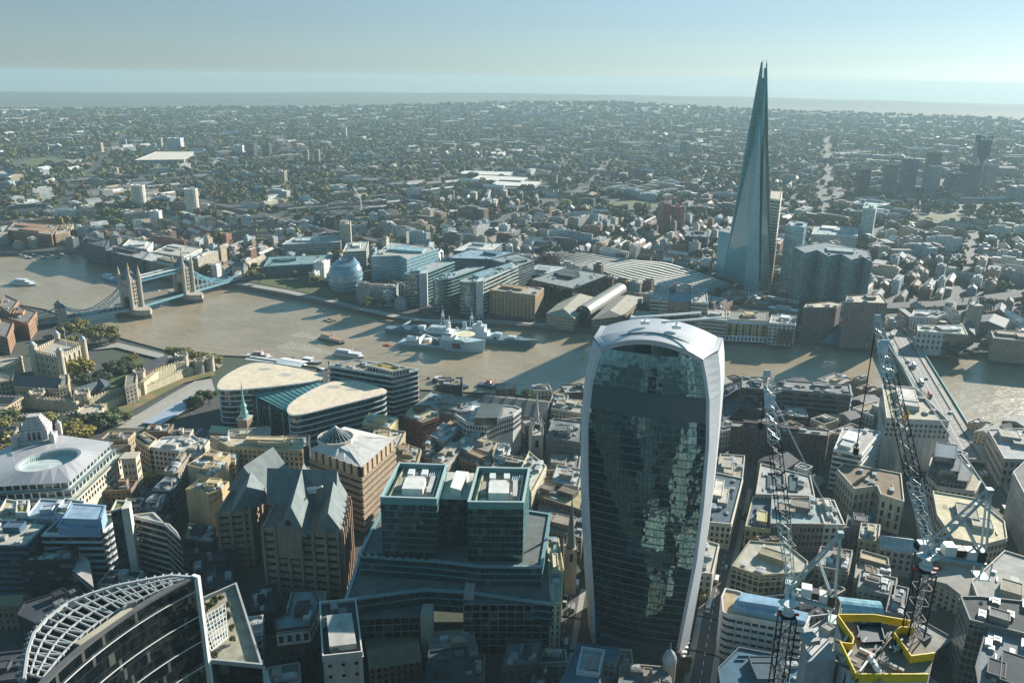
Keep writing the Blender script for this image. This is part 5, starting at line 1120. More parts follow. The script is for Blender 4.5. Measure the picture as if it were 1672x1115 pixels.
def dunstan():
    c = at(875, 735, 25); c.z = 10; t = thing('church_tower', 'pale stone church tower with pinnacles and a needle spire on flying ribs', 'church', c); mb = MB(c); mb.box(c+Vector((0, 0, 14)), (8, 8, 30), .15); tw = mb.build('tower', M['stone'], t, (.42, .39, .33))
    for s in (-1, 1):
        for q in (-1, 1): p = c+Matrix.Rotation(.15, 3, 'Z') @ Vector((4*s, 4*q, 0)); spire(p, [(1.0, 8), (1.0, 42), (.8, 44), (0, 50)], 6, M['stone'], 'pinnacle', tw, (.45, .42, .36)); mb = MB(c); mb.beam(Vector((p.x, p.y, 42)), Vector((c.x, c.y, 54)), .8, 1.1); mb.build('flying_rib', M['stone'], tw, (.45, .42, .36))
    for a in (.15, .15+pi/2): d = Vector((-sin(a), cos(a), 0)); put('belfry_opening', ME['pane'], tw, c+d*4.05+Vector((0, 0, 22)), (2.4, .3, 6), a)
    spire(c, [(1.6, 50), (1.9, 54), (1.3, 56), (0, 73)], 8, M['stone'], 'needle_spire', t, (.46, .43, .37))
    nv = ccw([(c.x+x, c.y+y) for x, y in ((4, -4), (26, -2), (25, 8), (3, 6))]); mb = MB(c); mb.prism(nv, 9, 18); mb.build('ruined_nave', M['stone'], t, (.3, .28, .24)); take([(c.x+x, c.y+y) for x, y in ((-6, -6), (27, -6), (27, 9), (-6, 9))])
def pattens():
    c = at(931, 900, 40); c.z = 14; t = thing('church_tower', 'slim church tower with a tall dark needle spire left of the bulging tower', 'church', c); mb = MB(c); mb.box(c+Vector((0, 0, 14)), (6.5, 6.5, 30), .2); tw = mb.build('tower', M['stone'], t, (.36, .33, .28))
    for s in (-1, 1):
        for q in (-1, 1): p = c+Matrix.Rotation(.2, 3, 'Z') @ Vector((3.2*s, 3.2*q, 0)); spire(p, [(.5, 42), (.4, 45), (0, 48)], 6, M['stone'], 'pinnacle', tw, (.4, .37, .31))
    put('belfry_opening', ME['pane'], tw, c+Matrix.Rotation(.2, 3, 'Z') @ Vector((0, 3.3, 24)), (1.8, .3, 5), .2); spire(c, [(2.7, 43), (0, 74)], 8, M['smooth'], 'spire', t, (.10, .13, .12)); take([(c.x+x, c.y+y) for x, y in ((-5, -5), (5, -5), (5, 5), (-5, 5))])
def magnus():
    c = at(1463, 715, 30); c.z = 9; t = thing('church_tower', 'white church tower with a stepped lantern in front of the stone riverside block', 'church', c); mb = MB(c); mb.box(c+Vector((0, 0, 14)), (8, 8, 32), -.25); tw = mb.build('tower', M['stone'], t, (.58, .56, .5))
    for zz in (14, 24): put('belfry_opening', ME['pane'], tw, c+Matrix.Rotation(-.25, 3, 'Z') @ Vector((0, 4.05, zz)), (2.2, .3, 4.5), -.25)
    spire(c, [(4.4, 38.5), (4.4, 39.5), (3.4, 39.6), (3.4, 46), (3.8, 46.4), (3.2, 48), (2.2, 49), (2.2, 52), (.9, 53.5), (.8, 56), (0, 62)], 8, M['stone'], 'lantern', t, (.6, .58, .53)); take([(c.x+x, c.y+y) for x, y in ((-6, -6), (6, -6), (6, 6), (-6, 6))])
def monument():
    c = at(1468, 745, 32); c.z = 11; t = thing('monument_column', 'pale stone column topped with a gilded flaming urn', 'column', c); mb = MB(c); mb.box(c+Vector((0, 0, 5)), (7, 7, 12), .2); mb.box(c+Vector((0, 0, 11.5)), (8, 8, 1), .2); mb.build('plinth', M['stone'], t, (.5, .48, .43)); spire(c, [(2.6, 22), (2.3, 50), (2.6, 51), (3.6, 52), (3.6, 53)], 14, M['stone'], 'shaft', t, (.52, .5, .45))
    spire(c, [(2.6, 53), (2.6, 54.6), (1.6, 54.8), (1.6, 58), (0, 59.5)], 10, M['stone'], 'drum', t, (.5, .48, .42)); spire(c, [(.7, 59), (1.3, 61), (1.9, 63.2), (1.5, 64.6), (1.9, 65.6), (.9, 67.5), (0, 70)], 10, M['gold'], 'flaming_urn', t); take([(c.x+x, c.y+y) for x, y in ((-5, -5), (5, -5), (5, 5), (-5, 5))])
all_hallows(); dunstan(); pattens(); magnus(); monument()
# ---------------------------------------------------------------- riverside and City blocks
OB, OF = 'office building', 'office_building'
def B(label, h, s, wall, roof=(.30, .28, .25), style='punch', **k): return block(k.pop('name', OF), label, k.pop('cat', OB), h, s, wall, roof, style, **k)
RG, RB, RL, RT = (.17, .17, .165), (.20, .14, .085), (.48, .46, .42), (.36, .29, .19)
# white gridded block on the river
B('white framed balcony block by the river behind the cream roofs', 47, '537,597 640,614 682,604 580,588', (.66, .66, .62), (.30, .25, .18), 'slab', n=9, bay=3, glass='teal', plant=0, units=10, cap=0, depth=1.0, th=.8)
t, p, g = B('low white rooftop pavilion with a moss roof on the balcony block', 51, '599,597 641,607 668,602 628,592', (.66, .66, .62), (.28, .22, .05), 'grid', g=47, plant=0, units=2, name='roof_pavilion', cat='pavilion')
# right of the bulging tower, riverside row
B('dark grey riverside office with six long balcony bands', 37, '1279,637 1390,646 1387,629 1282,622', (.14, .16, .16), RG, 'slab', n=7, glass='dark', bcol=(.16, .19, .20), depth=1.2, th=1.0, units=14, plant=1)
B('navy stepped riverside office with a cluttered roof', 38, '1211,634 1252,637 1248,617 1211,616', (.04, .07, .10), (.22, .21, .19), 'slab', n=6, glass='dark', bcol=(.05, .09, .13), units=10)
B('low navy block with blue sloping roof next to the white fin', 27, '1178,655 1209,634 1206,625 1178,640', (.03, .05, .08), (.05, .10, .15), 'grid', units=2)
B('low navy terrace block below the cluttered navy office', 24, '1180,690 1210,665 1250,672 1250,650 1212,640 1180,660', (.03, .05, .075), (.05, .07, .09), 'grid', units=6)
B('long dark red-brown block with a grey roof behind the lattice crane', 36, '1194,697 1352,713 1355,703 1195,689', (.085, .055, .05), (.26, .25, .22), 'slot', units=14, plant=3)
B('small light-roofed annex in front of the banded grey office', 26, '1281,679 1319,682 1315,666 1281,665', (.17, .16, .15), (.40, .37, .33), 'band', units=4, plant=0)
B('white square office with a big sloped plant roof by the church', 44, '1362,734 1407,743 1437,705 1376,700', (.66, .66, .62), (.38, .36, .33), 'slab', n=8, glass='teal', bcol=(.68, .68, .64), depth=.6, th=1.3, plant=2, units=3)
t, p, g = B('cream office with a chamfered brown roof and narrow slit windows', 37, '1366,766 1395,799 1432,794 1438,808 1476,820 1471,774 1378,757', (.50, .44, .33), RB, 'plain', units=5, plant=0)
windows(t, p, 16, 34, 3.6, 4.6, .34, .66, 80)
B('tall pale stone riverside block with a walled flat roof by the bridge', 50, '1447,686 1549,691 1494,636 1440,632', (.52, .49, .44), (.42, .38, .28), 'win', bay=3.4, fl=4.0, units=12, plant=2, cap=96, parapet=2.2, grow=0)
t, p, g = B('rounded pale office with stepped dark attic storeys', 30, '1513,778 1532,795 1592,803 1602,784 1570,742 1522,742', (.45, .43, .38), (.40, .35, .25), 'win', bay=3.2, fl=3.8, plant=0, units=3, cap=90)
for k, (q, z0, z1) in enumerate((('1518,765 1532,780 1580,786 1588,772 1566,745 1526,744', 30, 36), ('1522,756 1534,766 1566,770 1570,750 1560,738 1528,736', 36, 42), ('1527,745 1560,749 1563,727 1530,722', 42, 48))):
    pp = px_poly(q, z1); mb = MB(t.location); mb.prism(pp, z0, z1, 0, 1, us=1/2.5, vs=1/3); mb.ringp(off(pp, .5), off(pp, -.4), z1-.5, z1+.3); mb.build('attic_storey', [M['grid'], M['roof']], t, ((.16, .18, .18), (.12, .15, .16), (.10, .14, .17))[k])
B('pale stone classical block at the right edge by the bridge foot', 31, '1613,702 1640,750 1720,752 1690,700', (.42, .38, .32), (.36, .36, .36), 'win', bay=4, fl=5, plant=2, units=5, cap=60)
B('grey office with close vertical ribs at the right edge', 46, '1654,772 1700,860 1790,850 1690,738', (.44, .42, .38), RG, 'slot', bay=1.6, units=4)
B('curved corner office with cream roofs round a dark light well', 38, '1523,803 1594,815 1640,852 1644,880 1606,890 1557,880 1530,842', (.40, .36, .28), (.58, .50, .32), 'win', bay=3, fl=4, units=4, plant=2, cap=80)
B('small pale mansard block with a grey hipped roof beside the crane foot', 31, '1436,893 1491,902 1489,880 1437,874', (.45, .43, .38), (.36, .38, .39), 'win', gable=4, cap=40)
B('narrow building with a long tan roof behind the yellow-edged deck', 33, '1404,912 1452,925 1450,912 1406,899', (.22, .18, .13), (.50, .38, .22), 'punch', units=0, plant=0)
B('cream stone corner block with a navy mansard roof by the glass tower', 31, '1151,853 1194,857 1213,782 1166,772', (.58, .53, .43), (.06, .10, .13), 'win', bay=3, fl=3.9, units=10, plant=2, cap=90)
B('narrow white roofed building at the foot of the right white fin', 30, '1140,936 1163,938 1174,890 1146,881', (.50, .47, .38), (.45, .42, .34), 'punch', units=3)
B('cream block on the far end of the side street with many roof boxes', 29, '1168,782 1212,784 1216,745 1176,742', (.38, .34, .28), (.42, .38, .30), 'punch', units=10, plant=2)
t, p, g = B('wide stone block with two dark light wells in its roof', 33, '1234,808 1330,811 1323,778 1242,758', (.44, .41, .35), (.40, .38, .34), 'punch', units=8, plant=0, bay=2.6)
for q in ('1254,798 1279,800 1278,776 1254,774', '1290,802 1302,803 1302,778 1290,776'): mb = MB(t.location); pp = px_poly(q, 33); mb.face([(a[0], a[1], 33.12) for a in pp]); mb.ringp(off(pp, .5), pp, 33, 34); mb.build('light_well', M['smooth'], t, (.03, .05, .05))
B('yellow stone house with three white dormers and a navy mansard', 30, '1217,860 1258,866 1260,812 1229,812', (.55, .47, .25), (.10, .14, .17), 'win', bay=3, fl=4, units=8, plant=1, cap=36)
B('long dark stone row with a pale green attic and many paired windows', 33, '1258,856 1346,857 1332,814 1260,812', (.27, .235, .19), (.30, .38, .36), 'win', bay=2.4, fl=3.8, units=6, plant=2, cap=96)
B('white rendered end house with two window columns', 33, '1346,857 1379,858 1362,818 1334,815', (.62, .59, .52), (.36, .33, .28), 'win', bay=4, fl=4, units=3, plant=1, cap=30)
B('block with a lozenge roof and yellow parapet by the left crane jib', 35, '1195,925 1224,884 1283,889 1319,918 1316,935 1240,940', (.30, .27, .17), (.44, .41, .33), 'grid', units=5, plant=2)
t, p, g = B('white rounded office with ribbon windows and blue plant screens', 40, '1180,1000 1190,1005 1313,1028 1322,1008 1204,966 1184,962 1178,975', (.60, .58, .53), (.36, .28, .16), 'none', units=0, plant=0)
p2 = off(p, -.8); mb = MB(t.location); mb.prism(p2, 12, 40, 0, 0, top=False, us=1/3.6, vs=7/28); mb.build('glass_wall', M['dark'], t); bands(t, p, 13, 40.6, 7, (.58, .56, .52), .3, 2.0)
for q, z in (('1196,990 1316,1014 1320,1000 1204,972', 43), ('1206,980 1272,990 1276,978 1210,966', 45.5)): pp = px_poly(q, z); mb = MB(t.location); mb.prism(pp, 40, z, 0, 1); mb.build('plant_screen', [M['smooth'], M['roof']], t, (.20, .35, .47))
for i in range(len(p)):
    a, b = p[i], p[(i+1) % len(p)]; l, d, n, vis = facing(a, b, 40)
    if vis and l > 14:
        for k in range(1, int(l/3.6)): mb = MB(t.location); mb.box((a[0]+d.x*k*3.6, a[1]+d.y*k*3.6, 26), (.7, .9, 26), atan2(d.y, d.x)); mb.build('mullion', M['plain'], t, (.52, .5, .46))
B('low block with blue roofs and pipes below the white rounded office', 36, '1172,1092 1206,1058 1312,1078 1304,1140 1180,1140', (.05, .09, .12), (.05, .13, .19), 'band', units=8, plant=2)
B('dark slate-roofed office with a curved pale cornice at lower right', 46, '1586,950 1600,988 1720,1010 1720,925 1640,900', (.40, .35, .27), (.34, .33, .30), 'win', bay=3, fl=4, units=2, plant=1, cap=80)
B('grey flatiron building with a slim gridded end facing the street', 52, '1568,975 1583,1013 1690,1040 1690,985 1600,975', (.20, .20, .18), (.05, .06, .06), 'grid', bay=2.2, units=6)
B('dark block with tilted roof lights in the lower right corner', 50, '1592,1090 1612,1020 1720,1040 1720,1140 1600,1140', (.04, .05, .06), (.20, .22, .23), 'band', units=9, plant=2)
for k, (lb, h, q, wc, rc) in enumerate((('grey block with skylights beneath the right crane', 33, '1400,960 1460,975 1465,945 1405,932', (.2, .18, .16), (.30, .29, .28)), ('narrow grey block with white vents right of the glass barrel roof', 33, '1446,1000 1478,1006 1484,962 1456,955', (.18, .18, .17), (.20, .22, .22)), ('dark roof with white frames behind the left crane base', 32, '1330,925 1385,935 1392,900 1340,893', (.24, .2, .15), (.26, .26, .25)), ('tan stone block with pale slot windows near the slit-windowed office', 30, '1402,880 1434,885 1437,858 1406,855', (.40, .34, .22), (.30, .29, .26)), ('low dark roof between the crane and the chamfered brown roof', 27, '1380,862 1432,868 1425,835 1385,838', (.12, .12, .12), (.07, .09, .10)), ('brown strip building with a windowed attic under the right jib', 31, '1395,945 1452,955 1454,930 1398,920', (.26, .2, .13), (.33, .30, .26)))): B(lb, h, q, wc, rc, units=8, plant=2)
# glass barrel roof
t = thing('market_hall', 'low hall with a white ribbed glass barrel roof near the yellow deck', 'hall', at(1400, 992, 30)); a, b = at(1368, 992, 30), at(1438, 1000, 30); d = (b-a).normalized(); n = Vector((-d.y, d.x, 0)); mb = MB(t.location)
for k in range(8):
    f = lambda s: n*(7*cos(s))+Vector((0, 0, 5*sin(s))); s0, s1 = pi*k/8, pi*(k+1)/8
    for j in range(14): mb.face([a.lerp(b, j/14)+f(s0), a.lerp(b, (j+1)/14)+f(s0), a.lerp(b, (j+1)/14)+f(s1), a.lerp(b, j/14)+f(s1)], 0, [(j, k), (j+1, k), (j+1, k+1), (j, k+1)])
mb.build('barrel_roof', M['pale'], t); mb = MB(t.location); mb.prism([((a+n*7).x, (a+n*7).y), ((b+n*7).x, (b+n*7).y), ((b-n*7).x, (b-n*7).y), ((a-n*7).x, (a-n*7).y)], 13, 30, us=1/3, vs=1/4); mb.build('wall', M['punch'], t, (.2, .2, .2))
# centre, between the green glass complex and the river
B('red brick octagonal block with a domed tan roof', 30, '658,680 690,692 716,682 714,670 694,664 670,664', (.21, .075, .045), (.48, .38, .24), 'punch', units=5, plant=1)
t, p, g = B('white gridded office with a wavy front and dark recessed attic', 42, '742,676 762,690 795,694 815,685 838,678 851,668 840,664 779,660', (.60, .59, .56), (.36, .34, .31), 'win', bay=2.1, fl=3.7, units=5, plant=1, cap=99, w=.55, hh=.62)
mb = MB(t.location); pp = px_poly('775,682 812,682 822,660 785,658', 48); mb.prism(pp, 42, 48, 0, 1, us=1/3, vs=1/3); mb.build('attic_storey', [M['grid'], M['roof']], t, (.06, .09, .09))
B('dark grey office with white roof edges beside the glass tower', 40, '892,714 950,724 952,690 903,684', (.14, .16, .16), (.16, .18, .18), 'slot', units=5, plant=2, bay=2.0)
B('long stone custom house with a light roof on the quay', 22, '670,668 778,682 792,655 706,640', (.26, .24, .20), (.26, .31, .31), 'punch', units=22, plant=2)
t, p, g = B('long market hall with a ribbed grey mansard roof on the quay', 20, '780,672 892,683 898,655 800,645', (.22, .20, .17), (.2, .19, .17), 'punch', gable=7)
for k in range(1, 6): mb = MB(t.location); q = off(p, .5); A = Vector(q[0]).lerp(Vector(q[1]), k/6) if (Vector(q[0])-Vector(q[1])).length > (Vector(q[1])-Vector(q[2])).length else Vector(q[1]).lerp(Vector(q[2]), k/6); Bq = Vector(q[3]).lerp(Vector(q[2]), k/6) if (Vector(q[0])-Vector(q[1])).length > (Vector(q[1])-Vector(q[2])).length else Vector(q[0]).lerp(Vector(q[3]), k/6); m = (A+Bq)/2; mb.beam((A.x, A.y, 20.3), (m.x, m.y, 27.3), .9, .5); mb.beam((Bq.x, Bq.y, 20.3), (m.x, m.y, 27.3), .9, .5); mb.build('roof_rib', M['smooth'], t, (.07, .08, .08))
mid = [('cream flat-roofed block below the rounded cream roofs', 34, '592,690 636,700 650,684 603,675', (.55, .46, .24), (.50, .47, .40)), ('low dark red brick house left of the cream flat block', 28, '574,716 604,722 610,708 580,702', (.18, .08, .05), (.10, .11, .11)), ('tan stone block with roof clutter behind the glazed cone', 33, '606,724 650,732 662,706 612,698', (.40, .32, .2), (.42, .38, .30)), ('brown stone block carrying a cluster of phone masts', 31, '642,746 680,760 688,735 652,722', (.36, .27, .16), (.38, .31, .2)), ('plain grey box roof with a shadowed recess', 33, '702,712 726,722 748,704 724,691', (.34, .34, .32), (.50, .49, .46)), ('pale long roof with three triangular roof lights', 32, '706,750 730,760 757,732 736,722', (.44, .40, .32), (.42, .40, .35)), ('blue-green glazed roof with a rounded end', 34, '744,724 764,738 794,712 776,702', (.30, .32, .3), (.20, .30, .31)), ('red-brown brick block with a long arcaded flank', 30, '748,748 802,768 816,752 766,730', (.30, .20, .13), (.10, .12, .12)), ('tan house with two roof huts by the brick flank', 33, '760,728 800,740 812,724 776,715', (.40, .33, .22), (.30, .28, .24)), ('small white house with an orange party wall', 36, '806,744 826,752 834,730 814,724', (.64, .62, .56), (.52, .50, .44)), ('cream ribbed block with stepped slanting roof lights', 40, '850,768 868,806 892,762 864,738', (.58, .52, .38), (.52, .48, .38)), ('flat dark-edged block left of the cream ribbed roof', 34, '802,764 850,768 864,750 818,742', (.20, .18, .15), (.42, .38, .26)), ('brown-roofed block with a slate mansard flank', 33, '868,808 950,834 958,800 890,780', (.20, .17, .13), (.40, .33, .18)), ('pale flat roof half in the shade of the glass tower', 36, '900,788 944,796 952,768 910,760', (.34, .31, .26), (.40, .42, .42)), ('white skylit roof tucked behind the dark grey office', 30, '890,770 945,765 948,745 900,742', (.3, .28, .25), (.22, .2, .17)), ('slate mansard terrace facing the slim dark spire', 29, '878,860 950,880 955,842 880,825', (.28, .23, .18), (.15, .17, .17)), ('cream stepped block with a slatted end beside the green glass complex', 44, '893,882 912,880 920,925 916,985 899,985', (.52, .46, .30), (.45, .40, .28)), ('low stone roofs behind the market hall near the glass tower', 24, '900,668 950,676 954,658 906,652', (.4, .36, .28), (.34, .32, .28)), ('yellow stone house near the river left of the glass tower', 22, '932,668 952,670 954,655 934,653', (.50, .42, .24), (.3, .28, .24)), ('small grey hipped house with a blue glass door by the needle spire', 22, '898,658 925,660 928,646 902,645', (.3, .27, .23), (.22, .24, .24)),
       ('brown terrace with a glazed pyramid behind the granite offices', 32, '642,775 668,785 676,762 652,755', (.36, .27, .18), (.06, .10, .15)), ('dark narrow roofs below the phone mast block', 28, '684,742 704,752 712,735 692,725', (.22, .18, .13), (.16, .16, .15)), ('brick chimney house behind the three roof lights', 30, '690,725 706,732 714,718 698,712', (.28, .16, .09), (.35, .28, .18)), ('tan gabled block with grey roof left of the white gridded office', 30, '725,700 742,708 752,694 735,688', (.42, .34, .2), (.33, .3, .26))]
for lb, h, q, wc, rc in mid: B(lb, h, q, wc, rc, units=7, plant=2, mast='masts' in lb, style='slot' if 'ribbed' in lb or 'slatted' in lb else 'punch')
# bottom centre, in the shade
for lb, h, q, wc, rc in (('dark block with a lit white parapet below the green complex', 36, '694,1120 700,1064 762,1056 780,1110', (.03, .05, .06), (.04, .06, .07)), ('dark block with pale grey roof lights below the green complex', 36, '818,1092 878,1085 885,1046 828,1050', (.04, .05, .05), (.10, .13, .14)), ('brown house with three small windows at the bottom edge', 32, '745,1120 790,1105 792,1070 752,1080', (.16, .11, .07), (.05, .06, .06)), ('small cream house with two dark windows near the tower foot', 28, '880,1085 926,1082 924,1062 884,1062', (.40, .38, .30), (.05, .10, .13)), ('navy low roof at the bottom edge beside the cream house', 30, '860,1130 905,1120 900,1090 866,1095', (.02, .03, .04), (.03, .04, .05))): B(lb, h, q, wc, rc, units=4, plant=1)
t, p, g = B('blue roofed block with an open plant well in front of the glass tower', 45, '910,1125 945,1053 1013,1060 1004,1082 985,1080 976,1135', (.05, .12, .17), (.07, .15, .20), 'grid', units=0, plant=0)
mb = MB(t.location); pp = px_poly('944,1100 976,1104 984,1069 952,1064', 45); mb.ringp(off(pp, .8), pp, 44.5, 47.5); mb.face([(a[0], a[1], 45.2) for a in pp]); mb.build('plant_well', M['smooth'], t, (.34, .42, .44))
for k in range(6): mb = MB(t.location); A, Bv = at(958+k*4, 1095, 46.4), at(962+k*4, 1072, 46.4); mb.tube(A, Bv, .8, .8, 8); mb.build('duct', M['smooth'], t, (.12, .14, .14))
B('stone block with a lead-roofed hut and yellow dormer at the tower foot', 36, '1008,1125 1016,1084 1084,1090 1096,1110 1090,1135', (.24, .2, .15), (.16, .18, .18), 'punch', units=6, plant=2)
c = at(1093, 1080, 40); t = thing('cupola', 'small grey domed cupola with a spike at the foot of the right fin', 'cupola', c); mb = MB(c); mb.lathe(c, [(3, 30), (3, 40), (3.4, 40.3)], 12); mb.build('drum', M['stone'], t, (.36, .33, .28)); mb = MB(c); mb.lathe(c, [(3.3, 40.3), (3.1, 42.5), (2.2, 44.6), (.9, 46), (.3, 46.6), (.2, 50), (0, 50.2)], 14); mb.build('dome', M['smooth'], t, (.28, .31, .32))
# slim tower with a dotted end wall, and the shaded brick block beside it
t, p, g = B('slim white tower with rows of small square holes in its end wall', 54, '527,1075 592,1068 581,981 522,986', (.52, .50, .45), (.05, .06, .06), 'win', bay=4.4, fl=5.2, w=.28, hh=.25, units=12, plant=0, cap=60, parapet=1.6)
mb = MB(t.location); pp = px_poly('538,1055 582,1050 574,1000 533,1004', 57); mb.prism(pp, 54.2, 57, 0, 1); mb.build('plant_room', [M['plain'], M['roof']], t, (.45, .44, .4))
t, p, g = B('dark brick corner block with a white top storey', 43, '452,1030 505,1024 522,985 512,965 480,964 470,1003 450,1013', (.075, .05, .045), (.17, .21, .22), 'win', bay=3, fl=4.2, units=3, plant=1, cap=70)
mb = MB(t.location); mb.prism(off(p, .25), 35, 42.6, 0, 0, top=False); mb.build('white_storey', M['plain'], t, (.48, .46, .42)); windows(t, off(p, .3), 35, 42, 3.2, 4, .5, .5, 20)
B('low black roofs between the curved tower and the brown gables', 27, '405,1000 450,1000 452,955 410,960', (.02, .025, .03), (.03, .04, .045), 'punch', units=6, plant=1)
B('dark yard building below the left brown gables', 26, '330,960 380,965 385,900 335,895', (.03, .03, .035), (.035, .045, .05), 'punch', units=5, plant=2)
# left: white banded office with tall fin
t, p, g = B('white banded office with a blue plant box on its roof', 46, '71,872 164,872 181,858 196,842 110,838', (.60, .61, .60), (.05, .08, .05), 'slab', n=8, glass='dark', bcol=(.50, .54, .56), units=0, plant=0, depth=.9, th=1.1)
for q, z, cc in (('94,860 162,864 170,842 108,838', 51, (.20, .33, .45)), ('104,846 164,848 172,826 118,822', 55, (.25, .36, .46))): pp = px_poly(q, z); mb = MB(t.location); mb.prism(pp, 46, z, 0, 1); mb.ringp(off(pp, .5), off(pp, -.6), z-.1, z+.4); mb.build('plant_box', [M['smooth'], M['roof']], t, cc)
t, p, g = B('tall cream slab fin with a green glass stair beside the banded office', 62, '181,836 199,830 210,820 190,818', (.60, .56, .47), (.12, .14, .05), 'glass', glass='teal', units=0, plant=0, name='stair_tower', cat='stair tower'); mb = MB(t.location); pp = px_poly('198,831 211,829 214,818 206,816', 63); mb.prism(pp, 13, 63); mb.build('cream_fin', M['plain'], t, (.62, .57, .47))
B('diagonal banded wing with white sun shelves right of the cream fin', 50, '214,842 276,858 288,870 294,880 250,838', (.55, .53, .47), (.3, .32, .32), 'slab', n=9, glass='dark', bcol=(.42, .43, .42), units=0, plant=0, depth=1.1, th=.6)
B('paved flat roof office above a navy glass wall at the left edge', 46, '-40,892 43,892 78,856 40,850 -30,858', (.05, .10, .15), (.46, .43, .36), 'band', units=6, plant=1)
t, p, g = B('black block with an open plant deck and a pale gridded side', 40, '32,920 118,919 127,896 48,908', (.012, .014, .018), (.08, .08, .08), 'band', units=14, plant=0, parapet=2.0)
mb = MB(t.location); pp = px_poly('118,930 153,958 146,915 127,898', 36); mb.prism(pp, 13, 36, 0, 1, us=1/2.2, vs=1/3); mb.build('pale_wing', [M['grid'], M['roof']], t, (.45, .40, .36))
B('black terrace block with a lit cream hut below the open plant deck', 32, '28,1005 40,985 100,965 130,950 140,985 60,1020', (.02, .025, .03), (.04, .05, .06), 'band', units=4, plant=1)
for lb, h, q, wc, rc in (('white box with a mossy roof left of the blue plant box', 50, '88,838 120,842 140,820 106,815', (.5, .55, .6), (.26, .24, .05)), ('white block with a glazed slatted roof behind the paved roof', 47, '42,846 90,846 108,818 66,816', (.45, .5, .55), (.28, .36, .42)), ('white stepped boxes at the left edge below the oval roof', 47, '-10,850 26,850 46,822 10,816', (.58, .55, .5), (.42, .37, .24)), ('small white tower box with a planted roof at the left edge', 50, '26,838 45,838 48,818 28,818', (.6, .57, .52), (.3, .28, .1))): B(lb, h, q, wc, rc, units=3, plant=1, style='plain')
# ---------------------------------------------------------------- left centre, between the oval roof and the brown gables
for lb, h, q, wc, rc, st in (('white mansard block with black dormers facing the sloping street', 34, '244,731 293,737 328,720 316,712 262,717', (.48, .46, .42), (.60, .58, .54), 'win'), ('tan corner house with a steep black pavilion roof', 35, '221,716 243,731 256,718 236,706', (.50, .40, .27), (.05, .06, .07), 'win'),
    ('long tan block with a row of roof pens beyond the brown gables', 40, '374,730 494,737 495,717 344,713', (.50, .40, .25), (.48, .40, .28), 'punch'), ('tan flat block with a raised hut left of the brown gables', 42, '306,760 342,770 376,742 344,735', (.46, .36, .22), (.46, .36, .2), 'plain'), ('tan block with white curved pipes beside the left gables', 43, '321,775 348,782 372,757 344,751', (.44, .35, .22), (.48, .38, .22), 'plain'),
    ('big plain tan block with a bright yellow-brown end wall', 44, '303,800 328,800 340,808 362,800 374,788 325,784', (.52, .40, .22), (.46, .35, .18), 'plain'), ('grey roofed office with white roof cowls on the left street', 36, '249,800 281,802 296,783 270,780', (.16, .18, .2), (.28, .26, .23), 'band'), ('navy sloped office roof stepping down the left street', 33, '228,830 258,836 282,806 252,800', (.05, .07, .10), (.07, .10, .13), 'band'), ('dark red brick block below the navy stepped roofs', 28, '222,852 272,866 282,840 232,830', (.13, .055, .045), (.05, .06, .07), 'punch'),
    ('grey long roof with a green gutter behind the white mansard', 34, '268,770 286,775 312,742 296,738', (.30, .26, .20), (.33, .31, .26), 'punch'), ('pale roof strip leading to the glass-walled church', 33, '296,745 322,748 342,720 326,716', (.5, .45, .36), (.50, .48, .44), 'punch'), ('dark flat block with a lit tan saw-tooth gable', 30, '300,880 345,890 352,862 308,856', (.06, .06, .07), (.36, .30, .20), 'punch'), ('low dark block at the foot of the diagonal banded wing', 26, '296,925 332,935 335,900 300,895', (.03, .03, .04), (.04, .05, .06), 'punch'), ('tan house with lit white scaffolding beside the left gables', 36, '372,752 384,755 392,735 380,733', (.52, .47, .36), (.5, .44, .3), 'punch')):
    B(lb, h, q, wc, rc, style=st, units=9, plant=2, cap=50)
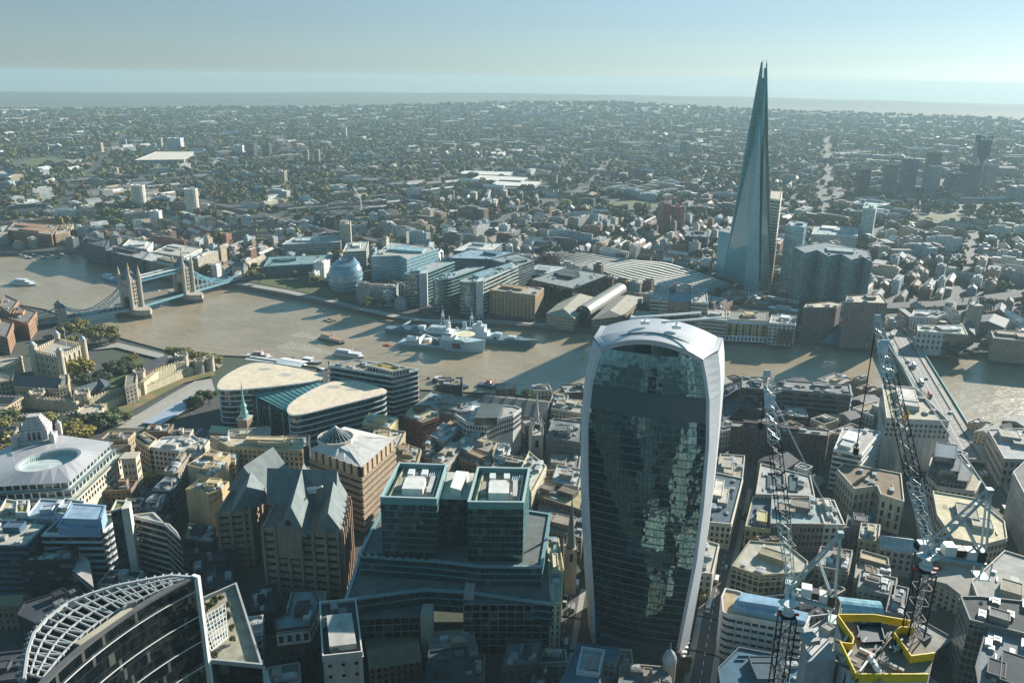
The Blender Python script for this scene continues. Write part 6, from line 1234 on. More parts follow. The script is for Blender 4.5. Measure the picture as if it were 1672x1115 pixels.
# ---------------------------------------------------------------- castle on the left
def castle():
    ST = (.48, .41, .30); F = at(98, 582, 36); L_ = at(54, 572, 36); R_ = at(136, 563, 36); Bk = L_+R_-F
    t = thing('castle_keep', 'square pale stone keep with four domed corner turrets and a flagpole', 'castle keep', ((F+Bk)/2).xy.to_3d()+Vector((0, 0, 10))); o0 = t.location; p = ccw([(q.x, q.y) for q in (F, L_, Bk, R_)]); take(p)
    mb = MB(o0); mb.prism(p, 8, 34.5, 0, 1); bd = mb.build('wall', [M['stone'], M['roof']], t, (.44, .38, .29)); bd.data.materials[1] = M['plain']
    mb = MB(o0); n = 0
    for i in range(4):
        a, b = p[i], p[(i+1) % 4]; l, d, nn, vis = facing(a, b, 36)
        for k in range(int(l/3)): mb.box((a[0]+d.x*(k*3+1.2), a[1]+d.y*(k*3+1.2), 36), (1.8, 1.2, 2.6), atan2(d.y, d.x))
        if vis:
            for k in range(1, 5): mb2 = MB(o0); mb2.box((a[0]+d.x*l*k/5+nn.x*.4, a[1]+d.y*l*k/5+nn.y*.4, 21), (1.8, 1.2, 25), atan2(d.y, d.x)); mb2.build('buttress', M['stone'], t, ST)
    mb.build('battlement', M['stone'], t, ST); windows(t, p, 14, 33, 7, 6, .2, .4, 24)
    for i, q in enumerate((F, L_, Bk, R_)):
        c = Vector((q.x, q.y, 0)); r = 3.6 if i == 1 else 3.0; mb = MB(o0); mb.lathe(c, [(r, 8), (r, 40), (r+.4, 40.4), (r+.4, 42)], 10); tu = mb.build('turret', M['stone'], t, (.52, .45, .35)); mb = MB(o0); mb.lathe(c, [(r*.85, 42), (r*.72, 43.2), (r*.36, 44.4), (.2, 45.2), (.12, 47.4), (0, 47.6)], 12); mb.build('dome', M['smooth'], tu, (.36, .40, .42))
    c = (F+R_+Bk)/3; mb = MB(o0); mb.tube((c.x, c.y, 34), (c.x, c.y, 57), .3, .15, 6); mb.build('flagpole', M['white'], t)
    def seg(a, b, z0, z1, w, mb, cr=True):
        d = (b-a); d.z = 0; l = d.length; d.normalize(); mb.box(((a.x+b.x)/2, (a.y+b.y)/2, (z0+z1)/2), (l+w*.5, w, z1-z0), atan2(d.y, d.x)); n = Vector((-d.y, d.x, 0))
        if cr:
            for k in range(int(l/3.2)):
                for s in (-1, 1): q = a+d*(k*3.2+1)+n*(s*(w/2-.3)); mb.box((q.x, q.y, z1+.6), (1.7, .6, 1.3), atan2(d.y, d.x))
    def wallline(lab, pts, z, z0, z1, w, col):
        P = [at(u, v, z) for u, v in pts]; m = sum(P, Vector())/len(P); t = thing('castle_wall', lab, 'castle wall', (m.x, m.y, z0)); mb = MB(t.location)
        for a, b in zip(P, P[1:]): seg(a, b, z0, z1, w, mb)
        mb.build('curtain_wall', M['stone'], t, col); return t
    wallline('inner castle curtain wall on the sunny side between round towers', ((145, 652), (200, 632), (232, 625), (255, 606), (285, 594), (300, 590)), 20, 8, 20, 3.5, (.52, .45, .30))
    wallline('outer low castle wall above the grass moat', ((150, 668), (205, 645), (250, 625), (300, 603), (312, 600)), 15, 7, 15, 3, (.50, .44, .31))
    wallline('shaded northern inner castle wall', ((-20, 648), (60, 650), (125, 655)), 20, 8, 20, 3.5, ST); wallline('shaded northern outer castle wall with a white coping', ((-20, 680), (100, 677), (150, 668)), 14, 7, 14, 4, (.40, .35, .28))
    for u, v, z, r, lab in ((60, 640, 24, 6, 'squat round castle tower with two chimney stubs in the north wall'), (134, 640, 24, 6, 'round castle tower at the corner of the inner wall with a blue roof'), (227, 606, 27, 5, 'tall half round castle tower in the middle of the sunny wall'), (296, 579, 22, 6, 'broad castle tower at the far end of the sunny wall'), (325, 588, 20, 4.6, 'left of the twin round gate towers of the castle'), (341, 584, 20, 4.6, 'right of the twin round gate towers of the castle'), (148, 668, 18, 10, 'large low bastion at the outer corner of the castle')):
        c = at(u, v, z); t = thing('castle_tower', lab, 'castle tower', (c.x, c.y, 8)); mb = MB(t.location); mb.lathe((c.x, c.y), [(r*1.04, 6), (r, 9), (r, z-1.2), (r+.5, z-.8), (r+.5, z+.2), (r-.6, z+.2), (r-.6, z-1), (0, z-.9)], 14); 
        for k in range(10): a = 2*pi*k/10; mb.box((c.x+cos(a)*(r+.1), c.y+sin(a)*(r+.1), z+.8), (.8, 1.5, 1.4), a)
        mb.build('wall', M['stone'], t, (.50, .43, .32))
        for k in range(3): a = radians(60+30*k); put('arrow_slit', ME['pane'], t, (c.x+cos(a)*(r+.02), c.y+sin(a)*(r+.02), z-6), (.5, .2, 2), a+pi/2)
        take([(c.x+r*cos(k), c.y+r*sin(k)) for k in range(6)])
    # ranges inside and around the ward
    for lab, h, q, wc, rc, gb in (('long crenellated barrack range with a dark slate roof before the keep', 25, '24,630 96,634 108,618 38,614', (.44, .38, .28), (.05, .07, .09), 5), ('tan stone end pavilion of the barrack range', 26, '96,634 112,630 112,612 98,614', (.50, .42, .28), (.3, .26, .2), None), ('low tan range with battlements left of the keep', 24, '-20,602 16,600 36,582 0,584', (.50, .42, .27), (.4, .34, .26), None), ('ruined tan range behind the barrack chimney stacks', 22, '-20,628 20,622 24,604 -20,610', (.46, .38, .26), (.32, .27, .2), None), ('row of dark gabled houses against the sunny castle wall', 18, '236,608 276,592 270,582 232,596', (.28, .17, .11), (.06, .06, .07), 5), ('dark slate lodge beside the corner tower of the castle', 18, '164,640 180,634 176,622 150,626', (.3, .26, .2), (.06, .08, .10), 4), ('tall square stone tower house in the sunny castle wall', 26, '204,632 222,626 224,610 206,614', (.38, .33, .26), (.2, .18, .15), None), ('small chapel with a white bell turret inside the castle wall', 18, '120,650 160,634 158,624 126,632', (.42, .36, .27), (.10, .12, .13), 4)):
        B(lab, h, q, wc, rc, 'punch', name='castle_range', cat='castle building', gable=gb, units=0, plant=0, grow=0)
    # castle ground: lawn, moat, paved approach
    for nm, q, z, mt in (('lawn', '146,625 168,600 215,580 245,590 220,618 165,640', 10.4, 'grass'), ('moat_grass', '150,682 206,652 310,604 345,600 352,612 300,625 190,690 168,695', 7.4, 'moat'), ('paved_walk', '178,705 225,680 285,640 318,622 345,618 352,640 300,668 235,705', 8.0, 'paving'), ('wharf_path', '150,571 192,559 245,572 300,586 365,595 358,600 296,593 240,580 190,567', 6.6, 'paving')):
        pl = px_poly(q, z); mb = MB(); mb.face([(a[0], a[1], max(z, G(*a)+.25)) for a in pl]); o = mb.build(nm, M[mt]); kind(o, 'stuff' if mt in ('grass', 'moat') else 'structure'); take(pl, 0)
        if mt in ('grass', 'moat'): tag(o, 'green lawn inside the castle' if nm == 'lawn' else 'dry brown and green grass of the castle moat', 'grass')
    t = thing('ticket_pavilion', 'long low grey-roofed ticket pavilion beside the paved castle walk', 'pavilion', at(290, 660, 10)); pl = px_poly('236,690 262,692 330,652 312,646', 13); mb = MB(t.location); mb.prism(pl, 7, 12.6, us=1/3, vs=1/6); mb.build('glass_wall', M['dark'], t); mb = MB(t.location); mb.prism(off(pl, 1), 12.6, 13.3, bottom=True); mb.build('roof', M['smooth'], t, (.34, .38, .44)); take(pl)
t_ = NT('moat_turf'); n_m = t_.noise(.06, 4, t_.pos()); t_.base(t_.ramp(n_m, [(.4, (.10, .115, .035)), (.52, (.17, .12, .05)), (.65, (.22, .17, .09))])); M['moat'] = t_.p(Roughness=.95)
castle()
CT = [(108, 552, 14, 'olive'), (122, 548, 16, 'olive'), (120, 566, 13, 'olive'), (146, 556, 17, 'olive'), (163, 562, 19, 'olive'), (180, 556, 19, 'olive'), (188, 562, 13, 'olive'), (100, 560, 11, 'olive'), (136, 540, 15, 'olive'), (124, 618, 22, 'yellow green'), (140, 612, 15, 'yellow green'), (133, 632, 12, 'dark green'), (150, 634, 12, 'dark green'), (172, 630, 12, 'dark green'), (182, 612, 13, 'dark green'), (200, 605, 13, 'dark green'), (198, 616, 11, 'dark green'), (215, 596, 12, 'olive'), (222, 612, 12, 'dark green'), (163, 620, 11, 'deep green')]
CT += [(284, 586, 14, 'yellow green'), (297, 588, 15, 'olive'), (308, 591, 15, 'olive'), (318, 592, 14, 'yellow green'), (328, 594, 14, 'olive'), (340, 596, 13, 'olive'), (352, 599, 13, 'olive'), (291, 590, 13, 'olive')]
CT += [(150, 702, 16, 'dark green'), (166, 706, 15, 'dark green'), (178, 700, 15, 'green'), (190, 694, 14, 'dark green'), (12, 705, 18, 'green'), (0, 715, 18, 'olive'), (84, 705, 16, 'olive'), (102, 708, 15, 'dark green'), (128, 726, 19, 'yellow green'), (140, 722, 13, 'yellow green'), (10, 770, 20, 'yellow green'), (-5, 752, 20, 'olive'), (22, 760, 16, 'yellow green'), (318, 668, 13, 'dark green'), (330, 664, 14, 'dark green'), (342, 659, 13, 'dark green'), (420, 710, 10, 'olive'), (436, 712, 9, 'olive'), (228, 795, 9, 'olive'), (246, 790, 9, 'olive'), (216, 812, 8, 'yellow green'), (112, 715, 13, 'dark green'), (206, 690, 10, 'green')]
CT += [(730, 655, 9, 'yellow green'), (718, 650, 10, 'olive'), (858, 650, 9, 'yellow green'), (905, 655, 9, 'yellow green'), (918, 652, 10, 'yellow green'), (935, 656, 9, 'yellow green'), (945, 655, 10, 'yellow green'), (1104, 1110, 9, 'russet'), (1112, 1092, 8, 'russet'), (1136, 985, 9, 'olive'), (1565, 590, 13, 'deep green'), (1580, 588, 13, 'deep green'), (1553, 585, 11, 'deep green'), (482, 455, 12, 'russet'), (512, 462, 12, 'olive'), (530, 466, 9, 'dark green'), (498, 468, 8, 'green'), (545, 460, 8, 'dark green'), (690, 492, 7, 'green'), (875, 512, 9, 'dark green'), (884, 513, 8, 'olive')]
ORD = 'first second third fourth fifth sixth seventh eighth ninth tenth eleventh twelfth thirteenth fourteenth fifteenth sixteenth seventeenth eighteenth nineteenth twentieth'.split()
LMK = [((95, 590), 'the square castle keep'), ((62, 720), 'the stepped stone tower'), ((215, 590), 'the castle lawn'), ((320, 590), 'the castle gate towers'), ((165, 690), 'the castle moat'), ((170, 555), 'the castle wharf'), ((330, 660), 'the ticket pavilion'), ((400, 690), 'the green spired church'), ((230, 790), 'the sloping left street'), ((835, 655), 'the quay market hall'), ((1110, 1090), 'the foot of the glass tower'), ((1565, 590), 'the riverside cathedral'), ((510, 460), 'the glass egg hall'), ((688, 490), 'the round-fronted offices'), ((878, 512), 'the brick riverside block')]
seen_tree = {}
for u, v, h, tone in CT:
    b = at(u, v, 9); z = G(b.x, b.y); b = at(u, v, z); z = G(b.x, b.y); lm = min(LMK, key=lambda q: (q[0][0]-u)**2+(q[0][1]-v)**2)[1]; k = seen_tree.get((tone, lm), 0); seen_tree[(tone, lm)] = k+1
    tree(b.x, b.y, h, tone, '%s leafy tree %s, %s from the left' % (tone, 'by '+lm, ORD[k]), h*1.25, 'trees along the north bank' if v > 540 and u < 1500 else 'trees along the south bank', z=z); take([(b.x-3, b.y-3), (b.x+3, b.y-3), (b.x+3, b.y+3), (b.x-3, b.y+3)], 0)
# brown brick flats on the left bank
for k, (q, h) in enumerate((('0,500 16,512 30,492 8,482', 24), ('-40,540 12,552 22,528 -30,512', 26), ('14,520 46,530 60,510 30,500', 24))): B(('small', 'large', 'middle')[k]+' brown brick flats block near the castle end of the towered bridge', h, q, (.30, .17, .10), (.2, .18, .16), 'punch', cat='flats', name='brick_flats', units=3, plant=2)
# ---------------------------------------------------------------- south bank front
BL = (.20, .34, .38)
def arcfront(s, n=6):    # 'NL NR back': rounds the near edge of a plan
    P = [at(*[float(a) for a in q.split(',')], 48) for q in s.split()]; A, Bp, Cp = P; D = A+Cp-Bp; m = (A+Bp)/2; d = (A-D).normalized(); r = (A-Bp).length*.42; e = (Bp-A)/2
    F_ = [m-e*cos(pi*k/n)+d*(r*sin(pi*k/n)) for k in range(n+1)]; return ccw([(p.x, p.y) for p in F_+[Cp, D]])
B('pale banded glass office with a folded front left of the round fronts', 46, '606,420 652,418 664,424 716,406 640,396', BL, (.40, .38, .33), 'slab', n=9, glass='pale', bcol=(.30, .42, .46), units=8, plant=2, depth=.6)
for lb, s in (('round-fronted glass office, the left of three', '662,446 696,446 742,428'), ('round-fronted glass office, the middle of three', '709,456 737,454 790,436'), ('round-fronted glass office, the right of three', '752,458 779,460 838,438')):
    t, p, g = B(lb, 48, arcfront(s), BL, (.33, .34, .33), 'slab', g=5, n=10, glass='teal', bcol=(.26, .44, .46), units=8, plant=2, depth=.5, th=.6)
for lb, s, z in (('pale stone pier on the right round-fronted office', '777,461 789,459 791,452 780,453', 49), ('pale stone pier on the left round-fronted office', '684,447 697,446 700,440 688,441', 49)): B(lb, z, s, (.55, .56, .55), (.5, .5, .48), 'plain', g=5, units=0, plant=0, parapet=0, name='stone_pier', cat='pier')
B('glass office wing with sunlit white floor bands right of the round fronts', 48, '790,459 846,434 838,428 786,446', BL, (.45, .42, .36), 'slab', g=5, n=9, glass='teal', bcol=(.62, .62, .57), units=8, plant=1, depth=.7, th=1.0)
B('dark grey office block behind the sunlit banded wing', 46, '845,436 873,425 845,415 800,424', (.12, .16, .17), (.22, .26, .27), 'band', units=6)
B('brown brick riverside block with a sunlit tan end wall', 35, '800,474 874,483 888,471 816,465', (.34, .23, .12), (.36, .33, .28), 'slot', bay=5, units=10, plant=2)
B('black glass courtyard office behind the brick riverside block', 34, '866,457 935,472 994,449 925,438', (.02, .05, .06), (.22, .25, .25), 'glass', glass='dark', units=8, plant=2)
B('long grey glass roofs behind the black courtyard office', 26, '850,445 900,452 925,436 880,432', (.25, .3, .3), (.36, .42, .42), 'band', units=5)
B('low rounded blue roof behind the three round fronts', 44, '728,422 800,424 840,412 770,408', (.10, .2, .26), (.22, .32, .40), 'band', units=6); B('long white roofed office behind the blue rounded roof', 42, '740,410 800,412 820,398 768,396', (.3, .36, .36), (.55, .55, .5), 'band', units=8, plant=2)
# galleria with glass barrel vault between two mansard wings
t = thing('galleria', 'brick galleria with a shining glass barrel vault between mansard wings', 'galleria', at(955, 525, 5)); o0 = t.location
for q in ('892,512 938,520 972,486 930,480', '966,522 1016,516 1050,486 1006,484'):
    p = px_poly(q, 20); mb = MB(o0); mb.prism(p, 4, 20, us=1/3, vs=1/4); mb.build('brick_wing', M['punch'], t, (.38, .30, .22)); pitched(t, p, 20, 6, (.34, .32, .26), hip=.12, name='mansard_roof'); take(p)
a, b = at(952, 512, 20), at(1012, 474, 20); d = (b-a); d.z = 0; d.normalize(); n = Vector((-d.y, d.x, 0)); r = 10; mb = MB(o0)
for k in range(12):
    f = lambda s: n*(r*cos(s))+Vector((0, 0, r*sin(s))); s0, s1 = pi*k/12, pi*(k+1)/12
    for j in range(16): g = lambda q, s: Vector(a.lerp(b, q))+f(s); mb.face([g(j/16, s0), g((j+1)/16, s0), g((j+1)/16, s1), g(j/16, s1)], 0, [(j, k), (j+1, k), (j+1, k+1), (j, k+1)])
    mb.face([a, a+f(s0), a+f(s1)], 1)
mb.build('barrel_vault', [M['vault'] if 'vault' in M else M.setdefault('vault', m_glass('vault_glass', (.24, .23, .19), .1, .1, (.2, .2, .18), .4, 1.4, .05, .1, .2)), M['dark']], t); mb = MB(o0); mb.box(((a+n*0).x, a.y, 12), (2, 2*r, 16), atan2(d.y, d.x)); mb.build('arched_front', M['dark'], t); take([((a+n*r).x, (a+n*r).y), ((b+n*r).x, (b+n*r).y), ((b-n*r).x, (b-n*r).y), ((a-n*r).x, (a-n*r).y)])
# paired office towers with blue atrium, and the bank buildings to the right
CG = (.46, .45, .40)
B('cream banded office tower, the left of a pair with a blue atrium', 44, '1063,490 1090,492 1092,470 1070,469', CG, (.36, .34, .3), 'slab', n=9, bcol=CG, glass='dark', units=5, plant=1, th=1.8); B('cream banded office tower, the right of a pair with a blue atrium', 44, '1129,494 1156,496 1153,473 1130,472', CG, (.36, .34, .3), 'slab', n=9, bcol=CG, glass='dark', units=5, plant=1, th=1.8)
B('blue glass atrium between the paired cream office towers', 41, '1090,492 1129,494 1130,480 1092,478', (.1, .2, .3), (.2, .3, .35), 'glass', glass='blue', units=0, plant=0, grow=0, name='atrium', cat='atrium'); B('low cream banded wing below the left office tower', 28, '1020,530 1062,540 1078,512 1040,508', CG, (.3, .3, .28), 'band', units=4); B('cream stepped riverside office right of the blue atrium', 30, '1140,520 1186,524 1186,508 1150,505', CG, (.34, .33, .3), 'slab', n=6, bcol=CG, glass='dark', units=5, plant=2, th=1.8)
t, p, g = B('riverside building with yellow window bays and a white arcade', 29, '1188,522 1254,525 1254,510 1192,508', (.50, .40, .20), (.17, .17, .16), 'slot', bay=4.2, fl=5, units=2, plant=2)
mb = MB(t.location); mb.prism(off(p, .5), 25, 28.8, top=False); mb.prism(off(p, .5), 4, 11, top=False); mb.build('white_storey', M['plain'], t, (.60, .66, .70)); windows(t, off(p, .52), 4.5, 10.5, 4, 6, .5, .7, 20)
for i in range(len(p)):
    a_, b_ = p[i], p[(i+1) % 4]; l, d, n, vis = facing(a_, b_, 29)
    if vis and l > 30:
        for k in range(6): mb = MB(t.location); mb.box((a_[0]+d.x*l*(k+.5)/6+n.x*.3, a_[1]+d.y*l*(k+.5)/6+n.y*.3, 18), (2.2, .9, 14), atan2(d.y, d.x)); mb.build('dark_bay', M['pane'], t)
t, p, g = B('white gridded riverside office with a dark square centre', 29, '1256,528 1299,531 1300,517 1260,515', (.60, .64, .62), (.3, .3, .28), 'grid', bay=4.5, fl=4.2, units=8, plant=1); a_ = at(1277, 545, 15); mb = MB(t.location); mb.box((a_.x, p and at(1277, 530, 29).y+.2, 15), (17, 1.4, 15), 0); mb.build('dark_centre', M['dark'], t)
GR = (.20, .165, .15)
B('brown granite riverside tower, the lower of two by the road bridge', 41, '1312,503 1366,503 1374,496 1356,493 1316,497', GR, (.50, .42, .30), 'slot', bay=2.6, units=3, plant=0); B('brown granite tower, the taller of two at the road bridge foot', 57, '1380,494 1449,496 1437,481 1383,484', GR, (.48, .41, .30), 'slot', bay=2.6, units=4, plant=1)
t = thing('glass_slope', 'sloping blue glass roof between the two brown granite towers', 'glass roof', at(1355, 556, 5)); q = [at(1337, 560, 5), at(1378, 564, 5), at(1378, 528, 24), at(1366, 530, 24)]; mb = MB(t.location); mb.face(q, 0, [(0, 0), (8, 0), (8, 8), (4, 8)]); mb.face([q[0], q[3], (q[3].x, q[3].y, 5)]); mb.face([q[1], (q[2].x, q[2].y, 5), q[2]]); mb.face([q[3], q[2], (q[2].x, q[2].y, 5), (q[3].x, q[3].y, 5)]); mb.build('glazing', M['blue'], t)
# right of the road bridge
t, p, g = B('white arched riverside office with a teal glass half', 30, '1498,541 1580,547 1572,532 1498,532', (.56, .56, .52), (.46, .42, .33), 'win', bay=4.6, fl=5, units=8, plant=2, cap=40)
mb = MB(t.location); q = px_poly('1543,545 1581,548 1573,533 1545,532', 29.5); mb.prism(off(q, .6), 5, 29.5, top=False, us=1/3, vs=1/4); mb.build('glass_half', M['teal'], t)
B('white terrace with two rows of arches behind the teal glass office', 28, '1487,517 1528,520 1545,512 1530,508 1492,507', (.52, .52, .49), (.32, .32, .3), 'slot', units=8, plant=1); B('long tan ribbed riverside block at the far right', 29, '1622,553 1720,562 1720,545 1640,540 1618,541', (.30, .25, .18), (.10, .11, .11), 'slot', bay=2.2, units=8, plant=2)
t = thing('cathedral', 'grey flint cathedral with a square pinnacled tower by the bridge foot', 'cathedral', at(1585, 545, 5)); c = at(1582, 500, 36); c.z = 5; mb = MB(c); mb.box(c+Vector((0, 0, 18)), (11, 11, 36), .2); mb.o = Vector(t.location); mb.build('tower', M['stone'], t, (.30, .28, .24))
for s in (-1, 1):
    for q in (-1, 1): o = c+Matrix.Rotation(.2, 3, 'Z') @ Vector((5.3*s, 5.3*q, 0)); mb = MB(t.location); mb.lathe(o, [(1, 40), (1, 43), (0, 49)], 6); mb.build('pinnacle', M['stone'], t, (.33, .3, .26))
    put('belfry_opening', ME['pane'], t, c+Matrix.Rotation(.2, 3, 'Z') @ Vector((2.2*s, 5.6, 30)), (1.6, .3, 7), .2)
for q, h, rs in (('1586,527 1640,535 1648,522 1596,515', 17, 5), ('1570,545 1592,547 1590,520 1574,520', 16, 6)): p = px_poly(q, h); mb = MB(t.location); mb.prism(p, 4, h, us=1/4, vs=1/12); mb.build('nave', M['slot'], t, (.16, .16, .15)); pitched(t, p, h, rs, (.09, .11, .12)); take(p)
# railway station roof of white ribbons, their shaded near sides painted dark
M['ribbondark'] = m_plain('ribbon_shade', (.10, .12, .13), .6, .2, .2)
t = thing('station_roof', 'railway station under long wavy white and dark roof ribbons', 'station', at(1040, 450, 5)); o0 = t.location
TP = [(886, 411), (960, 415), (1040, 424), (1087, 430), (1140, 443), (1192, 464)]; BP = [(905, 428), (960, 441), (1010, 456), (1060, 467), (1110, 475), (1155, 479)]
for k in range(11):
    mb = MB(o0); pr = None
    for j in range(25):
        x = j/24*5; i = min(4, int(x)); f = x-i; q = []
        for w in ((k+.02)/11, (k+.74)/11, (k+.98)/11):
            A = (lerp(TP[i][0], TP[i+1][0], f), lerp(TP[i][1], TP[i+1][1], f)); Bq = (lerp(BP[i][0], BP[i+1][0], f), lerp(BP[i][1], BP[i+1][1], f)); z = 14; v = at(lerp(A[0], Bq[0], w), lerp(A[1], Bq[1], w), z); v.z += 1.2*sin(j*.55+k*.5); q.append(v)
        q[0].z += .2; q[1].z += 1.2; q[2].z -= 2.0; lo = [v-Vector((0, 0, 2.2)) for v in (q[0], q[2])]
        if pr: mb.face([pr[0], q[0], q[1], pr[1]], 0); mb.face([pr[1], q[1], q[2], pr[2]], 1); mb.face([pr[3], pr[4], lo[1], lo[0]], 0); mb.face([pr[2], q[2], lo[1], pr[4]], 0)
        pr = q+lo
    mb.build('roof_ribbon', [M['smooth'], M['ribbondark']], t, (.80, .75, .63))
pl = px_poly('886,411 1040,424 1140,443 1192,464 1155,479 1060,467 960,441', 14); mb = MB(o0); mb.prism(off(pl, -3), 4, 10); mb.build('concourse', M['plain'], t, (.05, .06, .07)); take(pl)
# the reflective stepped block beside the spire, hospital tower, blue-white tower
B('wide folded mirror-glass office right of the glass spire', 76, '1297,404 1315,414 1334,409 1352,419 1373,415 1390,425 1409,420 1424,429 1418,410 1350,396', (.2, .3, .3), (.12, .16, .18), 'glass', glass='mirror', bay=3, units=5, plant=1); 
B('tall hospital tower with sunlit pale floor bands behind the spire', 136, '1258,325 1274,328 1277,313 1259,312', (.55, .44, .33), (.4, .34, .28), 'slab', n=30, g=6, bcol=(.62, .50, .38), glass='dark', depth=.8, th=2.0, units=0, plant=0, bay=3, fl=4.4)
B('slim pale blue glass tower between the spire and the mirror office', 96, '1283,369 1313,372 1318,365 1291,362', (.2, .35, .42), (.30, .36, .38), 'glass', glass='pale', g=6, units=3, plant=1)
for lb, h, s, wc, rc, st in (('white hospital block with a long row of windows right of the spire', 30, '1325,383 1400,386 1402,372 1330,370', (.55, .55, .52), (.30, .36, .36), 'punch'), ('tall green and white tower with cross-shaped plan', 68, '1409,340 1430,342 1433,332 1413,330', (.42, .52, .50), (.3, .42, .4), 'slot'), ('black grid office left of the spire with lit gables before it', 38, '1118,386 1156,388 1158,378 1122,377', (.03, .06, .07), (.1, .16, .17), 'grid'), ('narrow sunlit glass tower beside the glass egg', 54, '554,366 572,367 573,361 557,360', (.5, .46, .36), (.4, .38, .33), 'slot'), ('long stepped balcony flats behind the glass egg, left wing', 30, '460,400 556,396 560,385 480,388', (.42, .48, .46), (.3, .34, .32), 'band'), ('stepped balcony flats with sunlit white bands behind the egg', 34, '560,412 598,410 602,395 566,398', (.60, .58, .50), (.4, .4, .36), 'band'), ('low teal glass offices along the park left of the glass egg', 20, '430,436 540,430 545,416 440,420', (.10, .22, .24), (.16, .26, .27), 'grid'), ('dark riverside warehouse with a wide black front left of the bridge', 26, '172,410 232,424 244,412 188,400', (.05, .06, .07), (.3, .3, .28), 'slot'), ('navy riverside warehouse at the jetty end', 32, '133,395 172,405 178,392 142,384', (.04, .055, .08), (.06, .08, .1), 'slot'), ('long brown warehouse flats with white roof strip behind the bridge', 24, '232,424 300,440 312,428 246,412', (.22, .17, .12), (.45, .46, .44), 'punch'), ('white roofed block behind the dark riverside warehouse', 27, '200,402 240,408 250,396 212,391', (.55, .54, .5), (.58, .56, .5), 'punch'), ('low white terrace row behind the bridge towers', 22, '250,412 300,420 330,406 280,398', (.5, .48, .42), (.45, .43, .38), 'punch'), ('brown riverside flats with a red brick end at the far left', 26, '12,376 84,384 96,368 24,362', (.30, .17, .10), (.28, .26, .23), 'punch'), ('brown gabled flats beside the red brick end', 24, '90,384 112,380 120,366 96,368', (.36, .26, .14), (.4, .36, .28), 'punch'), ('pale long block at the left edge beyond the river', 24, '-20,385 12,380 18,368 -20,372', (.45, .42, .36), (.4, .38, .34), 'punch')): B(lb, h, s, wc, rc, st, units=5, plant=2)
# red cranes at twin round-topped brown towers
for k, u in enumerate((1083, 1106)):
    b = at(u-1, 380, 5); x, y = b.x, b.y; pl = [(x+13*cos(a)*1.0, y+11*sin(a)) for a in [2*pi*i/14 for i in range(14)]]; h = (62, 56)[k]
    t, p, g = B(('left', 'right')[k]+' of two ribbed brown towers being built with red hoists', h, pl, (.33, .20, .16), (.3, .36, .34), 'slot', bay=2.2, g=5, units=3, plant=1)
    t = thing('tower_crane', ('slanting', 'upright')[k]+' red lattice crane beside the '+('left', 'right')[k]+' ribbed brown tower', 'crane', (x, y+14, 5)); mb = MB(t.location); c = Vector((x+(-3, 3)[k], y+14, 0))
    for s in range(20):
        z = 5+s*3.4
        for e in ((-1, -1), (1, -1), (1, 1), (-1, 1)): mb.beam(c+Vector((e[0], e[1], z)), c+Vector((e[0], e[1], z+3.4)), .8)
        mb.beam(c+Vector((-1, 1, z)), c+Vector((1, 1, z+3.4)), .35)
    mb.build('mast', M['red'], t); mb = MB(t.location); mb.beam(c+Vector((0, 0, 73)), c+Vector((-18+14*k, 0, 88+16*k)), 1.0); mb.beam(c+Vector((0, 0, 73)), c+Vector((8, 0, 72)), 1.6); mb.build('jib', M['red'], t)
def thin_crane(label, u0, v0, u1, v1):
    b = at(u0, v0, 5); h = Vector((b.x, b.y, 40)); t = thing('tower_crane', label, 'crane', (b.x, b.y, 5)); mb = MB(t.location); mb.beam((b.x, b.y, 5), h, 1.6); mb.build('mast', M['white'], t); D = (b-CAM).length; mb = MB(t.location); mb.beam(h, h+_R2*((u1-u0)*D/FPX)+Vector((0, 0, (v0-v1)*D/FPX-20)), 1.3); mb.beam(h, h-_R2*5+Vector((0, 0, 2)), 2.2); mb.build('jib', M['white'], t)
for q in (('distant white crane leaning left beyond the glass egg', 590, 352, 579, 318), ('distant white crane right of the glass spire', 1325, 290, 1309, 261), ('thin white leaning mast above the station roof', 1042, 425, 1034, 392)): thin_crane(*q)
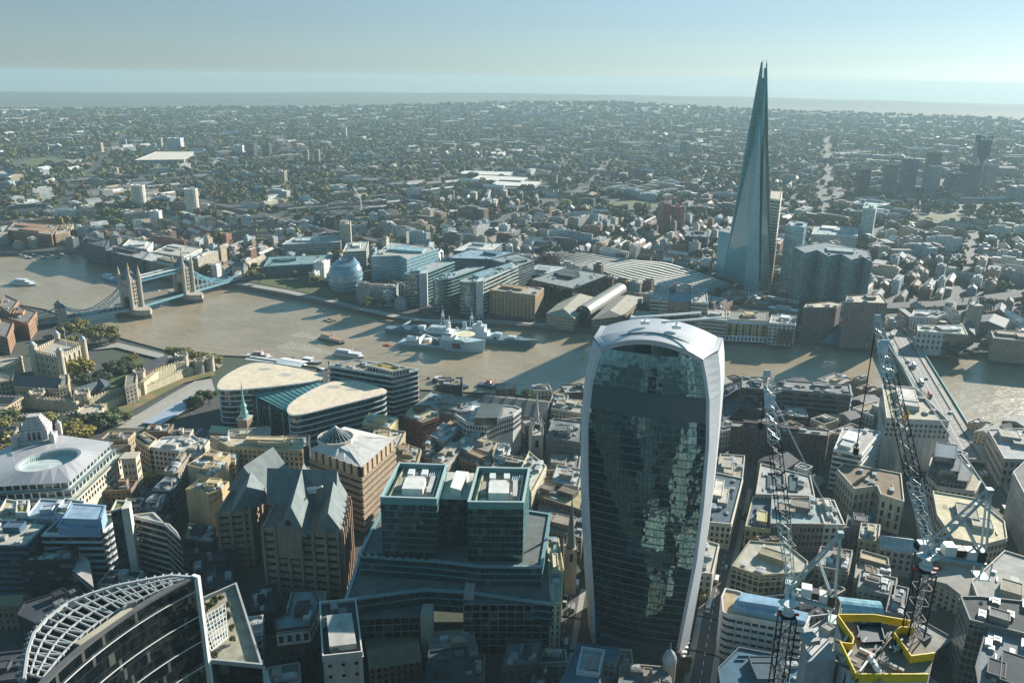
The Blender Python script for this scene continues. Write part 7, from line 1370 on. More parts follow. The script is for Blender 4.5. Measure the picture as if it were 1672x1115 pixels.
# ---------------------------------------------------------------- towers further off: (label, left, right, top, base, colour, style)
TW = [('round white tower block, the left of two beyond the bridge', 219, 240, 303, 341, (.70, .64, .54), 'punch', 1), ('round white tower block, the right of two beyond the bridge', 305, 326, 309, 350, (.70, .64, .54), 'punch', 1), ('small white faceted tower left of the right round block', 249, 266, 345, 374, (.6, .6, .58), 'slot', 0),
      ('left of three slim tower blocks in a row', 496, 505, 246, 268, (.42, .32, .25), 'band', 0), ('middle of three slim tower blocks in a row', 514, 523, 246, 268, (.42, .32, .25), 'band', 0), ('right of three slim tower blocks in a row', 533, 542, 246, 269, (.42, .32, .25), 'band', 0), ('pale lone tower block below the three slim ones', 454, 469, 280, 301, (.45, .42, .36), 'band', 0), ('distant lone tower block above the three slim ones', 561, 567, 209, 226, (.5, .42, .38), 'punch', 0),
      ('white wide tower block left of the dark cluster', 383, 399, 238, 254, (.55, .55, .55), 'slot', 0), ('dark tower block, left of the dark pair', 404, 420, 235, 256, (.08, .11, .13), 'band', 0), ('dark tower block, right of the dark pair', 430, 444, 236, 257, (.08, .11, .13), 'band', 0), ('pale pair of tower blocks beyond the white stadium', 276, 300, 226, 245, (.50, .50, .52), 'slot', 0), ('tan tower block left of the stadium pair', 257, 266, 228, 242, (.45, .38, .3), 'punch', 0), ('grey tower block far left of the stadium', 196, 208, 229, 242, (.25, .25, .27), 'punch', 0), ('brown tower block beyond the left round one', 156, 169, 234, 250, (.4, .28, .2), 'punch', 0), ('tan tower among trees left of the round blocks', 185, 195, 275, 293, (.5, .34, .24), 'punch', 0),
      ('first of three tiny white blocks on the left skyline', 32, 37, 199, 205, (.7, .68, .66), 'punch', 0), ('second of three tiny white blocks on the left skyline', 41, 46, 199, 205, (.7, .68, .66), 'punch', 0), ('third of three tiny white blocks on the left skyline', 51, 56, 198, 204, (.7, .68, .66), 'punch', 0),
      ('dark lone tower left of the spire in the haze', 1109, 1121, 232, 252, (.10, .13, .14), 'band', 0), ('first of the row of hazy blocks left of the spire', 1170, 1176, 256, 270, (.25, .24, .22), 'punch', 0), ('second of the row of hazy blocks left of the spire', 1181, 1187, 256, 271, (.25, .24, .22), 'punch', 0), ('third of the row of hazy blocks left of the spire', 1192, 1198, 257, 271, (.25, .24, .22), 'punch', 0), ('small dark tower in the middle distance with a pale edge', 1031, 1044, 276, 296, (.13, .14, .14), 'slot', 0), ('brown flats tower left of centre in the trees', 897, 910, 287, 306, (.22, .19, .15), 'punch', 0),
      ('dark squat tower at the left of the right-hand cluster', 1394, 1415, 277, 320, (.08, .10, .11), 'band', 0), ('ribbed grey tower, second in the right-hand cluster', 1438, 1460, 269, 318, (.16, .18, .18), 'slot', 0), ('teal grey tower, third in the right-hand cluster', 1467, 1490, 260, 314, (.14, .20, .21), 'slot', 0), ('tall brown tower behind a white-fronted one in the cluster', 1504, 1527, 249, 312, (.18, .17, .15), 'slot', 0), ('white-fronted tower before the tall brown one', 1509, 1529, 272, 318, (.30, .36, .37), 'slot', 0), ('wide low slab in front of the shield-topped tower', 1544, 1570, 283, 326, (.20, .24, .25), 'band', 0), ('slab tower with a brown end before the shield-topped tower', 1562, 1590, 269, 322, (.17, .16, .14), 'slot', 0), ('striped pale tower right of the shield-topped tower', 1602, 1620, 270, 308, (.30, .31, .3), 'slot', 0), ('grey hotel block at the right edge of the cluster', 1645, 1690, 305, 330, (.34, .37, .37), 'punch', 0)]
for lb, u0, u1, vt, vb, cc, st, rd in TW:
    b = at((u0+u1)/2, vb, 5)
    for _ in range(3): b = at((u0+u1)/2, vb, G(b.x, b.y))
    D = (Vector((b.x, b.y, CAM.z))-CAM).length; sl = (b-CAM).dot(_F); wd = (u1-u0)*sl/FPX; lo, hi = b.z, 300
    for _ in range(30):
        m = (lo+hi)/2
        if pix((b.x, b.y, m))[1] > vt: lo = m
        else: hi = m
    if rd: pl = [(b.x+wd/2*cos(a), b.y+wd/2*sin(a)) for a in [2*pi*i/14 for i in range(14)]]
    else:
        a = BR.uniform(-.25, .35); pl = [(b.x+cos(a)*x*wd*.44-sin(a)*y*wd*.36, b.y+sin(a)*x*wd*.44+cos(a)*y*wd*.36) for x, y in ((-1, -1), (1, -1), (1, 1), (-1, 1))]
    B(lb, hi, pl, cc, [min(.6, q*1.3+.05) for q in cc], st, g=b.z, bay=3.4, fl=3.2, units=0, plant=1, name='tower_block', cat='tower block', grow=6, parapet=1.4)
def strata():
    b = at(1592, 306, 6); t = thing('shield_topped_tower', 'dark slim tower with a notched shield top and three round holes', 'tower', b); x = _R2.copy(); x.z = 0; x.normalize(); y = Vector((-x.y, x.x, 0)); H = 152; mb = MB(b); pl = [b+x*(sx*19)+y*(sy*9) for sx, sy in ((-1, -1), (1, -1), (1, 1), (-1, 1))]; mb.prism(ccw([(p.x, p.y) for p in pl]), 4, 132, us=1/3, vs=1/3); mb.build('shaft', M['slot'], t, (.36, .38, .40)); take([(p.x, p.y) for p in pl])
    f = y if y.dot(CAM-b) > 0 else -y; mb = MB(b); S_ = [(-19, 152), (-10, 148.5), (0, 147.5), (10, 148.5), (19, 152), (18.5, 110), (15, 95), (8, 84), (0, 78), (-8, 84), (-15, 95), (-18.5, 110)]
    A = [b+x*u+f*11+Vector((0, 0, z-b.z)) for u, z in S_]; Bk = [b+x*u-f*9+Vector((0, 0, z-b.z)) for u, z in S_]; mb.face(A[::-1]); mb.face(Bk); mb.loft(A, Bk); mb.build('shield_front', M['smooth'], t, (.035, .05, .055))
    for u in (-11.5, 0, 11.5): mb = MB(b); c = b+x*u+f*11.1+Vector((0, 0, 141-b.z)); mb.tube(c-f*.4, c+f*.5, 4.4, 4.4, 16); mb.build('turbine_opening', M['plain'], t, (.62, .66, .64))
    mb = MB(b)
    for u in (-13, -8, 8, 13): mb.box(b+x*u+f*9.3+Vector((0, 0, 50)), (2.2, .6, 90), atan2(x.y, x.x))
    mb.build('white_rib', M['white'], t); mb = MB(b); mb.box(b+f*9.6+Vector((0, 0, 38)), (1.6, 1.6, 82), atan2(x.y, x.x)); mb.build('dark_spine', M['black'], t)
strata()
p = px_poly('232,262 300,262 314,250 262,248', 14); t, p, g = B('long white stadium roof on the left beyond the tower blocks', 20, '220,262 300,261 316,248 256,248', (.6, .6, .58), (.66, .58, .48), 'band', g=5, units=0, plant=0, name='stadium', cat='stadium')
# ---------------------------------------------------------------- construction core and the two luffing cranes
def lattice(mb, a, b, w, n, c=.16, d=.09, m=0, taper=(1, 1)):
    a, b = Vector(a), Vector(b); Q = (b-a).to_track_quat('Z', 'Y').to_matrix(); L = (b-a).length
    P = lambda f, i: a.lerp(b, f)+Q @ Vector(((-1, 1, 1, -1)[i]*w/2*lerp(taper[0], taper[1], f), (-1, -1, 1, 1)[i]*w/2*lerp(taper[0], taper[1], f), 0))
    for k in range(n):
        f, g = k/n, (k+1)/n
        for i in range(4):
            mb.beam(P(f, i), P(g, i), c, m=m); j = (i+1) % 4; mb.beam(P(f, i), P(f, j), d, m=m)
            mb.beam(P(f, i if k % 2 else j), P(g, j if k % 2 else i), d, m=m)
JW = (.46, .50, .48)
def luffer(label, slew, zs, jpts, apex, cend, hook, base):
    s = at(*slew, zs); t = thing('luffing_crane', label, 'crane', (s.x, s.y, base)); o0 = t.location; c = Vector((s.x, s.y, 0)); pv0 = at(*jpts[0], zs+2.5)
    mb = MB(o0); lattice(mb, (s.x, s.y, base), (s.x, s.y, zs-1), 2.3, int((zs-base)/2.8), .18, .09); mb.build('mast', M['black'], t)
    mb = MB(o0); lattice(mb, (s.x, s.y, zs-17), (s.x, s.y, zs-1), .7, 10, .08, .05); mb.build('ladder_cage', M['smooth'], t, (.5, .5, .48))
    mb = MB(o0); mb.box((s.x, s.y, zs-.8), (2.4, 2.4, .14)); mb.build('collar', M['black'], t); mb = MB(o0); mb.box(c-_R2*1.5+Vector((0, 0, zs-.7)), (.5, .5, .3)); mb.box(c+_R2*1.5+Vector((0, 0, zs-.7)), (.6, .4, .3)); mb.build('red_lamp', M['red'], t); mb = MB(o0); mb.lathe(c, [(1.0, zs-.5), (1.0, zs), (.7, zs+.1), (.7, zs+1.2), (0, zs+1.2)], 8); mb.box((s.x, s.y, zs+1.5), (2.6, 2.2, .35), .5); mb.beam((s.x-.8, s.y, zs+1.2), pv0, .5); mb.beam((s.x+.8, s.y, zs+1.2), pv0, .5); mb.build('slewing_ring', M['smooth'], t, JW)
    pv = at(*jpts[0], zs+2.5); tip = at(*jpts[3], jpts[4]); N = 0
    for (f0, f1, mt, n) in ((0, jpts[1], 'j', 7), (jpts[1], jpts[2], 'b', 10), (jpts[2], 1, 'j', 9)):
        mb = MB(o0); lattice(mb, pv.lerp(tip, f0), pv.lerp(tip, f1), 1.75, n, .115, .055, taper=(.55 if f0 == 0 else 1, 1 if f1 < 1 else .6)); mb.build('jib_section', M['black'] if mt == 'b' else M['smooth'], t, JW)
    mb = MB(o0); f = .86; p = pv.lerp(tip, f); mb.box(p, (1.7, .2, 2.6), 0); mb.build('jib_banner', M['smooth'], t, (.45, .55, .62))
    mb = MB(o0); mb.box(tip, (1.0, .8, .6)); mb.tube(tip+Vector((-.5, 0, .5)), tip+Vector((.5, 0, .5)), .45, .45, 10); mb.build('jib_head', M['smooth'], t, JW)
    ap = at(*apex[:2], apex[2]); ce = at(*cend[:2], cend[2]); d = (ce-pv); d.z = 0; d.normalize(); n = Vector((-d.y, d.x, 0))
    mb = MB(o0)
    for e in (-.9, .9): mb.beam(pv+n*e, ap+n*(e*.6), .30)
    for k in range(9): mb.beam(pv.lerp(ap, k/9)+n*.85, pv.lerp(ap, (k+1)/9)-n*.85, .12)
    mb.box(ap, (.9, .9, .9)); mb.build('frame_leg', M['smooth'], t, (.30, .36, .36)); mb = MB(o0)
    for e in (-.8, .8): mb.beam(ce+n*e+Vector((0, 0, .6)), ap+n*e*.6, .26); mb.beam(pv.lerp(ap, .55)+n*e, ce+n*e, .2)
    mb.build('back_stay', M['smooth'], t, (.40, .46, .45))
    mb = MB(o0)
    for e in (-1.1, 1.1): mb.beam(pv+n*e+Vector((0, 0, -1)), ce+n*e+Vector((0, 0, -.3)), .55)
    L = (ce-pv).length
    for k in range(6): q = pv.lerp(ce, k/6)+Vector((0, 0, -.8)); mb.beam(q+n*1.1, q-n*1.1, .2)
    mb.build('counter_jib', M['smooth'], t, (.22, .32, .33))
    for k, (f, sz, cc) in enumerate(((.35, (1.6, 1.8, 1.6), (.62, .60, .56)), (.55, (1.2, 1.6, 1.2), (.03, .03, .03)), (.75, (1.5, 1.8, 1.5), (.55, .52, .48)), (.92, (1.1, 2.2, 2.4), (.03, .03, .03)))): mb = MB(o0); mb.box(pv.lerp(ce, f)+Vector((0, 0, .4)), sz, atan2(d.y, d.x)); mb.build(('winch', 'drum', 'engine_house', 'counterweight')[k], M['smooth'], t, cc)
    mb = MB(o0); q = pv.lerp(ce, .95)+Vector((0, 0, -3.0)); mb.o = Vector(o0)
    for e in (-1, 1): mb.beam(q+n*e+Vector((0, 0, 3)), q+n*e, .15); mb.beam(q+n*e+d*1.4+Vector((0, 0, 3)), q+n*e+d*1.4, .15)
    mb.box(q+d*.7, (1.8, 2.4, .2), atan2(d.y, d.x)); mb.build('service_cage', M['smooth'], t, (.5, .58, .56))
    mb = MB(o0); mb.box(pv+n*1.8+Vector((0, 0, -1.2)), (1.8, 1.4, 1.9), atan2(d.y, d.x)); cb = mb.build('cab', M['smooth'], t, (.6, .64, .62)); mb = MB(o0); mb.box(pv+n*1.85-d*.3+Vector((0, 0, -1.0)), (1.7, 1.45, 1.0), atan2(d.y, d.x)); mb.build('cab_window', M['pane'], cb)
    mb = MB(o0)
    for e in (-.4, .4): mb.beam(ap+n*e, pv.lerp(tip, .93)+n*e, .07)
    mb.build('luffing_rope', M['smooth'], t, (.4, .42, .4)); hp = at(*hook[:2], hook[2]); mb = MB(o0); mb.beam(tip, Vector((tip.x, tip.y, hp.z)), .16); mb.box((tip.x, tip.y, hp.z), (.8, .8, 1.4)); mb.build('hoist_rope', M['black'], t)
    return t
Z = 206
luffer('tall luffing crane on a black mast, the left of two near cranes', (1287, 997), Z, ((1292, 958), .28, .66, (1252, 612), 236), (1372, 872, Z+13), (1362, 985, Z+1), (1375, 868, Z+20), 14)
luffer('tall luffing crane rising from the yellow-edged deck, the right one', (1513, 922), 218, ((1518, 893), .26, .72, (1432, 522), 246), (1615, 802, 231), (1604, 912, 219), (1402, 700, 220), Z)
def core():
    p = px_poly('1366,1014 1484,1024 1524,1074 1514,1112 1395,1112', Z); c = cen(p); t = thing('concrete_core', 'grey concrete building core topped by a work deck with yellow barriers', 'building site', (c[0], c[1], 14)); o0 = t.location
    mb = MB(o0); mb.prism(p, 14, Z, 0, 1); mb.build('concrete_wall', [M['stone'], M['deck']], t, (.38, .39, .38))
    q = px_poly('1312,1027 1341,1023 1352,1040 1366,1075 1318,1080', Z-3); mb = MB(o0); mb.prism(q, 14, Z-3, 0, 1); mb.build('stair_core', [M['stone'], M['plain']], t, (.40, .41, .40))
    mb = MB(o0); mb.box(at(1322, 1045, Z-2)+Vector((0, 0, .3)), (2.2, 2.2, .8), .3); mb.build('hatch', M['plain'], t, (.3, .3, .28))
    def rail(px, z=Z, h=1.15):
        P = [at(u, v, z) for u, v in px]; mb = MB(o0)
        for a, b in zip(P, P[1:]):
            d = (b-a).normalized(); mb.box((a+b)/2+Vector((0, 0, h/2)), ((b-a).length, .12, h), atan2(d.y, d.x)); mb.beam(a+Vector((0, 0, h+.1)), b+Vector((0, 0, h+.1)), .18)
            for k in range(int((b-a).length/1.6)+1): mb.beam(a+d*k*1.6, a+d*k*1.6+Vector((0, 0, h+.2)), .14)
        mb.build('yellow_barrier', M['yellow'], t)
    rail([(1366, 1014), (1425, 1014), (1484, 1024)]); rail([(1366, 1014), (1392, 1052), (1390, 1062), (1372, 1060)]); rail([(1370, 1058), (1396, 1112), (1514, 1112)]); rail([(1457, 1042), (1486, 1082), (1524, 1077)]); rail([(1457, 1042), (1470, 1034), (1490, 1036)])
    r = random.Random(9)
    for k in range(26):
        u, v = r.uniform(1385, 1500), r.uniform(1030, 1104); a = at(u, v, Z+.25); L = r.uniform(1.2, 3.8); g = r.choice(((.03, .03, .03), (.25, .26, .25), (.5, .5, .48), (.10, .09, .08))); an = r.choice((.9, -.7, .9, 1.0)); mb = MB(o0); d = Vector((cos(an), sin(an), 0)); mb.beam(a, a+d*L, .22, .3); mb.beam(a+Vector((0, 0, .3)), a+d*L+Vector((0, 0, .3)), .3, .05); mb.build('steel_girder', M['smooth'], t, g)
    a, b = at(1420, 1072, Z+.4), at(1440, 1104, Z+.4); mb = MB(o0); mb.tube(a, b, .45, .45, 10); tk = mb.build('white_pipe', M['white'], t); mb = MB(o0); mb.tube(a.lerp(b, -.03), a.lerp(b, .02), .46, .46, 10); mb.build('pipe_cap', M['red'], tk); mb = MB(o0); mb.tube(a.lerp(b, .4), a.lerp(b, .48), .47, .47, 10); mb.build('teal_band', M['copper'], tk)
    mb = MB(o0); w = px_poly('1400,1022 1436,1020 1444,1048 1408,1050', Z+.1); mb.face([(x, y, Z+.1) for x, y in w]); mb.ringp(off(w, .2), w, Z, Z+.5); mb.build('shaft_opening', M['smooth'], t, (.03, .04, .045))
    # storey number stencilled down the wall face on the left
    A, Bq = at(1366, 1014, Z), at(1395, 1112, Z); d = (Bq-A); d.z = 0; d.normalize(); nn = Vector((d.y, -d.x, 0)); nn = nn if nn.dot(CAM-A) > 0 else -nn
    for k, (f, ch) in enumerate(((.62, '3'), (.80, '3'))):
        cu = bpy.data.curves.new('numeral', 'FONT'); cu.body = ch; cu.size = 2.4; cu.extrude = .02; cu.materials.append(M['black']); tmp = bpy.data.objects.new('tmp', cu); COL.objects.link(tmp); bpy.context.view_layer.update(); me = bpy.data.meshes.new_from_object(tmp.evaluated_get(bpy.context.evaluated_depsgraph_get())); bpy.data.objects.remove(tmp); sx = d if d.cross(Vector((0, 0, 1))).dot(nn) > 0 else -d; pp = A.lerp(Bq, f)+nn*.06+Vector((0, 0, -4.2)); ob = link('storey_number', me, t, pp); ob.rotation_euler = Matrix(((sx.x, 0, nn.x), (sx.y, 0, nn.y), (0, 1, 0))).to_euler()
M['deck'] = m_plain('site_deck', (.22, .19, .15), .9, .6, .5)
core()
# ---------------------------------------------------------------- vehicles in the near streets
for k, (u, v, du, dv, kd, c, lb) in enumerate(((1157, 992, -6, 22, 'lorry', (.6, .6, .58), 'long white lorry in the shaded street right of the glass tower'), (1170, 948, -4, 16, 'van', (.65, .65, .63), 'white van farther up the street right of the glass tower'), (942, 956, -1, 12, 'van', (.6, .6, .58), 'white van in the dark street left of the glass tower'), (1640, 830, 9, 14, 'car', (.7, .7, .7), 'white car at the junction by the curved corner office'), (1622, 800, 8, 14, 'car', (.08, .08, .1), 'dark car in the street by the ribbed grey office'), (1627, 780, 8, 14, 'bus', (.05, .06, .07), 'dark bus in the street below the road bridge'), (1650, 812, 7, 12, 'car', (.3, .3, .32), 'grey car at the kerb by the right edge'), (1608, 775, 8, 14, 'van', (.6, .6, .6), 'white van coming off the road bridge'), (1530, 958, -5, 12, 'car', (.5, .5, .5), 'pale car near the flatiron building'), (1462, 640, -8, -12, 'car', (.6, .6, .6), 'pale car hidden beside the tall stone riverside block'), (1198, 840, -3, 14, 'car', (.08, .09, .1), 'dark car in the side street by the cream corner block'), (62, 575, 14, -8, 'van', (.7, .7, .7), 'white van on the northern approach of the towered bridge'), (20, 598, 14, -8, 'bus', (.1, .25, .45), 'blue bus on the northern approach of the towered bridge'), (260, 476, 10, -4, 'car', (.6, .6, .62), 'white car on the middle span of the towered bridge'))):
    z = 14 if u > 900 and v > 740 else 11; a, b = at(u, v, z), at(u+du, v+dv, z); z = G(a.x, a.y) if u > 900 and v > 660 else (10.7 if u == 260 else (12.7 if u == 1462 else 8.7)); a = at(u, v, z); b = at(u+du, v+dv, z); rz = atan2(b.y-a.y, b.x-a.x); L, W0, H = {'lorry': (10, 2.6, 3.4), 'van': (5.6, 2.1, 2.3), 'car': (4.4, 1.8, 1.35), 'bus': (11, 2.6, 4.2)}[kd]; vehicle(kd, lb, kd, a, rz, L, W0, H, c, kd in ('bus', 'lorry', 'van'), 'road vehicles')
SR = random.Random(8)
for k in range(26):
    px = (((1222, 745), (1196, 860), (1170, 960), (1140, 1130)), ((1590, 735), (1630, 800), (1668, 865)), ((1500, 770), (1520, 880), (1545, 1000)), ((935, 960), (915, 1060), (905, 1130)))[k % 4]; f = SR.uniform(.05, .95)*(len(px)-1); i = int(f); a, b = at(*px[i], 14), at(*px[i+1], 14); d = (b-a).normalized(); p = a.lerp(b, f-i)+Vector((-d.y, d.x, 0))*SR.choice((-2.4, 2.4)); p.z = G(p.x, p.y)+.15; kd = SR.choice(('car', 'car', 'van', 'van')); cn, cc = SR.choice((('white', (.6, .6, .6)), ('black', (.02, .02, .022)), ('grey', (.25, .25, .26)), ('silver', (.4, .4, .42)))); L, W0, H = {'van': (5.6, 2.1, 2.3), 'car': (4.4, 1.8, 1.35), 'bus': (11, 2.6, 4.2)}[kd]; cn, cc = ('red', (.4, .03, .02)) if kd == 'bus' else (cn, cc)
    vehicle(kd, '%s %s in the %s, %s' % (cn, kd, ('street right of the bulging tower', 'street below the road bridge', 'street left of the curved corner office', 'dark street left of the bulging tower')[k % 4], ('near its far end', 'in its far half', 'in its middle', 'in its near half', 'near its near end')[min(4, int(5*f/(len(px)-1)))]), kd, p, atan2(d.y, d.x), L, W0, H, cc, kd != 'car', 'road vehicles')
for k, f in enumerate((.12, .3, .48, .66, .8, .93)): p = P_(L_*f, w_*(.3, .7, .42, .62, .3, .7)[k], z_+.1); vehicle(('car', 'van', 'car', 'bus', 'car', 'van')[k], ('dark', 'white', 'grey', 'red', 'silver', 'pale')[k]+' '+('car', 'van', 'car', 'bus', 'car', 'van')[k]+' crossing the road bridge', ('car', 'van', 'car', 'bus', 'car', 'van')[k], p, rz_, (4.4, 5.6, 4.4, 11, 4.4, 5.6)[k], 2, (1.4, 2.3, 1.4, 4.2, 1.4, 2.3)[k], ((.03, .03, .03), (.6, .6, .6), (.25, .25, .26), (.4, .04, .03), (.45, .45, .46), (.5, .5, .48))[k], k in (1, 3, 5), 'road vehicles')
# ---------------------------------------------------------------- neighbours behind the viewpoint, seen only as reflections in the glass tower
for k, (x, y, w, d, h, c, st) in enumerate(((-40, 215, 34, 40, 70, (.55, .5, .4), 'punch'), (5, 230, 30, 30, 88, (.5, .45, .36), 'slot'), (-95, 180, 40, 36, 60, (.5, .46, .38), 'punch'), (-120, 330, 50, 44, 150, (.4, .42, .42), 'band'), (-30, 440, 60, 40, 190, (.35, .40, .40), 'grid'), (95, 300, 30, 40, 105, (.12, .14, .14), 'grid'), (-190, 300, 50, 50, 90, (.6, .55, .45), 'punch'), (150, 430, 60, 60, 170, (.3, .34, .36), 'band'), (30, 150, 26, 24, 44, (.62, .57, .47), 'punch'), (-20, 130, 30, 24, 42, (.55, .5, .4), 'punch'))):
    B(('cream', 'tan', 'stone', 'grey', 'green', 'black', 'sandy', 'slate', 'ivory', 'buff')[k]+' office behind the viewpoint, visible only mirrored in the bulging tower', h, [(x-w/2, y-d/2), (x+w/2, y-d/2), (x+w/2, y+d/2), (x-w/2, y+d/2)], c, RG, st, units=0, plant=1, g=14, cap=0)
# ---------------------------------------------------------------- small blocks that close the gaps of the old street plan on the near bank
NL = [((95, 760), 'the oval-roofed block'), ((270, 725), 'the white mansard block'), ((335, 800), 'the plain tan block'), ((400, 690), 'the green-spired church'), ((460, 820), 'the brown gables'), ((560, 740), 'the glazed cone'), ((690, 680), 'the brick octagon'), ((800, 690), 'the wavy white office'), ((875, 700), 'the ribbed church spire'), ((930, 880), 'the slim dark spire'), ((740, 900), 'the green glass complex'), ((1190, 840), 'the cream corner block'), ((1290, 800), 'the block with light wells'), ((1300, 840), 'the yellow dormer house'), ((1420, 800), 'the chamfered brown roof'), ((1470, 740), 'the gilded column'), ((1550, 770), 'the round stepped office'), ((1590, 850), 'the curved corner office'), ((1250, 1000), 'the white rounded office'), ((1400, 992), 'the glass barrel roof'), ((1640, 960), 'the slate-roofed office'), ((150, 900), 'the white banded office'), ((80, 930), 'the black plant-deck block'), ((480, 1000), 'the dark brick corner block'), ((1270, 700), 'the long red-brown block'), ((1300, 650), 'the banded grey office'), ((1650, 730), 'the classical block'), ((40, 560), 'the brick flats'), ((780, 660), 'the quay market hall'), ((280, 900), 'the diagonal banded wing')]
NR_ = random.Random(19); nu = {}
for pas in range(3):
    for k in range(1500):
        x, y = NR_.uniform(-420, 520), NR_.uniform(-420, 130)
        if y < ynb(x)+14: continue
        u, v = pix((x, y, 22))
        if not (-40 < u < 1720 and 560 < v < 1130): continue
        if (10 < u < 350 and v < 690) or (u < 560 and v < 650 and u > 65): continue
        a = .16+.35*noise.noise(Vector((x/120, y/120, 2)))+(.5 if x < -90 else 0); L, Wd = ((26, 20), (17, 13), (11, 9))[pas]; L *= NR_.uniform(.8, 1.2); ca, sa = cos(a), sin(a); pl = [(x+ca*p*L/2-sa*q*Wd/2, y+sa*p*L/2+ca*q*Wd/2) for p, q in ((-1, -1), (1, -1), (1, 1), (-1, 1))]
        if not all(free(lerp(x, q[0], f), lerp(y, q[1], f)) for q in pl for f in (1, .5)): continue
        # keep the two main streets open
        if any(abs((u-ua)*(vb-va)-(v-va)*(ub-ua))/sqrt((ub-ua)**2+(vb-va)**2) < w for ua, va, ub, vb, w in ((1215, 740, 1150, 1115, 20), (1590, 735, 1668, 860, 26), (1500, 760, 1545, 1000, 16), (930, 960, 910, 1115, 20), (600, 850, 560, 960, 16), (560, 960, 640, 1115, 14), (150, 720, 240, 690, 20), (215, 850, 330, 690, 9))): continue
        wn_, wc = NR_.choice((('tan', (.38, .30, .2)), ('cream', (.48, .43, .33)), ('stone', (.34, .31, .27)), ('dark', (.07, .075, .08)), ('brown', (.22, .15, .10)), ('pale', (.5, .49, .46)))); rn, rc = NR_.choice((('grey', (.24, .24, .23)), ('tan', (.38, .31, .2)), ('dark', (.07, .08, .09)), ('pale', (.46, .44, .4)))); lm = min(NL, key=lambda q: (q[0][0]-u)**2+(q[0][1]-v)**2)
        du, dv = u-lm[0][0], v-lm[0][1]; sd_ = 'left of' if du < -abs(dv) else 'right of' if du > abs(dv) else 'behind' if dv < 0 else 'before'; key = (wn_, rn, sd_, lm[1]); n = nu.get(key, 0)+1; nu[key] = n
        B('small %s house with %s roof, %snearest %s %s' % (wn_, rn, '' if n == 1 else ('second ', 'third ', 'fourth ', 'fifth ', 'sixth ', 'seventh ')[min(5, n-2)], sd_, lm[1]), 14+NR_.uniform(9, 15)-(4 if y < ynb(x)+80 else 0), pl, wc, [q*(.62 if n % 3 else 1) for q in rc], units=4 if pas < 2 else 1, plant=1 if pas < 2 else 0, name='city_house', cat='city house', gable=NR_.choice((None, None, None, 3)), cap=0, grow=1.5)
# ---------------------------------------------------------------- railway viaduct
def ribbonway(name, px, z, w, mat, kindname, thick=0):
    P = [at(u, v, z) for u, v in px]; mb = MB(); L, R = [], []
    for i, p in enumerate(P):
        d = (P[min(i+1, len(P)-1)]-P[max(0, i-1)]); d.z = 0; d.normalize(); n = Vector((-d.y, d.x, 0)); L.append(p+n*w/2); R.append(p-n*w/2)
    for i in range(len(P)-1):
        mb.face([R[i], R[i+1], L[i+1], L[i]], 0)
        if thick: dn = Vector((0, 0, thick)); mb.face([R[i]-dn, R[i+1]-dn, R[i+1], R[i]], 1); mb.face([L[i+1]-dn, L[i]-dn, L[i], L[i+1]], 1)
        q = [(L[i].x, L[i].y), (L[i+1].x, L[i+1].y), (R[i+1].x, R[i+1].y), (R[i].x, R[i].y)]; take(q, 4)
    o = mb.build(name, [mat, M['bank']]); return kind(o, kindname)
M['rail'] = m_plain('ballast', (.085, .08, .075), .95, .5, .15)
ribbonway('railway_viaduct', ((300, 322), (400, 342), (480, 362), (560, 382), (640, 397), (760, 408), (890, 418)), 11, 19, M['rail'], 'structure', 7)
ribbonway('railway_viaduct', ((1180, 474), (1250, 486), (1320, 494), (1450, 499), (1560, 494), (1690, 476)), 10, 26, M['rail'], 'structure', 6)
def train(label, px, z, col):
    t = thing('train', label, 'train', at(*px[0], z), 'trains on the viaduct')
    for (a, b) in zip(px, px[1:]):
        A, Bq = at(*a, z), at(*b, z); d = (Bq-A).normalized(); n = max(1, round((Bq-A).length/20))
        for k in range(n): c = A.lerp(Bq, (k+.5)/n); mb = MB(c); mb.box(c+Vector((0, 0, 1.9)), ((Bq-A).length/n-.8, 2.8, 3.4), atan2(d.y, d.x)); cr = mb.build('carriage', M['smooth'], t, col); mb = MB(c); mb.box(c+Vector((0, 0, 2.4)), ((Bq-A).length/n-2, 2.86, 1.0), atan2(d.y, d.x)); mb.build('window_strip', M['pane'], cr)
train('long white train curving along the viaduct right of the station', ((1196, 477), (1252, 487), (1304, 496)), 10.4, (.6, .62, .62)); train('pale blue train on the left viaduct beyond the glass egg', ((470, 361), (520, 374)), 11.4, (.3, .4, .45))
ribbonway('high_street', ((1558, 500), (1572, 470), (1578, 440), (1590, 405), (1600, 385), (1610, 362)), 5.3, 6, M['tarmac'], 'structure')
ribbonway('shore_promenade', ((400, 464), (470, 476), (560, 497), (640, 515), (720, 527), (800, 524), (900, 532)), 5.3, 12, M['paving'], 'structure')
pl = px_poly('425,452 520,468 590,488 560,492 480,474 410,460', 5.3); mb = MB(); mb.face([(a[0], a[1], 5.32) for a in pl]); o = mb.build('park_grass', M['grass']); kind(o, 'stuff'); tag(o, 'green riverside park lawn left of the glass egg', 'grass'); take(pl, 0)
for lb, q, h in (('long white market sheds in the middle distance, the nearest of three', '800,303 872,305 884,297 815,294', 12), ('long white market sheds in the middle distance, the middle of three', '770,293 850,298 862,290 785,286', 12), ('long white market sheds in the middle distance, the farthest of three', '748,284 830,287 838,281 760,279', 12)): B(lb, h, q, (.5, .48, .42), (.62, .60, .54), 'band', g=5, units=0, plant=0, name='market_shed', cat='shed')
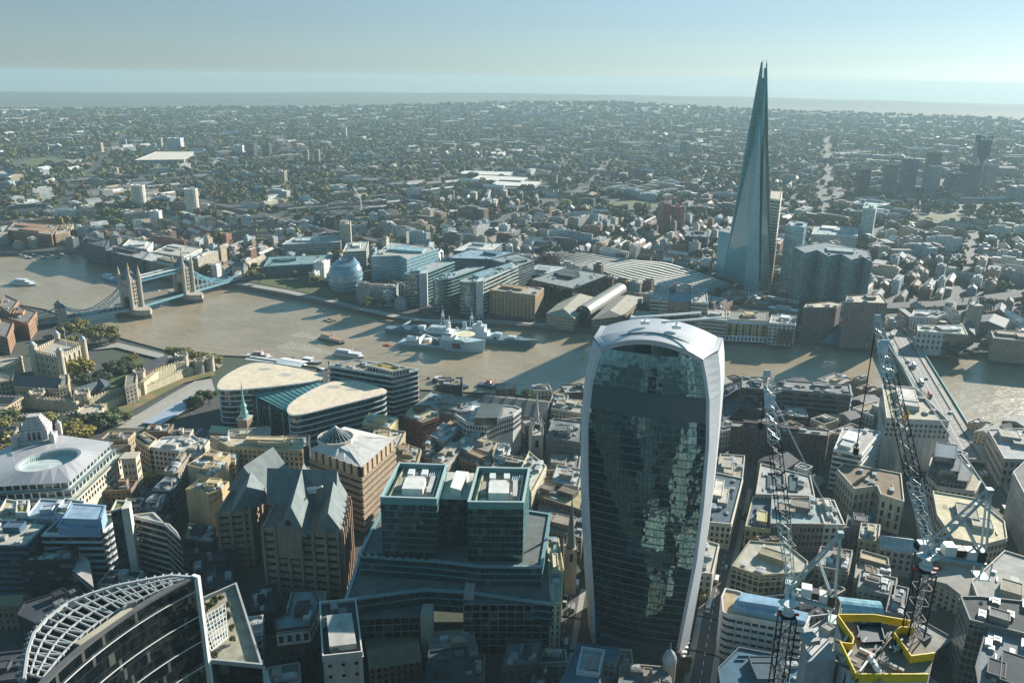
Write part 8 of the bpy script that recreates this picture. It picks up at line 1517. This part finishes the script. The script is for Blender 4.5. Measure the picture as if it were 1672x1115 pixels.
def street(name, px, w=9, z=None):
    P = []
    for u, v in px:
        p = at(u, v, 13)
        for _ in range(3): p = at(u, v, G(p.x, p.y)+.12)
        P.append(p)
    for nm, ww, dz, mt in (('pavement', w+6, .0, 'paving'), (name, w, .04, 'tarmac')):
        mb = MB()
        for a, b in zip(P, P[1:]):
            n_ = max(1, int((b-a).length/25))
            for k in range(n_):
                p, q = a.lerp(b, k/n_), a.lerp(b, (k+1)/n_); d = (q-p); d.z = 0; d.normalize(); n = Vector((-d.y, d.x, 0))*ww/2; e = d*.6; zp, zq = [Vector((0, 0, G(s.x, s.y)+.1+dz-s.z)) for s in (p, q)]; mb.face([p-n-e+zp, q-n+e+zq, q+n+e+zq, p+n-e+zp])
        kind(mb.build(nm, M[mt]), 'structure')
    mb = MB()
    for a, b in zip(P, P[1:]):
        L = (b-a).length; d = (b-a).normalized()
        for k in range(int(L/7)): c = a+d*(k*7+2); mb.box((c.x, c.y, G(c.x, c.y)+.165), (3.2, .25, .012), atan2(d.y, d.x))
    kind(mb.build('lane_markings', M['white']), 'structure')
for px in (((1222, 745), (1196, 860), (1170, 960), (1140, 1130)), ((1590, 735), (1630, 800), (1668, 865)), ((1500, 770), (1520, 880), (1545, 1000)), ((935, 960), (915, 1060), (905, 1130)), ((220, 850), (262, 778), (340, 700))): street('street', px)
for px in (((0, 298), (160, 280), (330, 262), (560, 252), (760, 240)), ((420, 335), (620, 305), (800, 282), (1010, 262)), ((700, 395), (860, 350), (960, 305), (1000, 262)), ((1672, 350), (1560, 335), (1440, 322), (1300, 300)), ((100, 345), (140, 290), (190, 240), (215, 205)), ((1330, 400), (1345, 340), (1352, 280), (1350, 230))): ribbonway('main_road', px, 5.4, 12, M['tarmac'], 'structure')
for k, q in enumerate(('980,331 1060,326 1085,338 1004,345', '20,262 90,256 120,264 50,272', '1480,352 1560,350 1600,360 1500,366')):
    pl = px_poly(q, 5.3); mb = MB(); mb.face([(a[0], a[1], G(*a)+.35) for a in pl]); o = mb.build('park_grass', M['grass']); kind(o, 'stuff'); tag(o, 'open green park among the southern streets', 'grass'); xs = [a[0] for a in pl]; ys = [a[1] for a in pl]
    FOOT.append((pl, (min(xs), min(ys), max(xs), max(ys))))
# ---------------------------------------------------------------- the rest of the city: every building near enough to tell apart is an object
t = NT('distant_roofs'); vc = t.nd("VertexColor", layer_name="Col").outputs[0]; t.base(t.mix(1.0, vc, t.ramp(t.noise(.12, 4, t.pos()), [(.3, (.6,)*3), (.7, (1.15,)*3)]), 'MULTIPLY')); M['roofvc'] = t.p(Roughness=.85)
t = NT('distant_foliage'); vc = t.nd("VertexColor", layer_name="Col").outputs[0]; t.base(t.mix(1.0, vc, t.ramp(t.noise(.25, 3, t.pos()), [(.3, (.6,)*3), (.7, (1.3, 1.25, 1.1))]), 'MULTIPLY')); M['leafvc'] = t.p(Roughness=.85)
LM = [((564, 445), 'the glass egg hall'), ((229, 320), 'the left round tower'), ((315, 330), 'the right round tower'), ((518, 258), 'the three slim towers'), ((270, 255), 'the white stadium'), ((425, 246), 'the dark tower pair'), ((462, 290), 'the pale lone tower'), ((1115, 242), 'the dark hazy tower'), ((1184, 264), 'the hazy row of blocks'), ((1037, 286), 'the pale-edged small tower'), ((903, 297), 'the brown flats tower'), ((1220, 430), 'the tall glass spire'), ((1040, 440), 'the wavy station roof'), ((1095, 360), 'the ribbed towers'), ((1592, 270), 'the shield-topped tower'), ((1404, 300), 'the dark squat tower'), ((1478, 290), 'the teal grey tower'), ((1515, 280), 'the tall brown tower'), ((1360, 440), 'the mirror-glass office'), ((955, 500), 'the galleria vault'), ((1582, 515), 'the riverside cathedral'), ((840, 490), 'the brick riverside block'), ((1420, 360), 'the cross-shaped tower'), ((1360, 378), 'the white hospital block'), ((50, 375), 'the red-ended brown flats'), ((1460, 548), 'the road bridge foot'), ((300, 440), 'the southern bridge tower'), ((563, 385), 'the narrow sunlit tower'), ((162, 243), 'the far brown tower'), ((190, 284), 'the tan tower among trees'), ((287, 236), 'the pair behind the stadium'), ((700, 410), 'the blue rounded roof'), ((1660, 318), 'the grey hotel block'), ((258, 360), 'the white faceted tower'), ((585, 340), 'the far white crane'), ((1310, 275), 'the white crane by the spire'), ((1611, 290), 'the striped pale tower'), ((480, 362), 'the left railway viaduct'), ((1580, 420), 'the long straight street'), ((1645, 560), 'the ribbed tan block')]
ONES = ['', 'first', 'second', 'third', 'fourth', 'fifth', 'sixth', 'seventh', 'eighth', 'ninth', 'tenth', 'eleventh', 'twelfth', 'thirteenth', 'fourteenth', 'fifteenth', 'sixteenth', 'seventeenth', 'eighteenth', 'nineteenth']; TENS = {2: 'twent', 3: 'thirt', 4: 'fort', 5: 'fift', 6: 'sixt', 7: 'sevent', 8: 'eight', 9: 'ninet'}
def ordn(k): return '' if k == 1 else ONES[k]+' ' if k < 20 else TENS[k//10]+('ieth ' if k % 10 == 0 else 'y-'+ONES[k % 10]+' ')
def side(u, v, lm):
    du, dv = u-lm[0], v-lm[1]
    return 'left of' if du < -abs(dv)*1.3 else 'right of' if du > abs(dv)*1.3 else ('beyond' if dv < 0 else 'before')
FR = random.Random(77); WALLS = [('cream', (.50, .45, .35)), ('tan', (.40, .31, .21)), ('white', (.62, .62, .59)), ('brown', (.24, .165, .11)), ('brick red', (.25, .11, .07)), ('grey', (.30, .31, .30)), ('dark', (.08, .10, .11)), ('pale blue', (.34, .43, .46))]; WW = [12, 14, 18, 10, 6, 16, 8, 16]
ROOFS = [('dark', (.055, .062, .07)), ('grey', (.20, .205, .205)), ('pale', (.46, .46, .43)), ('brown', (.17, .12, .085)), ('white', (.64, .64, .61)), ('tan', (.36, .30, .22))]; RW = [26, 27, 18, 10, 10, 9]
KINDS_ = [('terrace', 'terrace houses'), ('office_block', 'office block'), ('apartment_block', 'flats'), ('warehouse', 'warehouse'), ('school_block', 'hall')]
CAND = []; TREES = []
def inframe(x, y, z, m=25): u, v = pix((x, y, z)); return -m < u < 1672+m and 100 < v < 1115+m
r = 600.0
while r < 7200:
    s = interp([600, 1200, 2000, 3000, 4200, 7200], [26, 29, 35, 42, 52, 88], r); az = -.62+FR.random()*s/r
    while az < .62:
        x, y = CAM.x-r*sin(az)+FR.uniform(-.25, .25)*s, CAM.y-r*cos(az)+FR.uniform(-.25, .25)*s; az += s/r*1.25
        if not (y < ysb(x)-14) or not inframe(x, y, 10): continue
        cell = noise.cell(Vector((x/330, y/330, 3.3))); ang = cell*1.4+.25; park = noise.noise(Vector((x/210, y/210, 9))); L, Wd = s*FR.uniform(.75, 1.3), s*FR.uniform(.32, .6)
        if r > 1100 and FR.random() < .3: L *= 1.6; Wd *= .62
        ptree = .40+.32*sm(1200, 3000, r)+(.5 if park > .28 else 0)-(.12 if r < 1200 else 0)
        zone = noise.noise(Vector((x/420, y/420, 21)))
        if zone > .22: L *= 1.5; Wd *= 1.1
        elif zone < -.12: ang = cell*1.4+.25; Wd *= .72; L *= 1.35
        if FR.random() < ptree+(.08 if zone > .22 else -.06 if zone < -.12 else 0):
            for k in range(FR.choice((2, 3, 4)) if r < 4200 else 4):
                tx, ty = x+FR.uniform(-.4, .4)*s, y+FR.uniform(-.4, .4)*s
                if free(tx, ty, 2): TREES.append((r, tx, ty, FR.uniform(9, 17)*(1+.25*sm(3000, 7000, r))))
            continue
        if zone > -.12 and FR.random() < .45: ang += pi/2
        ca, sa = cos(ang), sin(ang); pl = [(x+ca*a*L/2-sa*b*Wd/2, y+sa*a*L/2+ca*b*Wd/2) for a, b in ((-1, -1), (1, -1), (1, 1), (-1, 1))]
        if not all(free(*q) for q in pl+[(x, y)]) or any(q[1] > ysb(q[0])-10 for q in pl): continue
        CAND.append((r, x, y, pl, L, Wd, zone))
        if r < 1700: xs = [a[0] for a in pl]; ys = [a[1] for a in pl]; FOOT.append((pl, (min(xs), min(ys), max(xs), max(ys))))
    r += s*.98
r = 590.0
while r < 1650:                     # infill of small houses between the larger blocks
    s = interp([590, 1650], [15, 22], r); az = -.62+FR.random()*s/r
    while az < .62:
        x, y = CAM.x-r*sin(az), CAM.y-r*cos(az); az += s/r
        if not (y < ysb(x)-16) or not inframe(x, y, 10) or FR.random() < .45: continue
        ang = noise.cell(Vector((x/330, y/330, 3.3)))*1.4+.25; L, Wd = s*FR.uniform(.6, .95), s*FR.uniform(.4, .6); ca, sa = cos(ang), sin(ang); pl = [(x+ca*a*L/2-sa*b*Wd/2, y+sa*a*L/2+ca*b*Wd/2) for a, b in ((-1, -1), (1, -1), (1, 1), (-1, 1))]
        if all(free(*q) for q in pl+[(x, y)]): CAND.append((r, x, y, pl, L, Wd, -.05))
    r += s
CAND.sort(key=lambda q: q[0]); used = {}; cnt = {}; far = MB(); IND = 0; shared = {}
for (r, x, y, pl, L, Wd, zone) in CAND:
    z = G(x, y); wn_, wc = FR.choices(WALLS, WW)[0]; rn, rc = FR.choices(ROOFS, RW)[0]; j = FR.uniform(.8, 1.2); wc = [q*j for q in wc]; kd = FR.choices(range(5), (8, 24, 50, 14, 4) if zone > .22 else (72, 6, 10, 6, 6) if zone < -.12 else (28, 24, 24, 15, 9))[0]
    h = (FR.uniform(8, 12), FR.uniform(14, 28), FR.uniform(13, 24), FR.uniform(8, 14), FR.uniform(8, 13))[kd]*(1.0 if r < 1700 else .8 if r < 2600 else .66); gab = kd == 0 or (kd == 3 and FR.random() < .5) or (kd == 4 and FR.random() < .6); fl = 3.2
    name, cat = KINDS_[kd]; ind = cnt.get(name, 0) < (300 if r < 2500 else 0)
    def shape(mb):
        c = wc
        mb.prism(pl, z-2, z+h, 0, 1, top=not gab, us=1/3.0, vs=1/fl, c=c, ct=rc)
        if gab:
            A, Bq, Cc, D = [Vector((a[0], a[1], z+h)) for a in pl]; m0, m1 = (A+D)/2+Vector((0, 0, Wd*.36)), (Bq+Cc)/2+Vector((0, 0, Wd*.36)); mb.face([A, Bq, m1, m0], 1, None, rc); mb.face([Cc, D, m0, m1], 1, None, rc); mb.face([Bq, Cc, m1], 1, None, c); mb.face([D, A, m0], 1, None, c)
            if r < 1700:
                for q in (.12, .4, .7, .92): v = m0.lerp(m1, q); a_ = atan2(pl[1][1]-pl[0][1], pl[1][0]-pl[0][0]); k0 = len(mb.f); mb.box(v+Vector((0, 0, .6)), (1.4, .9, 2.6), a_, 1); mb.col += [(.3, .2, .14)]*24
        elif kd != 3 and r < 3200:
            q = [(lerp(x, a[0], .45)+FR.uniform(-2, 2), lerp(y, a[1], .5)) for a in pl]; mb.prism(q, z+h, z+h+FR.uniform(2, 3.5), 1, 1, c=[q_*.9 for q_ in wc], ct=rc)
            if L > 24 and FR.random() < .7:
                dx, dy = (pl[1][0]-pl[0][0])*.33, (pl[1][1]-pl[0][1])*.33; q = [(lerp(x, a[0], .18)+dx, lerp(y, a[1], .22)+dy) for a in pl]; mb.prism(q, z+h, z+h+1.8, 1, 1, c=(.5, .5, .47), ct=(.4, .4, .38))
            if FR.random() < .5: i_ = off(pl, -.6); n4 = len(mb.f); mb.ringp(pl, i_, z+h, z+h+.8); mb.m[n4:] = [1]*(len(mb.m)-n4); mb.col += [wc]*(4*4*4)
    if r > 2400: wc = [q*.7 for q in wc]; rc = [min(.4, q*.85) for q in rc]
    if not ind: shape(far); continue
    cnt[name] = cnt.get(name, 0)+1; IND += 1; u, v = pix((x, y, z+h)); lm = min(LM, key=lambda q: (q[0][0]-u)**2+(1.8*(q[0][1]-v))**2)
    kk = ('houses' if kd == 0 else ('office', 'flats', 'shed', 'hall')[kd-1]); key = (wn_, kk, rn, gab, side(u, v, lm[0]), lm[1]); k = used.get(key, 0)+1; used[key] = k
    lab = '%s %s with %s %s roof, %snearest %s %s' % (wn_, kk, rn, 'pitched' if gab else 'flat', ordn(k), key[4], lm[1])
    mb = MB((x, y, z)); shape(mb)
    if r < 1350:
        # walls and roof as separate parts
        W_, R2_ = MB((x, y, z)), MB((x, y, z)); vi = 0
        for f, m in zip(mb.f, mb.m):
            T_ = R2_ if m == 1 else W_; n0 = len(T_.v); T_.v += [mb.v[i] for i in f]; T_.uv += [mb.uv[i] for i in f]; T_.col += [mb.col[i] for i in f]; T_.f.append(tuple(range(n0, n0+len(f)))); T_.m.append(0)
        t = thing(name, lab, cat, (x, y, z), 'south bank '+cat); W_.build('wall', M['punchvc'], t); R2_.build('roof', M['roofvc'], t)
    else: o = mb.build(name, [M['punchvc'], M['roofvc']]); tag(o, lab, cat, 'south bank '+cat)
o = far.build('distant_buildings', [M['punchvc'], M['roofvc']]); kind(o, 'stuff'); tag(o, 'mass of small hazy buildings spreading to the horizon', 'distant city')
TREES.sort(key=lambda q: q[0]); NT_ = 300-len(CT)-6; st = MB(); tr = random.Random(12); GL = list(GREEN.values()); usedt = {}
for i, (r, x, y, h) in enumerate(TREES):
    z = G(x, y); nm, c = tr.choices(list(GREEN.items()), (26, 24, 14, 8, 12, 20))[0]
    if i < NT_:
        u, v = pix((x, y, z+h)); lm = min(LM, key=lambda q: (q[0][0]-u)**2+(1.8*(q[0][1]-v))**2); key = (nm, side(u, v, lm[0]), lm[1]); k = usedt.get(key, 0)+1; usedt[key] = k
        tree(x, y, h, nm, '%s tree, %snearest %s %s' % (nm, ordn(k), key[1], lm[1]), h*1.1, 'trees among the southern streets', far=True, z=z); continue
    n = 46 if r < 2200 else 22 if r < 4000 else 10; w = h*.68; j = tr.uniform(.75, 1.25); cc = (c[0]*j, c[1]*j, c[2]*j); sz = w*(.34 if n == 46 else .42 if n == 22 else .7)
    for k in range(n):
        d = Vector((tr.gauss(0, 1), tr.gauss(0, 1), tr.gauss(.25, .9))).normalized(); p = Vector((x+d.x*w*.8, y+d.y*w*.8, z+h*.55+d.z*h*.42)); nn = (d+Vector((tr.gauss(0, .4), tr.gauss(0, .4), tr.gauss(.2, .4)))).normalized(); Q = nn.to_track_quat('Z', 'Y').to_matrix(); a = tr.uniform(0, 6)
        st.face([p+Q @ Vector((cos(a+b)*sz*f, sin(a+b)*sz*f, 0)) for b, f in ((0, 1), (1.5, .8), (3.1, 1.1), (4.6, .8))], 0, None, cc)
o = st.build('distant_trees', M['leafvc']); kind(o, 'stuff'); tag(o, 'dark green treetops scattered through the far streets', 'treetops')
print('INDIVIDUAL', IND, cnt, 'cand', len(CAND), 'trees', len(TREES))
